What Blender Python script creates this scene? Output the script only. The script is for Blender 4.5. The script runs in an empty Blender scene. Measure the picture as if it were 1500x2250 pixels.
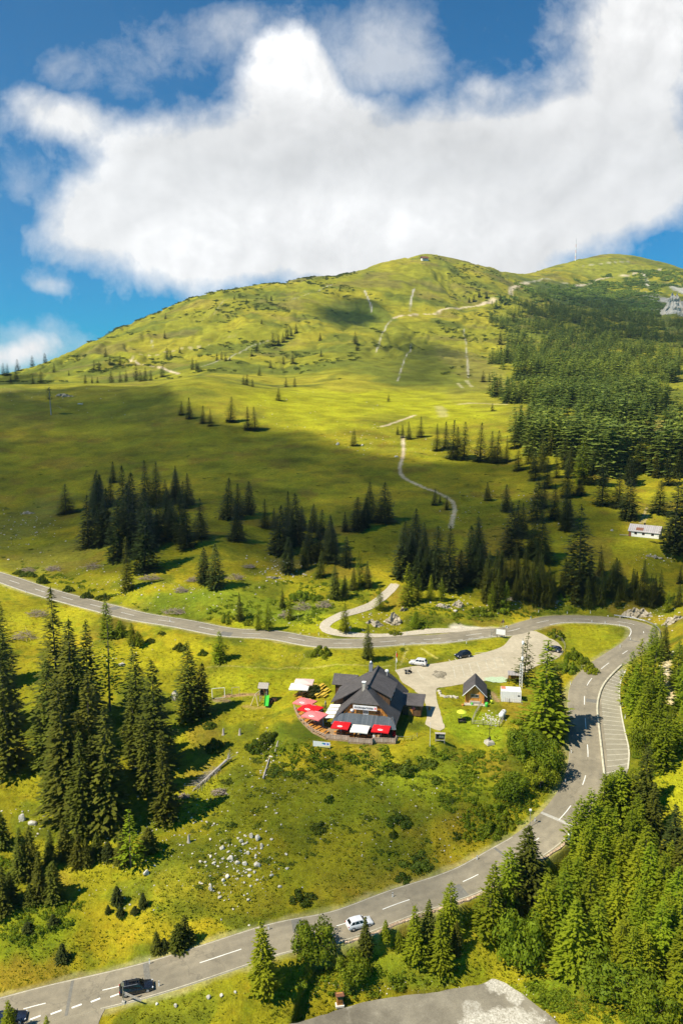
import bpy, bmesh, math, random
import numpy as np
from mathutils import Vector, Matrix
random.seed(7)
RNG = np.random.default_rng(11)
SC = bpy.context.scene
COL = SC.collection
R = math.radians
PI = math.pi

# ------------------------------------------------------------------ camera
F, PITCH, CZ = 1750.0, R(9.25), 72.0
cam = bpy.data.cameras.new('camera')
cam.sensor_fit = 'VERTICAL'; cam.sensor_height = 36.0; cam.lens = 28.0
cam.clip_start = 1.0; cam.clip_end = 60000.0
camo = bpy.data.objects.new('camera', cam); COL.objects.link(camo)
camo.location = (0, 0, CZ); camo.rotation_euler = (R(90) - PITCH, 0, 0)
SC.camera = camo
SP, CP = math.sin(PITCH), math.cos(PITCH)

def se(u, v):
    """photo pixel -> (x/y, (z-CZ)/y) of its line of sight"""
    k = (1125.0 - np.asarray(v, float)) / F
    den = CP + k * SP
    return (np.asarray(u, float) - 750.0) / F / den, (k * CP - SP) / den

def pix(p):
    y, z = p[1], p[2] - CZ
    dep = y * CP - z * SP
    return 750 + F * p[0] / dep, 1125 - F * (y * SP + z * CP) / dep

def depth(p):
    return p[1] * CP - (p[2] - CZ) * SP

# ------------------------------------------------------------------ noise
def _hash(ix, iy, seed):
    h = (ix.astype(np.int64) * 374761393 + iy.astype(np.int64) * 668265263 + seed * 1442695041) & 0xffffffff
    h = ((h ^ (h >> 13)) * 1274126177) & 0xffffffff
    h = (h ^ (h >> 16)) & 0xffffff
    return h / float(0xffffff)

def vnoise(x, y, seed=0):
    xi, yi = np.floor(x), np.floor(y)
    fx, fy = x - xi, y - yi
    fx = fx * fx * fx * (fx * (fx * 6 - 15) + 10); fy = fy * fy * fy * (fy * (fy * 6 - 15) + 10)
    a, b = _hash(xi, yi, seed), _hash(xi + 1, yi, seed)
    c, d = _hash(xi, yi + 1, seed), _hash(xi + 1, yi + 1, seed)
    return (a + (b - a) * fx) * (1 - fy) + (c + (d - c) * fx) * fy

def fbm(x, y, seed=0, octs=4):
    s, amp, tot = 0, 1.0, 0.0
    for o in range(octs):
        c, sn = math.cos(o * 1.3), math.sin(o * 1.3)
        s = s + amp * vnoise((x * c - y * sn) * 2 ** o, (x * sn + y * c) * 2 ** o, seed + o * 17)
        tot += amp; amp *= .5
    return s / tot

def sstep(a, b, x):
    t = np.clip((x - a) / (b - a), 0, 1)
    return t * t * (3 - 2 * t)

# ------------------------------------------------------------------ objects
def tag(o, label=None, cat=None, group=None, kind=None):
    if label: o['label'] = label
    if cat: o['category'] = cat
    if group: o['group'] = group
    if kind: o['kind'] = kind
    return o

def thing(name, label, cat, loc=(0, 0, 0), rotz=0.0, group=None, scale=None):
    o = bpy.data.objects.new(name, None); COL.objects.link(o)
    o.location = loc; o.rotation_euler = (0, 0, rotz)
    o.empty_display_size = .3
    if scale is not None: o.scale = scale
    return tag(o, label, cat, group)

class MB:
    """collects faces; build() links them as one mesh object"""
    def __init__(s): s.v, s.f, s.sm = [], [], []
    def add(s, vs, fs, smooth=False):
        b = len(s.v); s.v += [tuple(p) for p in vs]
        for f in fs: s.f.append([b + i for i in f]); s.sm.append(smooth)
        return s
    def box(s, c, d, rz=0.0, rx=0.0, ry=0.0, taper=1.0):
        m = Matrix.Rotation(rz, 3, 'Z') @ Matrix.Rotation(ry, 3, 'Y') @ Matrix.Rotation(rx, 3, 'X')
        vs = []
        for z in (-1, 1):
            t = taper if z > 0 else 1.0
            for x, y in ((-1, -1), (1, -1), (1, 1), (-1, 1)):
                q = m @ Vector((x * d[0] / 2 * t, y * d[1] / 2 * t, z * d[2] / 2))
                vs.append((q.x + c[0], q.y + c[1], q.z + c[2]))
        return s.add(vs, [(3, 2, 1, 0), (4, 5, 6, 7), (0, 1, 5, 4), (1, 2, 6, 5), (2, 3, 7, 6), (3, 0, 4, 7)])
    def tube(s, p0, p1, r0, r1=None, n=8, cap=True, smooth=True):
        r1 = r0 if r1 is None else r1
        p0, p1 = Vector(p0), Vector(p1); a = (p1 - p0).normalized()
        u = a.cross(Vector((0, 0, 1)) if abs(a.z) < .9 else Vector((1, 0, 0))).normalized(); w = a.cross(u)
        vs = []
        for p, r in ((p0, r0), (p1, r1)):
            for i in range(n):
                q = p + (u * math.cos(2 * PI * i / n) + w * math.sin(2 * PI * i / n)) * r
                vs.append(q)
        fs = [(i, (i + 1) % n, n + (i + 1) % n, n + i) for i in range(n)]
        s.add(vs, fs, smooth)
        if cap: s.add(vs, [tuple(range(n))[::-1], tuple(range(n, 2 * n))])
        return s
    def path(s, pts, r, n=6):
        for a, b in zip(pts[:-1], pts[1:]): s.tube(a, b, r, r, n)
        return s
    def lathe(s, prof, c=(0, 0, 0), n=16, axis='Z', smooth=True):
        vs, fs = [], []
        for (r, h) in prof:
            for i in range(n):
                a = 2 * PI * i / n
                q = (r * math.cos(a), r * math.sin(a), h)
                if axis == 'X': q = (h, q[0], q[1])
                if axis == 'Y': q = (q[0], h, q[1])
                vs.append((q[0] + c[0], q[1] + c[1], q[2] + c[2]))
        for k in range(len(prof) - 1):
            for i in range(n):
                fs.append((k * n + i, k * n + (i + 1) % n, (k + 1) * n + (i + 1) % n, (k + 1) * n + i))
        s.add(vs, fs, smooth)
        s.add(vs[:n], [tuple(range(n))[::-1]]); s.add(vs[-n:], [tuple(range(n))])
        return s
    def quad(s, a, b, c, d): return s.add([a, b, c, d], [(0, 1, 2, 3)])
    def prism(s, poly, z0, z1):
        n = len(poly)
        vs = [(p[0], p[1], z0) for p in poly] + [(p[0], p[1], z1) for p in poly]
        return s.add(vs, [tuple(range(n))[::-1], tuple(range(n, 2 * n))] + [(i, (i + 1) % n, n + (i + 1) % n, n + i) for i in range(n)])
    def slab(s, poly, th):
        """planar polygon given a thickness along its own normal (downwards)"""
        P = [Vector(p) for p in poly]; n = (P[1] - P[0]).cross(P[2] - P[0]).normalized()
        if n.z < 0: P = P[::-1]; n = -n
        k = len(P)
        return s.add(P + [p - n * th for p in P], [tuple(range(k)), tuple(range(k, 2 * k))[::-1]] +
                     [(k + i, k + (i + 1) % k, (i + 1) % k, i) for i in range(k)])
    def mesh(s, name, mat):
        me = bpy.data.meshes.new(name); me.from_pydata(s.v, [], s.f)
        me.polygons.foreach_set('use_smooth', s.sm)
        for m in (mat if isinstance(mat, (list, tuple)) else [mat]): me.materials.append(m)
        me.update(); return me
    def build(s, name, mat, parent=None, loc=None, rotz=0.0, bevel=0.0):
        o = bpy.data.objects.new(name, s.mesh(name, mat)); COL.objects.link(o)
        if parent is not None: o.parent = parent
        if loc is not None: o.location = loc
        o.rotation_euler = (0, 0, rotz)
        if bevel:
            b = o.modifiers.new('bevel', 'BEVEL'); b.width = bevel; b.segments = 2; b.limit_method = 'ANGLE'
        return o

def np_mesh(name, V, Fq, mat, parent=None, smooth=False, attrs=None):
    """V (n,3), Fq (m,3|4) arrays"""
    me = bpy.data.meshes.new(name); V = np.ascontiguousarray(V, np.float32); Fq = np.ascontiguousarray(Fq, np.int32)
    k = Fq.shape[1]
    me.vertices.add(len(V)); me.vertices.foreach_set('co', V.ravel())
    me.loops.add(Fq.size); me.loops.foreach_set('vertex_index', Fq.ravel())
    me.polygons.add(len(Fq)); me.polygons.foreach_set('loop_start', np.arange(0, Fq.size, k, dtype=np.int32))
    me.polygons.foreach_set('loop_total', np.full(len(Fq), k, np.int32))
    me.polygons.foreach_set('use_smooth', np.full(len(Fq), smooth))
    for nm, (typ, arr) in (attrs or {}).items():
        at = me.attributes.new(nm, typ, 'POINT')
        at.data.foreach_set('color' if typ == 'FLOAT_COLOR' else 'value', np.ascontiguousarray(arr, np.float32).ravel())
    if mat is not None: me.materials.append(mat)
    me.update(calc_edges=True); me.validate()
    o = bpy.data.objects.new(name, me)
    COL.objects.link(o)
    if parent is not None: o.parent = parent
    return o

def copy_tree(o, parent=None):
    c = o.copy(); COL.objects.link(c); c.parent = parent
    for ch in list(o.children): copy_tree(ch, c)
    return c

# ------------------------------------------------------------------ materials
class NT:
    def __init__(s, name, world=False):
        s.m = bpy.data.materials.new(name); s.m.use_nodes = True
        s.t = s.m.node_tree; s.t.nodes.clear()
        s.out = s.t.nodes.new('ShaderNodeOutputMaterial')
    def n(s, typ, **kw):
        nd = s.t.nodes.new(typ)
        for k, v in kw.items(): setattr(nd, k, v)
        return nd
    def l(s, a, b): s.t.links.new(a, b)
    def math(s, op, a, b=None, clamp=False):
        nd = s.n('ShaderNodeMath', operation=op); nd.use_clamp = clamp
        for i, x in enumerate((a, b)):
            if x is None: continue
            if isinstance(x, (int, float)): nd.inputs[i].default_value = x
            else: s.l(x, nd.inputs[i])
        return nd.outputs[0]
    def mix(s, fac, a, b, blend='MIX'):
        nd = s.n('ShaderNodeMix', data_type='RGBA', blend_type=blend)
        for i, x in ((0, fac), (6, a), (7, b)):
            if isinstance(x, (int, float)): nd.inputs[i].default_value = x
            elif isinstance(x, tuple): nd.inputs[i].default_value = (*x[:3], 1)
            else: s.l(x, nd.inputs[i])
        return nd.outputs[2]
    def noise(s, vec, scale, detail=4, rough=.55):
        nd = s.n('ShaderNodeTexNoise'); nd.inputs['Scale'].default_value = scale
        nd.inputs['Detail'].default_value = detail; nd.inputs['Roughness'].default_value = rough
        if vec is not None: s.l(vec, nd.inputs['Vector'])
        return nd.outputs[0]
    def ramp(s, fac, stops):
        nd = s.n('ShaderNodeValToRGB'); cr = nd.color_ramp
        while len(cr.elements) < len(stops): cr.elements.new(.5)
        for e, (p, c) in zip(cr.elements, stops):
            e.position = p; e.color = (*c, 1) if len(c) == 3 else c
        s.l(fac, nd.inputs[0]); return nd.outputs[0]
    def rng(s, x, a, b, c=0.0, d=1.0):
        nd = s.n('ShaderNodeMapRange'); nd.clamp = True
        s.l(x, nd.inputs[0])
        for i, v in enumerate((a, b, c, d)): nd.inputs[i + 1].default_value = v
        return nd.outputs[0]
    def bsdf(s, col, rough=.7, metal=0.0, spec=.3, bump=None, bstr=.3, bdist=.02):
        p = s.n('ShaderNodeBsdfPrincipled')
        if isinstance(col, tuple): p.inputs['Base Color'].default_value = (*col[:3], 1)
        else: s.l(col, p.inputs['Base Color'])
        if isinstance(rough, (int, float)): p.inputs['Roughness'].default_value = rough
        else: s.l(rough, p.inputs['Roughness'])
        p.inputs['Metallic'].default_value = metal
        p.inputs['Specular IOR Level'].default_value = spec
        if bump is not None:
            b = s.n('ShaderNodeBump'); b.inputs['Strength'].default_value = bstr; b.inputs['Distance'].default_value = bdist
            s.l(bump, b.inputs['Height']); s.l(b.outputs[0], p.inputs['Normal'])
        s.l(p.outputs[0], s.out.inputs['Surface']); return p
    def objco(s): return s.n('ShaderNodeTexCoord').outputs['Object']
    def pos(s): return s.n('ShaderNodeNewGeometry').outputs['Position']

def simple(name, col, rough=.6, metal=0.0, spec=.3, var=.25, scale=3.0):
    t = NT(name); nz = t.noise(t.objco(), scale, 5, .6)
    k = t.rng(nz, .25, .75, 1 - var, 1 + var)
    c = t.mix(1.0, (*col,), k, 'MULTIPLY')
    t.bsdf(c, rough, metal, spec); return t.m

M = {}
# ------------------------------------------------------------------ terrain: heights as a smooth sheet through surveyed points
ZP = [(0,2250,-16),(250,2250,-16),(300,2160,-14.5),(600,2250,-17),(900,2200,-17.2),(1200,2250,-18),(1500,2250,-15),
 (0,2180,-15.5),(450,2090,-13.5),(770,2030,-12),(1000,1945,-10),(1180,1820,-7),(1270,1700,-4),(1290,1600,-2),(1320,1500,-.3),(1390,1420,.8),
 (1340,1365,1.5),(1200,1365,1.3),(1060,1385,1.1),(850,1405,1.4),(600,1402,2.8),(400,1380,4.3),(200,1325,6.5),(0,1270,9),
 (700,1600,-.3),(800,1600,0),(900,1600,0),(950,1560,0),(1040,1550,0),(1100,1570,-.4),(900,1480,.6),(1000,1450,.8),(1150,1430,.9),
 (550,1550,-.5),(640,1500,.3),(700,1680,-3.6),(800,1650,-2.4),(700,1800,-8),(500,1900,-9.8),(900,1800,-7),(1050,1700,-3.6),
 (300,1900,-9),(400,1700,-4.5),(200,1750,-5.5),(0,1700,-4),(0,1950,-9.8),(0,1500,2),(200,1500,1.5),(400,1500,.5),(150,2080,-13),
 (1390,1680,-3.2),(1500,1700,-1),(1400,1900,-9),(1500,2000,-11),(1250,2000,-12.5),(1450,1500,2),(1500,1400,4),(1100,2100,-15)]
YP = [(320,1255,252),(0,1200,300),(500,1250,250),(750,1280,246),(900,1320,236),(1100,1310,242),(1300,1310,245),(1450,1340,240),(1500,1250,268),
 (1420,1190,282),(1200,1200,282),(1000,1200,285),(600,1150,315),(200,1150,325),(0,1100,370),(400,1050,400),(800,1080,365),(1100,1080,365),(1400,1090,350),
 (0,1000,455),(400,1000,450),(750,1000,445),(1050,1012,430),(1300,1000,420),(1500,1000,430),
 (0,900,580),(200,900,585),(555,946,510),(800,930,540),(1000,920,570),(1250,920,520),(1480,930,560),
 (0,852,660),(200,850,670),(430,828,700),(600,862,660),(800,885,650),(1000,885,670),
 (0,845,720),(200,842,720),
 (0,830,1000),(120,832,960),(250,832,930),(357,827,900),(600,845,800),(500,790,1000),(640,800,1000),
 (0,812,1150),(190,745,1300),(300,700,1400),(450,640,1500),(600,618,1650),(720,605,1750),(850,580,1850),(950,567,1900),(1050,592,1900),(1130,612,1950),
 (300,760,1150),(450,700,1300),(600,700,1250),(750,680,1400),(750,780,1000),(850,650,1550),(900,760,1100),(900,850,800),(1000,700,1400),(1000,800,950),
 (1000,640,1700),(1090,660,1650),(1090,760,1150),(1090,850,800),
 (1180,870,720),(1150,800,950),(1150,700,1450),(1200,650,1900),(1140,608,2500),(1200,585,2650),(1263,570,2750),(1330,557,2800),(1400,570,2700),(1460,588,2600),(1500,591,2600),
 (1300,630,2300),(1300,700,1500),(1300,800,950),(1300,870,700),(1450,600,2500),(1450,680,1800),(1450,780,1050),(1450,870,720),(1500,640,2200)]
S0, T0, E0 = [], [], []
for (u, v, z) in ZP:
    s, e = se(u, v); S0.append(s); T0.append(math.log((z - CZ) / e)); E0.append(e)
for (u, v, y) in YP:
    s, e = se(u, v); S0.append(s); T0.append(math.log(y)); E0.append(e)
def hidden(u, y, z):
    s, _ = se(u, 1125); S0.append(float(s)); T0.append(math.log(y)); E0.append((z - CZ) / y)
for u, y, z in ((0,820,70),(200,820,70),(400,800,75)): hidden(u, y, z)
for (u, v, y) in ((0,812,1150),(190,745,1300),(450,640,1500),(720,605,1750),(950,567,1900),(1130,625,2150),(1330,557,2800),(1500,591,2600)):
    s, e = se(u, v); S0.append(float(s)); T0.append(math.log(y * 1.4)); E0.append(float(e) - .035)
    S0.append(float(s)); T0.append(math.log(y * 2.6)); E0.append(float(e) * .35 - .04)
for u in (-900, 2400):      # beyond the frame on either side
    for y, z in ((40,-34),(70,-26),(110,-15),(160,-3),(220,5),(290,16),(450,30),(700,68),(1000,85),(1600,190 if u < 0 else 260),(3000,160)):
        hidden(u, y, z)
for u in (0, 400, 750, 1100, 1500):
    for y, z in ((35,-42),(60,-32)): hidden(u, y, z)
S0, T0, E0 = map(np.array, (S0, T0, E0))
KS = 3.2
def _phi(r2): return np.where(r2 > 1e-12, .5 * r2 * np.log(np.maximum(r2, 1e-12)), 0.0)
_P = np.stack([S0 * KS, T0], 1)
_n = len(_P)
_A = np.zeros((_n + 3, _n + 3))
_A[:_n, :_n] = _phi(((_P[:, None] - _P[None]) ** 2).sum(-1)) + np.eye(_n) * 2e-4
_A[:_n, _n] = 1; _A[:_n, _n + 1:] = _P; _A[_n, :_n] = 1; _A[_n + 1:, :_n] = _P.T
_W = np.linalg.solve(_A, np.concatenate([E0, np.zeros(3)]))
def tps(s, t):
    q = np.stack([s * KS, t], -1); out = _W[_n] + q @ _W[_n + 1:]
    for i in range(_n): out = out + _W[i] * _phi(((q - _P[i]) ** 2).sum(-1))
    return out

def seg(a, b, n): return np.linspace(a, b, n, endpoint=False)
TS = np.concatenate([seg(math.log(24), math.log(84), 40), seg(math.log(84), math.log(340), 500), seg(math.log(340), math.log(900), 210),
                     seg(math.log(900), math.log(3000), 170), seg(math.log(3000), math.log(4600), 10), [math.log(4600)]])
_o = np.cumsum(.00175 * 1.115 ** np.arange(40)); _o = _o[_o < 1.08]; _o = np.append(_o, 1.1)
SS = np.concatenate([-.5 - _o[::-1], seg(-.5, .5, 600), [.5], .5 + _o])
NS, NTT = len(SS), len(TS)
# coarse thin plate, then bilinear up to the full sheet
cs = np.linspace(-1.6, 1.6, 161); ct = np.linspace(TS[0], TS[-1], 150)
CE = tps(*np.meshgrid(cs, ct))
def bil(xs, ys, G, x, y):
    i = np.clip(np.searchsorted(xs, x) - 1, 0, len(xs) - 2); j = np.clip(np.searchsorted(ys, y) - 1, 0, len(ys) - 2)
    fx = np.clip((x - xs[i]) / (xs[i + 1] - xs[i]), 0, 1); fy = np.clip((y - ys[j]) / (ys[j + 1] - ys[j]), 0, 1)
    return (G[j, i] * (1 - fx) + G[j, i + 1] * fx) * (1 - fy) + (G[j + 1, i] * (1 - fx) + G[j + 1, i + 1] * fx) * fy
SG, TG = np.meshgrid(SS, TS)
YG = np.exp(TG); XG = SG * YG
def _cubic_up(G):
    # smooth the coarse lattice a little more by cubic interpolation along t and s
    return bil(cs, ct, G, SG, TG)
EG = _cubic_up(CE)
def blur(a):
    for ax in (0, 1):
        p = np.pad(a, [(3, 3) if k == ax else (0, 0) for k in (0, 1)], 'edge')
        c = np.cumsum(np.insert(p, 0, 0, axis=ax), axis=ax)
        a = (np.take(c, range(7, p.shape[ax] + 1), ax) - np.take(c, range(0, p.shape[ax] - 6), ax)) / 7
    return a
EG = blur(blur(EG))
ZG = CZ + EG * YG
gu = fbm(SG * 26 + 3 + (fbm(XG / 160, YG / 160, 71, 3) - .5) * 5, TG * 1.6, 73, 4)
gul = (1 - np.abs(gu * 2 - 1)) ** 2          # gullies running down the far slope
ZG -= gul * 10 * sstep(850, 1150, YG) * (1 - sstep(2400, 3200, YG))
# natural unevenness, larger with distance
far = sstep(260, 900, YG)
ZG += (1 - far) * ((fbm(XG / 38, YG / 38, 3, 3) - .5) * 1.6 + (fbm(XG / 9, YG / 9, 5, 3) - .5) * .9)
ZG += far * ((fbm(XG / 190, YG / 190, 9, 4) - .5) * 15 * sstep(700, 1100, YG) + (fbm(XG / 45, YG / 45, 12, 4) - .5) * 5.5)

def raycast(u, v, G=None):
    G = ZG if G is None else G
    s, e = se(u, v); s = float(s); e = float(e)
    i = int(np.clip(np.searchsorted(SS, s) - 1, 0, NS - 2)); fx = (s - SS[i]) / (SS[i + 1] - SS[i])
    z = G[:, i] * (1 - fx) + G[:, i + 1] * fx
    ee = (z - CZ) / np.exp(TS)
    hit = np.nonzero(ee[45:] >= e)[0]
    if len(hit) == 0: return raycast(u, v + 2, G)      # above the skyline: down to it
    else:
        j = hit[0] + 45; d = ee[j] - ee[j - 1]
        t = TS[j - 1] + (TS[j] - TS[j - 1]) * np.clip((e - ee[j - 1]) / d if abs(d) > 1e-9 else 0, 0, 1)
    y = math.exp(t); return Vector((s * y, y, CZ + e * y))
def height(x, y, G=None):
    G = ZG if G is None else G
    return bil(SS, TS, G, np.asarray(x) / np.asarray(y), np.log(np.asarray(y)))
def ground(x, y): return Vector((x, y, float(height(x, y))))

def catmull(P, step):
    P = [np.array(p, float) for p in P]; P = [2 * P[0] - P[1]] + P + [2 * P[-1] - P[-2]]
    out = []
    for i in range(1, len(P) - 2):
        n = max(1, int(np.linalg.norm(P[i + 1] - P[i]) / step))
        for k in range(n):
            t = k / n
            out.append(.5 * (2 * P[i] + (P[i + 1] - P[i - 1]) * t + (2 * P[i - 1] - 5 * P[i] + 4 * P[i + 1] - P[i + 2]) * t * t
                             + (3 * P[i] - P[i - 1] - 3 * P[i + 1] + P[i + 2]) * t ** 3))
    out.append(P[-2]); return np.array(out)
def smooth1(a, k):
    for _ in range(k):
        b = a.copy(); b[1:-1] = (a[:-2] + 2 * a[1:-1] + a[2:]) / 4; a = b
    return a
def world_line(pts, step=1.5, zs=60, G=None):
    W = np.array([raycast(u, v, G) for u, v in pts]); L = catmull(W, step)
    if zs: L[:, 2] = smooth1(height(L[:, 0], L[:, 1], G), zs)
    L[:, :2] = smooth1(L[:, :2].copy(), 4) if len(L) > 6 else L[:, :2]
    return L
def dist_line(L, X, Y, with_z=False, reach=40):
    """distance of every (X,Y) to the polyline, and the line height there"""
    D = np.full(X.shape, 1e9); Zl = np.zeros(X.shape)
    m = (X > L[:, 0].min() - reach) & (X < L[:, 0].max() + reach) & (Y > L[:, 1].min() - reach) & (Y < L[:, 1].max() + reach)
    x, y = X[m], Y[m]; d = np.full(x.shape, 1e9); zz = np.zeros(x.shape)
    for a, b in zip(L[:-1], L[1:]):
        vx, vy = b[0] - a[0], b[1] - a[1]; q = vx * vx + vy * vy + 1e-9
        k = (np.abs(x - a[0]) < reach + 4) & (np.abs(y - a[1]) < reach + 4)
        if not k.any(): continue
        xx, yy = x[k], y[k]
        t = np.clip(((xx - a[0]) * vx + (yy - a[1]) * vy) / q, 0, 1)
        dd = np.hypot(xx - a[0] - t * vx, yy - a[1] - t * vy); w = dd < d[k]
        idx = np.nonzero(k)[0][w]; d[idx] = dd[w]
        if with_z: zz[idx] = (a[2] + t * (b[2] - a[2]))[w]
    D[m] = d; Zl[m] = zz
    return (D, Zl) if with_z else D
def dist_poly(P, X, Y, reach=15):
    """signed distance, negative inside"""
    P = np.array(P); D = np.full(X.shape, 1e9)
    m = (X > P[:, 0].min() - reach) & (X < P[:, 0].max() + reach) & (Y > P[:, 1].min() - reach) & (Y < P[:, 1].max() + reach)
    x, y = X[m], Y[m]; d = np.full(x.shape, 1e9); ins = np.zeros(x.shape, bool)
    for a, b in zip(P, np.roll(P, -1, 0)):
        vx, vy = b[0] - a[0], b[1] - a[1]; q = vx * vx + vy * vy + 1e-9
        t = np.clip(((x - a[0]) * vx + (y - a[1]) * vy) / q, 0, 1)
        d = np.minimum(d, np.hypot(x - a[0] - t * vx, y - a[1] - t * vy))
        c = ((a[1] > y) != (b[1] > y)) & (x < (b[0] - a[0]) * (y - a[1]) / (b[1] - a[1] + 1e-12) + a[0]); ins ^= c
    D[m] = np.where(ins, -d, d); return D

# ---- roads and lots, traced along their middles, then laid on the ground
ROAD_W = 7.4
ROAD_PX = [(-160,2272),(0,2229),(80,2208),(248,2164),(370,2133),(486,2102),(620,2065),(742,2030),(875,1991),(960,1959),(1035,1930),(1110,1890),(1172,1851),
 (1226,1804),(1254,1770),(1280,1722),(1290,1680),(1291,1650),(1287,1607),(1284,1560),(1283,1530),(1291,1500),(1325,1463),(1366,1437),(1398,1413),(1414,1394),(1404,1377),
 (1370,1366),(1316,1359),(1265,1358),(1215,1363),(1170,1371),(1120,1384),(1073,1392),(1020,1398),(960,1403),(900,1408),(800,1411),(700,1409),(600,1399),(500,1387),
 (400,1373),(300,1351),(200,1329),(100,1303),(0,1269),(-120,1232)]
ROAD = world_line(ROAD_PX, 1.5, 120)
def poly_world(px, G=None): return np.array([raycast(u, v, G) for u, v in px])
LOT_PX = [(868,1472),(905,1464),(985,1453),(1050,1438),(1100,1424),(1120,1408),(1135,1394),(1170,1392),(1200,1403),(1226,1414),(1235,1430),(1222,1446),(1180,1462),(1150,1480),(1128,1492),
 (1060,1496),(985,1508),(960,1512),(958,1528),(965,1560),(976,1600),(955,1602),(935,1590),(938,1565),(930,1535),(905,1512),(886,1500)]
LOT = poly_world(LOT_PX)
STRIP_PX = [(1374,1472),(1362,1480),(1362,1500),(1360,1530),(1364,1570),(1372,1610),(1381,1650),(1378,1690),(1364,1716),(1328,1716),(1322,1660),(1316,1610),(1311,1560),(1314,1530),(1324,1505),(1345,1480),(1366,1462)]
STRIP = poly_world(STRIP_PX)
YARD_PX = [(590,2262),(700,2233),(780,2207),(860,2190),(950,2180),(1050,2163),(1090,2150),(1130,2175),(1175,2205),(1215,2240),(1260,2290),(1280,2360),(560,2360)]
YARD = poly_world(YARD_PX)
SIDE_PX = [(40,2262),(120,2238),(190,2215),(238,2196),(232,2212),(222,2232),(216,2262),(205,2330),(20,2330)]
SIDE = poly_world(SIDE_PX)
INN_O = Vector((-1.8, 156.3, 0.0)); INN_A = R(12.5)
def innp(a, b, z=0.0):
    c, s = math.cos(INN_A), math.sin(INN_A)
    return Vector((INN_O.x + a * c + b * s, INN_O.y - a * s + b * c, z))
PAD = np.array([innp(a, b) for a, b in ((-9,-2.2),(-3,-5.2),(14,-3.6),(21,2),(20,23),(-5,23),(-11,12),(-12,4))])
def plane_fit(P):
    A = np.c_[P[:, 0], P[:, 1], np.ones(len(P))]; c, *_ = np.linalg.lstsq(A, P[:, 2], rcond=None); return c
PAD[:, 2] = 0.0
PLANES = {}
for nm, P in (('lot', LOT), ('strip', STRIP), ('yard', YARD), ('side', SIDE), ('pad', PAD)):
    PLANES[nm] = plane_fit(P)
PLANES['pad'] = np.array([0, 0, 0.0])
DR, ZR = dist_line(ROAD, XG, YG, True, 26)
_sz = dist_line(ROAD, SIDE[:, 0], SIDE[:, 1], True, 60)[1]; PLANES['side'] = plane_fit(np.c_[SIDE[:, :2], _sz])
def on_plane(px, c, n_fix=0):
    out = []
    for u, v in px:
        s_, e_ = se(u, v); y = (CZ - c[2]) / (c[0] * float(s_) + c[1] - float(e_)); out.append((float(s_) * y, y, CZ + float(e_) * y))
    return np.array(out)
LOT, STRIP, YARD, SIDE = (on_plane(q, PLANES[k]) for q, k in ((LOT_PX, 'lot'), (STRIP_PX, 'strip'), (YARD_PX, 'yard'), (SIDE_PX, 'side')))
def pz(nm, x, y):
    c = PLANES[nm]; z = c[0] * x + c[1] * y + c[2]
    if nm in ('lot', 'strip', 'side'):       # paving runs level into the carriageway
        xa, ya = np.asarray(x, float), np.asarray(y, float); d, zr_ = bil(SS, TS, DR, xa / ya, np.log(ya)), bil(SS, TS, ZR, xa / ya, np.log(ya))
        w_ = 1 - sstep(4.2, 15, d); z = z * (1 - w_) + zr_ * w_
        z = float(z) if np.ndim(x) == 0 else z
    return z
for nm, P, reach in (('pad', PAD, 5.0), ('lot', LOT, 6.0), ('strip', STRIP, 4.0), ('yard', YARD, 6.0), ('side', SIDE, 5.0)):
    D = dist_poly(P, XG, YG, reach + 3); w = 1 - sstep(.6, reach, D)
    ZG = ZG * (1 - w) + (pz(nm, XG, YG) - (.0 if nm == 'pad' else .10)) * w
w = 1 - sstep(ROAD_W / 2 + .9, ROAD_W / 2 + 9, DR)
ZG = ZG * (1 - w) + (ZR - .10) * w
for nm, P in (('lot', LOT), ('strip', STRIP), ('side', SIDE)):
    D = dist_poly(P, XG, YG, 3); k = D < .5
    ZG[k] = np.minimum(ZG[k], (pz(nm, XG, YG) - .10)[k])
_c = raycast(1413, 1181); _a = R(-33)
COT = np.array([(_c.x + a * math.cos(_a) - b * math.sin(_a), _c.y + a * math.sin(_a) + b * math.cos(_a), _c.z) for a, b in ((-6.5,-2.5),(6.5,-2.5),(6.5,7),(-6.5,7))])
_w = 1 - sstep(.5, 7, dist_poly(COT, XG, YG, 9)); ZG = ZG * (1 - _w) + (_c.z - .25) * _w
# the outer verge of the lower road drops to a wall foot

_arc = np.concatenate([[0], np.cumsum(np.linalg.norm(np.diff(ROAD[:, :2], axis=0), axis=1))])
def _na(u, v, L=ROAD):
    p = raycast(u, v); return int(np.argmin((L[:, 0] - p.x) ** 2 + (L[:, 1] - p.y) ** 2))
WALL_I = (_na(735, 2040), _na(1250, 1775))
WL = ROAD[WALL_I[0]:WALL_I[1]].copy()
_d = np.gradient(WL[:, :2], axis=0); _d /= np.linalg.norm(_d, axis=1)[:, None]
WL[:, 0] += _d[:, 1] * 4.25; WL[:, 1] -= _d[:, 0] * 4.25
DW = dist_line(WL, XG, YG, reach=22)
out = (DR > 4.5)
# which side: nearer to the wall line than the road middle by the outer side
k = out & (DW < 20) & (DR > DW)
kk = np.where(k, sstep(.25, 1.1, DW) * (1 - sstep(8, 19, DW)), 0)
ZG -= 2.9 * kk
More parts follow.
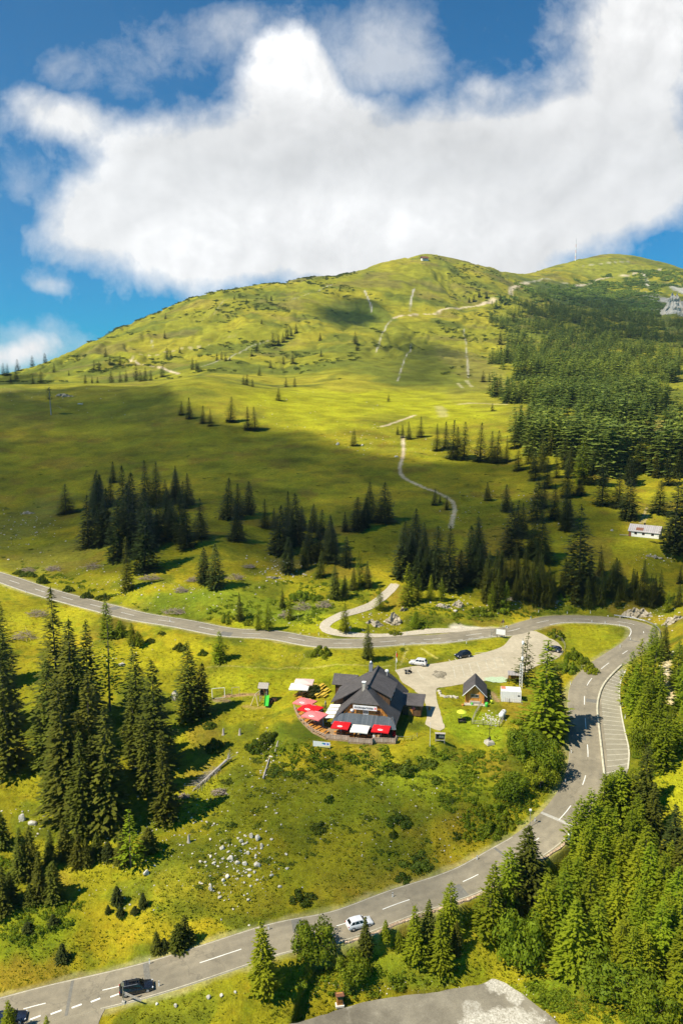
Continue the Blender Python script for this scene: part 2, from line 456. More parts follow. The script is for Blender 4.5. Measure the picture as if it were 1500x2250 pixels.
# ------------------------------------------------------------------ ground colour: what grows or lies where, with painted sunlight in one band
def lerp(C, c, w): return C * (1 - w[..., None]) + np.array(c) * w[..., None]
n1 = fbm(XG / 26, YG / 26, 31, 4); n2 = fbm(XG / 7, YG / 7, 37, 4); n3 = fbm(XG / 120, YG / 120, 41, 4)
n4 = fbm(XG / 2.2, YG / 2.2, 43, 2)
C = np.zeros(XG.shape + (3,)); C[:] = (.235, .245, .010)
C = lerp(C, (.30, .275, .012), sstep(.5, .72, n1))
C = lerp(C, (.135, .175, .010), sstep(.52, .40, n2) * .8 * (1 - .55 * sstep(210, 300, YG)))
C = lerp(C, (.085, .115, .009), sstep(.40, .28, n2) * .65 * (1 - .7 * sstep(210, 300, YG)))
C = lerp(C, (.20, .15, .018), sstep(.60, .74, fbm(XG / 15, YG / 15, 51, 4)) * .55)
farw = sstep(380, 800, YG)
FC = np.zeros_like(C); FC[:] = (.225, .25, .020)
FC = lerp(FC, (.29, .29, .022), sstep(.48, .7, n3))
FC = lerp(FC, (.115, .155, .020), sstep(.50, .34, fbm(XG / 60, YG / 60, 61, 5)) * .85)
FC = lerp(FC, (.17, .15, .045), sstep(.58, .72, fbm(XG / 85, YG / 50, 63, 5)) * .55)
C = C * (1 - farw[..., None]) + FC * farw[..., None]
UG, VG = pix((XG, YG, ZG))
def zone(u, v, ru, rv, c, k, seed):
    """a patch of different ground colour, with a ragged outline, at that place of the meadow"""
    global C
    c0 = raycast(u, v); ea = raycast(u + ru, v); eb = raycast(u, v - rv)
    rx = abs(ea.x - c0.x) + 1e-3; ry = max(abs(eb.y - c0.y), 1.0)
    q = np.hypot((XG - c0.x) / rx, (YG - c0.y) / ry) + (fbm(XG / (rx * .4), YG / (rx * .4), seed, 4) - .5) * .9
    C = lerp(C, c, sstep(1.15, .6, q) * k)
C[..., 0] *= 1.10; C[..., 1] *= .97
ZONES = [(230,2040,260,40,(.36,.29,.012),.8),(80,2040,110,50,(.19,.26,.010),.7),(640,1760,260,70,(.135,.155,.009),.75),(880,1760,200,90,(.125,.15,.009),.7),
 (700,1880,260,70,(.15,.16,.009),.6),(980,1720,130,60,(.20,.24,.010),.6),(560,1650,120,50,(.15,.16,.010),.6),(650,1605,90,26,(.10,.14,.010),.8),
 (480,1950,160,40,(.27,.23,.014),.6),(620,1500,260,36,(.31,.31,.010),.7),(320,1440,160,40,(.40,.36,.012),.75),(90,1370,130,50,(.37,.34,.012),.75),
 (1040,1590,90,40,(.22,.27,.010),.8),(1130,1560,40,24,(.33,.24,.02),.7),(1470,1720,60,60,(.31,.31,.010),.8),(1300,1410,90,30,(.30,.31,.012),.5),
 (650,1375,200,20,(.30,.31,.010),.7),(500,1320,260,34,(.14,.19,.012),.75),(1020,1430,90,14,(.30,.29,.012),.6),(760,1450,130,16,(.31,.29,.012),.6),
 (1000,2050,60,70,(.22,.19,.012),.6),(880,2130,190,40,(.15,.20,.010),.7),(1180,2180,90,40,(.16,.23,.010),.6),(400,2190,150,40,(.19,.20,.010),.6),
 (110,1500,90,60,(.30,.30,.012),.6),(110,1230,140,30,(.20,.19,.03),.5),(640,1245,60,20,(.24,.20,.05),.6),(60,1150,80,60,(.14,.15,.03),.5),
 (930,885,170,34,(.38,.375,.012),.85),(700,880,150,32,(.36,.355,.012),.8),(1050,880,80,16,(.34,.31,.03),.7),  # bright band at the hill foot: sunlight put into the ground colour
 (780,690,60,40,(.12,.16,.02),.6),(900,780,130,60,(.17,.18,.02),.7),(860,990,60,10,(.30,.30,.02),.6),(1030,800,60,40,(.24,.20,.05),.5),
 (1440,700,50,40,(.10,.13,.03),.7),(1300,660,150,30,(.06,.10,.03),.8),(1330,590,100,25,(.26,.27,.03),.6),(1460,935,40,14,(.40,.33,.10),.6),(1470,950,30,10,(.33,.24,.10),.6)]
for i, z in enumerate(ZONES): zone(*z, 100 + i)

def streak(px, width, c, k, seed, zs=0, rag=.6):
    """worn, bare ground along a line: a trodden path, a scree run"""
    global C
    L = world_line(px, 4.0, zs)
    D = dist_line(L, XG, YG, reach=max(30, width * 3))
    gate = .25 + .75 * sstep(.36, .56, fbm(XG / (width * 4), YG / (width * 9), seed + 60, 3)) if c is ROCK else 1.0
    width = width * (.42 if c is ROCK else .8)
    wv = width * (1 + (fbm(XG / (width * 1.5), YG / (width * 1.5), seed, 3) - .5) * 2 * rag)
    C = lerp(C, c, sstep(1.35, .4, D / np.maximum(wv, .1)) * k * gate)
    return L
ST = (.62, .50, .33); ROCK = (.55, .50, .42)
streak([(884,958),(886,985),(884,1005),(879,1022),(880,1044),(905,1060),(950,1078)], 1.35, ST, .85, 1)
streak([(950,1078),(985,1094),(999,1106),(996,1130),(990,1160)], 1.3, ST, .75, 2)
streak([(836,938),(870,927),(912,912)], 1.8, ST, .8, 3)
streak([(284,790),(300,796),(330,804),(365,812),(392,822)], 3.0, ST, .9, 4)
streak([(284,790),(310,778),(400,765),(480,748),(560,742)], 2.2, ST, .6, 5)
streak([(440,806),(480,792),(540,768),(590,748)], 3.5, ROCK, .45, 6)
streak([(860,700),(905,692),(960,688),(1010,678),(1060,668),(1085,657)], 4.0, ST, .9, 7)
streak([(1060,668),(1085,657)], 9, ST, .9, 8)
streak([(1120,646),(1130,630),(1160,622)], 6.5, ST, .95, 9)
streak([(1262,628),(1320,612),(1390,601),(1450,592)], 6, (.66,.55,.38), .9, 10)
streak([(1150,622),(1200,612),(1262,628)], 7, (.5,.45,.33), .5, 11)
streak([(1280,585),(1330,578),(1385,574)], 5, (.5,.45,.33), .6, 12)
streak([(800,638),(808,655),(816,684)], 4.0, ROCK, .85, 13)
streak([(909,634),(903,655),(900,685)], 4.5, ROCK, .8, 14)
streak([(860,702),(840,730),(826,775)], 3.5, ROCK, .6, 15)
streak([(903,757),(888,790),(873,838)], 2.2, ROCK, .7, 16)
streak([(1019,722),(1024,770),(1028,830)], 3.0, ROCK, .55, 17)
streak([(1005,842),(1015,852)], 2.2, (.45,.40,.22), .7, 18)
streak([(1024,836),(1036,850)], 2.6, (.45,.40,.22), .7, 19)
streak([(1010,888),(1060,886),(1110,888)], 4, (.55,.46,.25), .65, 20)
streak([(965,893),(975,915)], 5, (.5,.42,.2), .5, 21)
streak([(730,625),(700,640),(640,660)], 3, ROCK, .5, 22)
streak([(1413,600),(1424,632)], 7, (.6,.55,.5), .8, 23)
streak([(334,748),(336,766)], 2.5, ROCK, .6, 24)
streak([(500,655),(470,690)], 2.5, ROCK, .35, 25)
streak([(1405,1150),(1415,1130),(1420,1115)], .7, (.45,.36,.2), .6, 26)
streak([(1413,1150),(1424,1128)], .5, (.45,.36,.2), .6, 27)
streak([(1460,1440),(1462,1470),(1466,1510),(1475,1545)], 1.5, (.65,.52,.30), .9, 28)
streak([(640,1466),(760,1468),(860,1462)], .45, (.42,.36,.10), .6, 29)
streak([(455,1466),(560,1466),(640,1466)], .35, (.42,.36,.10), .5, 30)
streak([(495,1530),(530,1527),(566,1526)], 1.0, (.34,.20,.11), .85, 31)
streak([(536,1552),(560,1556),(590,1553)], .8, (.34,.24,.07), .8, 32)
streak([(476,1538),(500,1540)], 1.2, (.20,.14,.09), .8, 33)
streak([(585,1538),(592,1544)], .9, (.42,.27,.12), .7, 34)
streak([(926,1425),(960,1446)], .5, (.45,.40,.10), .8, 35)
streak([(895,1425),(884,1450),(878,1462)], .5, (.45,.40,.10), .6, 36)
streak([(1080,1522),(1093,1540)], .8, (.36,.22,.13), .7, 37)
# gravel shoulders and the worn turnout by the upper road
streak([(860,1402),(930,1398),(1000,1392),(1075,1384)], 1.2, (.60,.52,.38), .8, 38)
streak([(1000,1381),(1050,1380),(1085,1384)], 2.6, (.62,.55,.42), .95, 39)
TRACK_PX = [(1070,1384),(1010,1384),(950,1386),(900,1391),(850,1397),(790,1399),(740,1398),(706,1392),(690,1380),(700,1370),(735,1362),(775,1347),(815,1331),(845,1316),(860,1300),(868,1284)]
TRACK = streak(TRACK_PX, 1.1, (.60,.53,.40), .5, 40, 6, .3)
sh = sstep(ROAD_W / 2 + 1.6, ROAD_W / 2 + .3, DR + (n4 - .5) * 1.6)
C = lerp(C, (.40, .36, .17), sh * .5)
UPV = [raycast(u, v) for u, v in ((1450, 700), (1480, 660), (1500, 690), (1497, 640))]
for i, (u, v, ru, rv) in enumerate(((1492,668,34,30),(1470,690,24,14),(1500,640,20,14))): zone(u, v, ru, rv, (.44,.42,.38), .8, 300 + i)

# ------------------------------------------------------------------ the sheet
t = NT('meadow_ground')
at = t.n('ShaderNodeAttribute', attribute_name='ground_colour', attribute_type='GEOMETRY').outputs['Color']
ps = t.pos()
na = t.noise(ps, .9, 6, .62); nb = t.noise(ps, 3.6, 4, .65); nc = t.noise(ps, .055, 7, .6)
c = t.mix(1.0, at, t.rng(na, .3, .7, .72, 1.28), 'MULTIPLY')
c = t.mix(1.0, c, t.rng(nb, .3, .7, .80, 1.20), 'MULTIPLY')
c = t.mix(1.0, c, t.rng(nc, .3, .7, .64, 1.36), 'MULTIPLY')
hue = t.noise(ps, .35, 5, .6)
c = t.mix(t.rng(hue, .52, .70, 0, .45), c, t.mix(1.0, c, (.62, .88, .8), 'MULTIPLY'))
c = t.mix(t.rng(t.noise(ps, .21, 6, .65), .56, .72, 0, .55), c, t.mix(1.0, c, (1.18, .86, .9), 'MULTIPLY'))
hgt = t.math('ADD', t.math('MULTIPLY', na, .7), t.math('MULTIPLY', nb, .3))
t.bsdf(c, .95, 0, .08, hgt, .55, .5)
M['ground'] = t.m
V = np.stack([XG, YG, ZG], -1).reshape(-1, 3)
jj, ii = np.meshgrid(np.arange(NTT - 1), np.arange(NS - 1), indexing='ij')
a = (jj * NS + ii).ravel()
FQ = np.stack([a, a + 1, a + NS + 1, a + NS], 1)
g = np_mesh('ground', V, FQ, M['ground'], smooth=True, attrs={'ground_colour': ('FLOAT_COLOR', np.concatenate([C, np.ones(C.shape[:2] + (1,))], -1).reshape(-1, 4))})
tag(g, kind='structure')

# ------------------------------------------------------------------ roads
def asphalt(name, c0, c1, crack=True):
    t = NT(name); ps = t.pos()
    n = t.noise(ps, .12, 5, .6); f = t.noise(ps, 9, 3, .7); m = t.noise(ps, .9, 4, .6)
    c = t.mix(t.rng(n, .35, .65), c0, c1)
    c = t.mix(1.0, c, t.rng(f, .3, .7, .86, 1.14), 'MULTIPLY')
    c = t.mix(1.0, c, t.rng(m, .3, .7, .9, 1.1), 'MULTIPLY')
    if crack:
        ac = t.n('ShaderNodeAttribute', attribute_name='across', attribute_type='GEOMETRY').outputs['Fac']
        wear = t.math('MULTIPLY', t.math('ABSOLUTE', t.math('SINE', t.math('MULTIPLY', ac, 6.283))), t.rng(t.noise(ps, .25, 4, .6), .3, .7, .3, 1.0))
        c = t.mix(t.rng(wear, .35, 1.0, 0, .28), c, (.13, .118, .09))
        v = t.n('ShaderNodeTexVoronoi', feature='DISTANCE_TO_EDGE'); v.inputs['Scale'].default_value = .085
        w = t.n('ShaderNodeVectorMath', operation='ADD'); t.l(ps, w.inputs[0])
        nz = t.n('ShaderNodeTexNoise'); nz.inputs['Scale'].default_value = .7; t.l(ps, nz.inputs['Vector'])
        sc = t.n('ShaderNodeVectorMath', operation='SCALE'); sc.inputs['Scale'].default_value = 3.0; t.l(nz.outputs[1], sc.inputs[0]); t.l(sc.outputs[0], w.inputs[1])
        t.l(w.outputs[0], v.inputs['Vector'])
        c = t.mix(t.rng(v.outputs['Distance'], .004, .010, .22, 0), c, (.045, .043, .038))
    t.bsdf(c, .85, 0, .25, f, .2, .01); return t.m
M['asphalt'] = asphalt('road_asphalt', (.235,.205,.145), (.33,.285,.20))
M['lot'] = asphalt('lot_asphalt', (.43,.37,.255), (.52,.45,.315), False)
M['strip'] = asphalt('layby_asphalt', (.265,.24,.175), (.33,.30,.22), False)
M['yard'] = asphalt('yard_asphalt', (.17,.15,.11), (.28,.25,.185))
M['paint'] = simple('road_paint', (.80,.79,.72), .6, 0, .3, .18, .7)
M['faded_paint'] = simple('faded_paint', (.52,.48,.36), .7, 0, .3, .3, .9)
M['pale_edge'] = simple('pale_edge', (.56,.52,.38), .8, 0, .2, .3, .8)

def yard_material():
    t = NT('yard_surface'); ps = t.pos()
    n = t.noise(ps, .16, 7, .62); f = t.noise(ps, 7, 4, .7); g = t.noise(ps, .55, 8, .68)
    c = t.mix(t.rng(n, .38, .62), (.150,.132,.098), (.275,.245,.180))
    c = t.mix(t.rng(g, .56, .70, 0, .5), c, (.36,.325,.245))
    rub = t.mix(t.rng(t.noise(ps, 3.2, 6, .72), .36, .64), (.30,.27,.20), (.66,.62,.52))
    for (u, v, ru, rv, k) in ((1094,2188,36,26,1.0),(1130,2206,22,12,.9),(1108,2250,90,26,1.0),(1040,2236,30,16,.55),(700,2240,70,16,.35)):
        c0 = raycast(u, v); a_ = raycast(u + ru, v); b_ = raycast(u, v - rv)
        d = t.n('ShaderNodeVectorMath', operation='SUBTRACT'); t.l(ps, d.inputs[0]); d.inputs[1].default_value = c0
        m_ = t.n('ShaderNodeVectorMath', operation='MULTIPLY'); t.l(d.outputs[0], m_.inputs[0]); m_.inputs[1].default_value = (1 / abs(a_.x - c0.x), 1 / max(.5, abs(b_.y - c0.y)), 0)
        le = t.n('ShaderNodeVectorMath', operation='LENGTH'); t.l(m_.outputs[0], le.inputs[0])
        q = t.math('ADD', le.outputs['Value'], t.math('MULTIPLY', t.math('SUBTRACT', t.noise(ps, .42, 9, .7), .5), 2.2))
        c = t.mix(t.rng(q, .78, 1.02, k, 0), c, rub)
    c = t.mix(1.0, c, t.rng(f, .3, .7, .8, 1.2), 'MULTIPLY'); t.bsdf(c, .95, 0, .1, f, .5, .04); return t.m
M['yard'] = yard_material()
def nrm(L):
    d = np.gradient(L[:, :2], axis=0); d /= np.linalg.norm(d, axis=1)[:, None] + 1e-9
    return np.stack([d[:, 1], -d[:, 0]], 1)     # to the right of travel
def ribbon(name, L, o0, o1, mat, dz, kind='structure', cross=4, parent=None):
    N = nrm(L); o0 = np.broadcast_to(o0, (len(L),)); o1 = np.broadcast_to(o1, (len(L),))
    V = []
    for k in range(cross + 1):
        o = o0 + (o1 - o0) * k / cross
        V.append(np.c_[L[:, 0] + N[:, 0] * o, L[:, 1] + N[:, 1] * o, L[:, 2] + dz])
    V = np.stack(V, 1).reshape(-1, 3); n, w = len(L), cross + 1
    j, i = np.meshgrid(np.arange(n - 1), np.arange(cross), indexing='ij'); a = (j * w + i).ravel()
    o = np_mesh(name, V, np.stack([a, a + 1, a + w + 1, a + w], 1)[:, ::-1], mat, parent, smooth=True, attrs={'across': ('FLOAT', np.tile(np.linspace(-1, 1, w), n))})
    if kind: tag(o, kind=kind)
    return o
rd = ribbon('road', ROAD, -ROAD_W / 2, ROAD_W / 2, M['asphalt'], 0, cross=12)
def edge_skirt(L, half, dz, drop):
    N = nrm(L); V, Q = [], []
    for sg in (-1, 1):
        b = len(V)
        for k in range(len(L)):
            x, y = L[k, 0] + N[k, 0] * sg * half, L[k, 1] + N[k, 1] * sg * half; x2, y2 = L[k, 0] + N[k, 0] * sg * (half + .12), L[k, 1] + N[k, 1] * sg * (half + .12)
            V += [(x, y, L[k, 2] + dz), (x2, y2, L[k, 2] + dz - drop)]
        Q += [(b + 2 * k, b + 2 * k + 2, b + 2 * k + 3, b + 2 * k + 1)[::sg] for k in range(len(L) - 1)]
    me = bpy.data.meshes.new('road_edge'); me.from_pydata(V, [], Q); me.materials.append(M['pale_edge']); o = bpy.data.objects.new('road_edge', me); COL.objects.link(o); o.parent = rd
edge_skirt(ROAD, ROAD_W / 2 - .002, -.004, .30)
from mathutils.geometry import delaunay_2d_cdt
def sheet(name, P, nm, mat, dz):
    Q = catmull([(p[0], p[1], 0) for p in P] + [(P[0][0], P[0][1], 0)], 1.0)[:-1, :2]
    Q = Q + ((vnoise(Q[:, 0] * 1.3, Q[:, 1] * 1.3, 5) - .5) * .35)[:, None]; n = len(Q)
    gx, gy = np.meshgrid(np.arange(Q[:, 0].min(), Q[:, 0].max(), 1.5), np.arange(Q[:, 1].min(), Q[:, 1].max(), 1.5)); gx, gy = gx.ravel(), gy.ravel()
    k = dist_poly(Q, gx, gy, 60) < -.6
    pts = [Vector(q) for q in Q] + [Vector((a, b)) for a, b in zip(gx[k], gy[k])]
    vo, eo, fo, ov, oe, of = delaunay_2d_cdt(pts, [(i, (i + 1) % n) for i in range(n)], [list(range(n))], 1, 1e-5)
    V = np.array([v[:] for v in vo]); Z = pz(nm, V[:, 0], V[:, 1]) + dz
    b = MB(); b.add(np.c_[V, Z].tolist(), [list(f) if (V[f[1]] - V[f[0]])[0] * (V[f[2]] - V[f[0]])[1] - (V[f[1]] - V[f[0]])[1] * (V[f[2]] - V[f[0]])[0] > 0 else list(f)[::-1] for f in fo], True)
    Zq = pz(nm, Q[:, 0], Q[:, 1]) + dz
    for i in range(n):                       # its broken edge, down into the soil
        j = (i + 1) % n; b.add([(*Q[i], Zq[i]), (*Q[j], Zq[j]), (*Q[j], Zq[j] - .3), (*Q[i], Zq[i] - .3)], [(0, 1, 2, 3)])
    o = b.build(name, mat); tag(o, kind='structure'); return o
sheet('parking_lot', LOT, 'lot', M['lot'], -.012)
sheet('lay_by', STRIP, 'strip', M['strip'], -.03)
sheet('side_road', SIDE, 'side', M['asphalt'], -.02)
sheet('yard_pavement', YARD, 'yard', M['yard'], -.03)
# unpaved track off the upper road: two gravel lanes draped on the slope
t = NT('gravel'); ps = t.pos(); n = t.noise(ps, 2.2, 6, .65)
c = t.mix(t.rng(n, .35, .65), (.43,.375,.27), (.60,.53,.41)); t.bsdf(c, .95, 0, .1, n, .5, .08); M['gravel'] = t.m
TRK = TRACK.copy(); TRK[:, 2] = height(TRK[:, 0], TRK[:, 1])
wv = 1.5 + (fbm(TRK[:, 0] / 5, TRK[:, 1] / 5, 77, 3) - .5) * 1.4
def drape(name, L, o0, o1, mat, dz, cross=6):
    o = ribbon(name, L, o0, o1, mat, 0, cross=cross); me = o.data
    co = np.zeros(len(me.vertices) * 3, np.float32); me.vertices.foreach_get('co', co); co = co.reshape(-1, 3)
    co[:, 2] = height(co[:, 0], co[:, 1]) + dz; me.vertices.foreach_set('co', co.ravel()); me.update(); return o
drape('gravel_track', catmull(TRK, 1.0), -1.5, 1.5, M['gravel'], .09)

# painted marks: dashes, edge lines, bay lines
ARC = np.concatenate([[0], np.cumsum(np.linalg.norm(np.diff(ROAD[:, :2], axis=0), axis=1))])
def road_at(s, off=0.0):
    i = int(np.clip(np.searchsorted(ARC, s) - 1, 0, len(ROAD) - 2)); t = (s - ARC[i]) / (ARC[i + 1] - ARC[i])
    p = ROAD[i] + (ROAD[i + 1] - ROAD[i]) * t; d = ROAD[i + 1] - ROAD[i]; d = d / np.linalg.norm(d[:2])
    return Vector((p[0] + d[1] * off, p[1] - d[0] * off, p[2])), Vector((d[0], d[1], d[2]))
def sub_line(s0, s1, off=0.0, step=.75):
    n = max(2, int((s1 - s0) / step) + 1)
    return np.array([road_at(s, off)[0][:] for s in np.linspace(s0, s1, n)])
def near_arc(u, v):
    p = raycast(u, v); return float(ARC[np.argmin((ROAD[:, 0] - p.x) ** 2 + (ROAD[:, 1] - p.y) ** 2)])
A_END, A_LOW, A_HI = ARC[-1], near_arc(1240,1745), near_arc(1396,1402)
paint = []; edgep = []
def lay(L, w): paint.append((L, w))
MK = [(1250,1790,1262,1762),(1205,1760+30,1222,1768)]
def dash_px(u0, v0, u1, v1, w=.17, off=0):
    lay(sub_line(*sorted((near_arc(u0, v0), near_arc(u1, v1))), off), w)
for q in ((53,2216,105,2201),(232,2168,263,2160),(446,2112,527,2088),(728,2034,750,2028),(840,2002,911,1978),(1014,1940,1055,1921),(1170,1853,1182,1842),
          (1231,1800,1255,1771),(1278,1728,1286,1702),(1291,1662,1291,1638),(1288,1606,1286,1582),(1282,1550,1282,1532),(1287,1508,1297,1492),(1320,1470,1340,1456),
          (1367,1440,1380,1430),(1404,1388,1412,1392)):
    dash_px(*q)
a0 = near_arc(1385,1375)
while a0 < A_END - 6: lay(sub_line(a0, a0 + 5), .16); a0 += 13.0
edgep.append((sub_line(2, near_arc(1130,1838), -ROAD_W / 2 + .22), .14))
edgep.append((sub_line(near_arc(235,2180), near_arc(1240,1760), ROAD_W / 2 - .22), .14))
lay(sub_line(A_HI, near_arc(1185,1364) , -ROAD_W / 2 + .3), .2)
lay(sub_line(near_arc(1100,1386), A_END - 2, -ROAD_W / 2 + .22), .14)
lay(sub_line(near_arc(820,1410), A_END - 2, ROAD_W / 2 - .22), .14)
b0 = near_arc(1080,1392)
while b0 < near_arc(860,1410): lay(sub_line(b0, b0 + 1.6, -ROAD_W / 2 + 1.0), .16); b0 += 3.4
for (u0, v0, u1, v1) in ((66,2242,90,2233),(112,2230,136,2221),(158,2216,180,2208),(200,2203,221,2195),(243,2192,265,2184)):
    p0, p1 = raycast(u0, v0), raycast(u1, v1)
    L = np.array([p0[:], ((p0 + p1) / 2)[:], p1[:]]); d, z = dist_line(ROAD, L[:, 0], L[:, 1], True); L[:, 2] = z; lay(L, .3)
def merge_paint(name, items, mat, dz):
    V, Fc = [], []
    for L, w in items:
        N = nrm(L); b = len(V)
        for k in range(len(L)):
            for sgn in (-1, 1): V.append((L[k, 0] + N[k, 0] * sgn * w / 2, L[k, 1] + N[k, 1] * sgn * w / 2, L[k, 2] + dz))
        for k in range(len(L) - 1): Fc.append((b + 2 * k + 1, b + 2 * k + 3, b + 2 * k + 2, b + 2 * k)[::-1])
    me = bpy.data.meshes.new(name); me.from_pydata(V, [], Fc); me.materials.append(mat)
    o = bpy.data.objects.new(name, me); COL.objects.link(o); tag(o, kind='structure'); return o
merge_paint('road_markings', paint, M['paint'], .012); merge_paint('edge_lines', edgep, M['faded_paint'], .012)
# the concrete cross strip, the patched joint, and the pale kerb edge between road and lay-by
s_ = near_arc(1218, 1803)
L = sub_line(s_ - .35, s_ + .35, 0, .3); ribbon('concrete_strip', L, -ROAD_W / 2 + .02, ROAD_W / 2 - .02, simple('pale_concrete', (.42,.40,.34), .85), .008, cross=2)
s_ = near_arc(322, 2118)
L = sub_line(s_ - .4, s_ + .5, 0, .3); ribbon('repair_patch', L, -ROAD_W / 2 + .03, 0.2, simple('patch_tar', (.19,.18,.15), .9), .006, cross=2)
for (u_, v_, w0, w1, ln) in ((640,2058,-3.5,-.3,1.6),(985,1952,.2,3.5,2.4),(1120,1884,-3.4,3.4,.5),(1290,1630,-3.3,-.2,3.0),(1284,1545,.3,3.3,1.8),(520,1389,-3.4,0,3.0),(250,1340,.1,3.4,2.5),(150,2190,-3.4,3.4,.45),(1400,1412,-3.0,3.0,.6)):
    s_ = near_arc(u_, v_); L = sub_line(s_, s_ + ln, 0, .3); ribbon('repair_patch', L, w0, w1, bpy.data.materials['patch_tar'], .006, cross=6)
edge = world_line([(1366,1462),(1345,1482),(1325,1506),(1315,1531),(1311,1560),(1316,1610),(1321,1655),(1326,1700)], 1.0, 10)
d, z = dist_line(ROAD, edge[:, 0], edge[:, 1], True); edge[:, 2] = z
o = ribbon('kerb', edge, -.22, .22, M['pale_edge'], .10, cross=2)
m_ = o.modifiers.new('thickness', 'SOLIDIFY'); m_.thickness = .2; m_.offset = -1
# cross bars on the kerb and the lines of the lay-by
bars, bay = [], []
outer = world_line([(1374,1472),(1362,1500),(1360,1530),(1364,1570),(1372,1610),(1381,1650),(1378,1690)], 1.0, 10)
def along(L, n):
    c = np.concatenate([[0], np.cumsum(np.linalg.norm(np.diff(L[:, :2], axis=0), axis=1))])
    q = np.linspace(0, c[-1], n); return np.stack([np.interp(q, c, L[:, i]) for i in range(3)], 1)
A1, B1 = along(edge, 27), along(outer, 27)
for a_, b_ in zip(A1[2:], B1[2:]):
    a2 = a_ + (b_ - a_) * .1; q = np.stack([a2 + (b_ - a2) * k for k in (0, .5, .97)]); q[:, 2] = pz('strip', q[:, 0], q[:, 1]) - .03; bay.append((q, .2))
ob = outer.copy(); ob[:, 2] = pz('strip', ob[:, 0], ob[:, 1]) - .03; bay.append((ob, .3))
for a_ in along(edge, 60)[6:]:
    i = int(np.argmin(((edge[:, :2] - a_[:2]) ** 2).sum(1))); nn = nrm(edge)[i]
    q = np.array([[a_[0] - nn[0] * .21, a_[1] - nn[1] * .21, a_[2]], [a_[0] + nn[0] * .21, a_[1] + nn[1] * .21, a_[2]]]); bars.append((q, .5))
merge_paint('lay_by_lines', bay, simple('bay_paint', (.60,.56,.44), .7, 0, .3, .25, .8), .012)
merge_paint('kerb_markings', bars, M['paint'], .112)
# faded bay lines of the parking lot
fad = []
def lot_line(px, w=.22):
    q = np.array([raycast(u, v)[:] for u, v in px]); q[:, 2] = pz('lot', q[:, 0], q[:, 1]) - .012; fad.append((q, w))
for px in (((916,1474),(922,1484),(930,1492)),((995,1466),(1100,1444)),((1008,1491),(1104,1464)),((995,1466),(1000,1491)),((1013,1463),(1020,1486)),((1030,1459),(1037,1482)),((1047,1456),(1055,1477)),((1066,1452),(1072,1473)),((1084,1448),(1090,1468)),((1100,1444),(1106,1463)),
           ((985,1450),(992,1456)),((998,1447),(1004,1453)),((1042,1436),(1066,1434)),((1046,1440),(1070,1437))): lot_line(px)
merge_paint('parking_bay_lines', fad, M['faded_paint'], .012)
def patch(name, u, v, ru, rv, nm, mat, dz, seed):
    c0 = raycast(u, v); a_ = raycast(u + ru, v); b_ = raycast(u, v - rv); n = 90; Q = []
    for i in range(n):
        an = 2 * PI * i / n; k = 1 + (fbm(np.array([3 + 2.2 * math.cos(an) + seed * 9.0]), np.array([3 + 2.2 * math.sin(an)]), seed, 5)[0] - .5) * .9
        x, y = c0.x + (a_.x - c0.x) * math.cos(an) * k, c0.y + (b_.y - c0.y) * math.sin(an) * k
        Q.append((x, y, pz(nm, x, y) + dz))
    o = MB().add(Q, [tuple(range(n))]).build(name, mat); tag(o, kind='structure'); return o
pale = simple('pale_patch', (.56,.49,.35), .9, 0, .2, .2, 1.0)
patch('worn_patch', 965, 1483, 14, 8, 'lot', pale, -.012, 1)
t = NT('rubble'); ps = t.pos(); n = t.noise(ps, 3.5, 6, .7)
t.bsdf(t.mix(t.rng(n, .35, .65), (.31,.28,.21), (.52,.475,.385)), .95, 0, .1, n, .8, .15); M['rubble'] = t.m
patch('green_carpet', 1092, 1494, 26, 6, 'lot', simple('mint_green', (.45,.56,.36), .9), -.008, 8)
# ------------------------------------------------------------------ daylight
SUN_EL = R(52); SUN_DIR = Vector((-1.0, -.55, 0)).normalized() * math.cos(SUN_EL) + Vector((0, 0, math.sin(SUN_EL)))
sun = bpy.data.lights.new('sun', 'SUN'); sun.energy = 5.0; sun.angle = R(.5); sun.color = (1, .92, .76)
so = bpy.data.objects.new('sun', sun); COL.objects.link(so)
so.rotation_euler = (-SUN_DIR).to_track_quat('-Z', 'Y').to_euler()
W = bpy.data.worlds.new('World'); SC.world = W; W.use_nodes = True
wt = W.node_tree; wt.nodes.clear()
class WT(NT):
    def __init__(s): s.t = wt; s.out = wt.nodes.new('ShaderNodeOutputWorld')
w = WT()
sky = w.n('ShaderNodeTexSky', sky_type='NISHITA'); sky.sun_disc = False; sky.sun_elevation = SUN_EL
sky.sun_rotation = math.atan2(SUN_DIR.x, SUN_DIR.y); sky.altitude = 1700; sky.air_density = 1.0; sky.dust_density = .4; sky.ozone_density = 3.0
bg = w.n('ShaderNodeBackground'); bg.inputs['Strength'].default_value = .066
skc = w.mix(1.0, sky.outputs[0], (.05, .82, 1.20), 'MULTIPLY')
w.l(skc, bg.inputs['Color'])
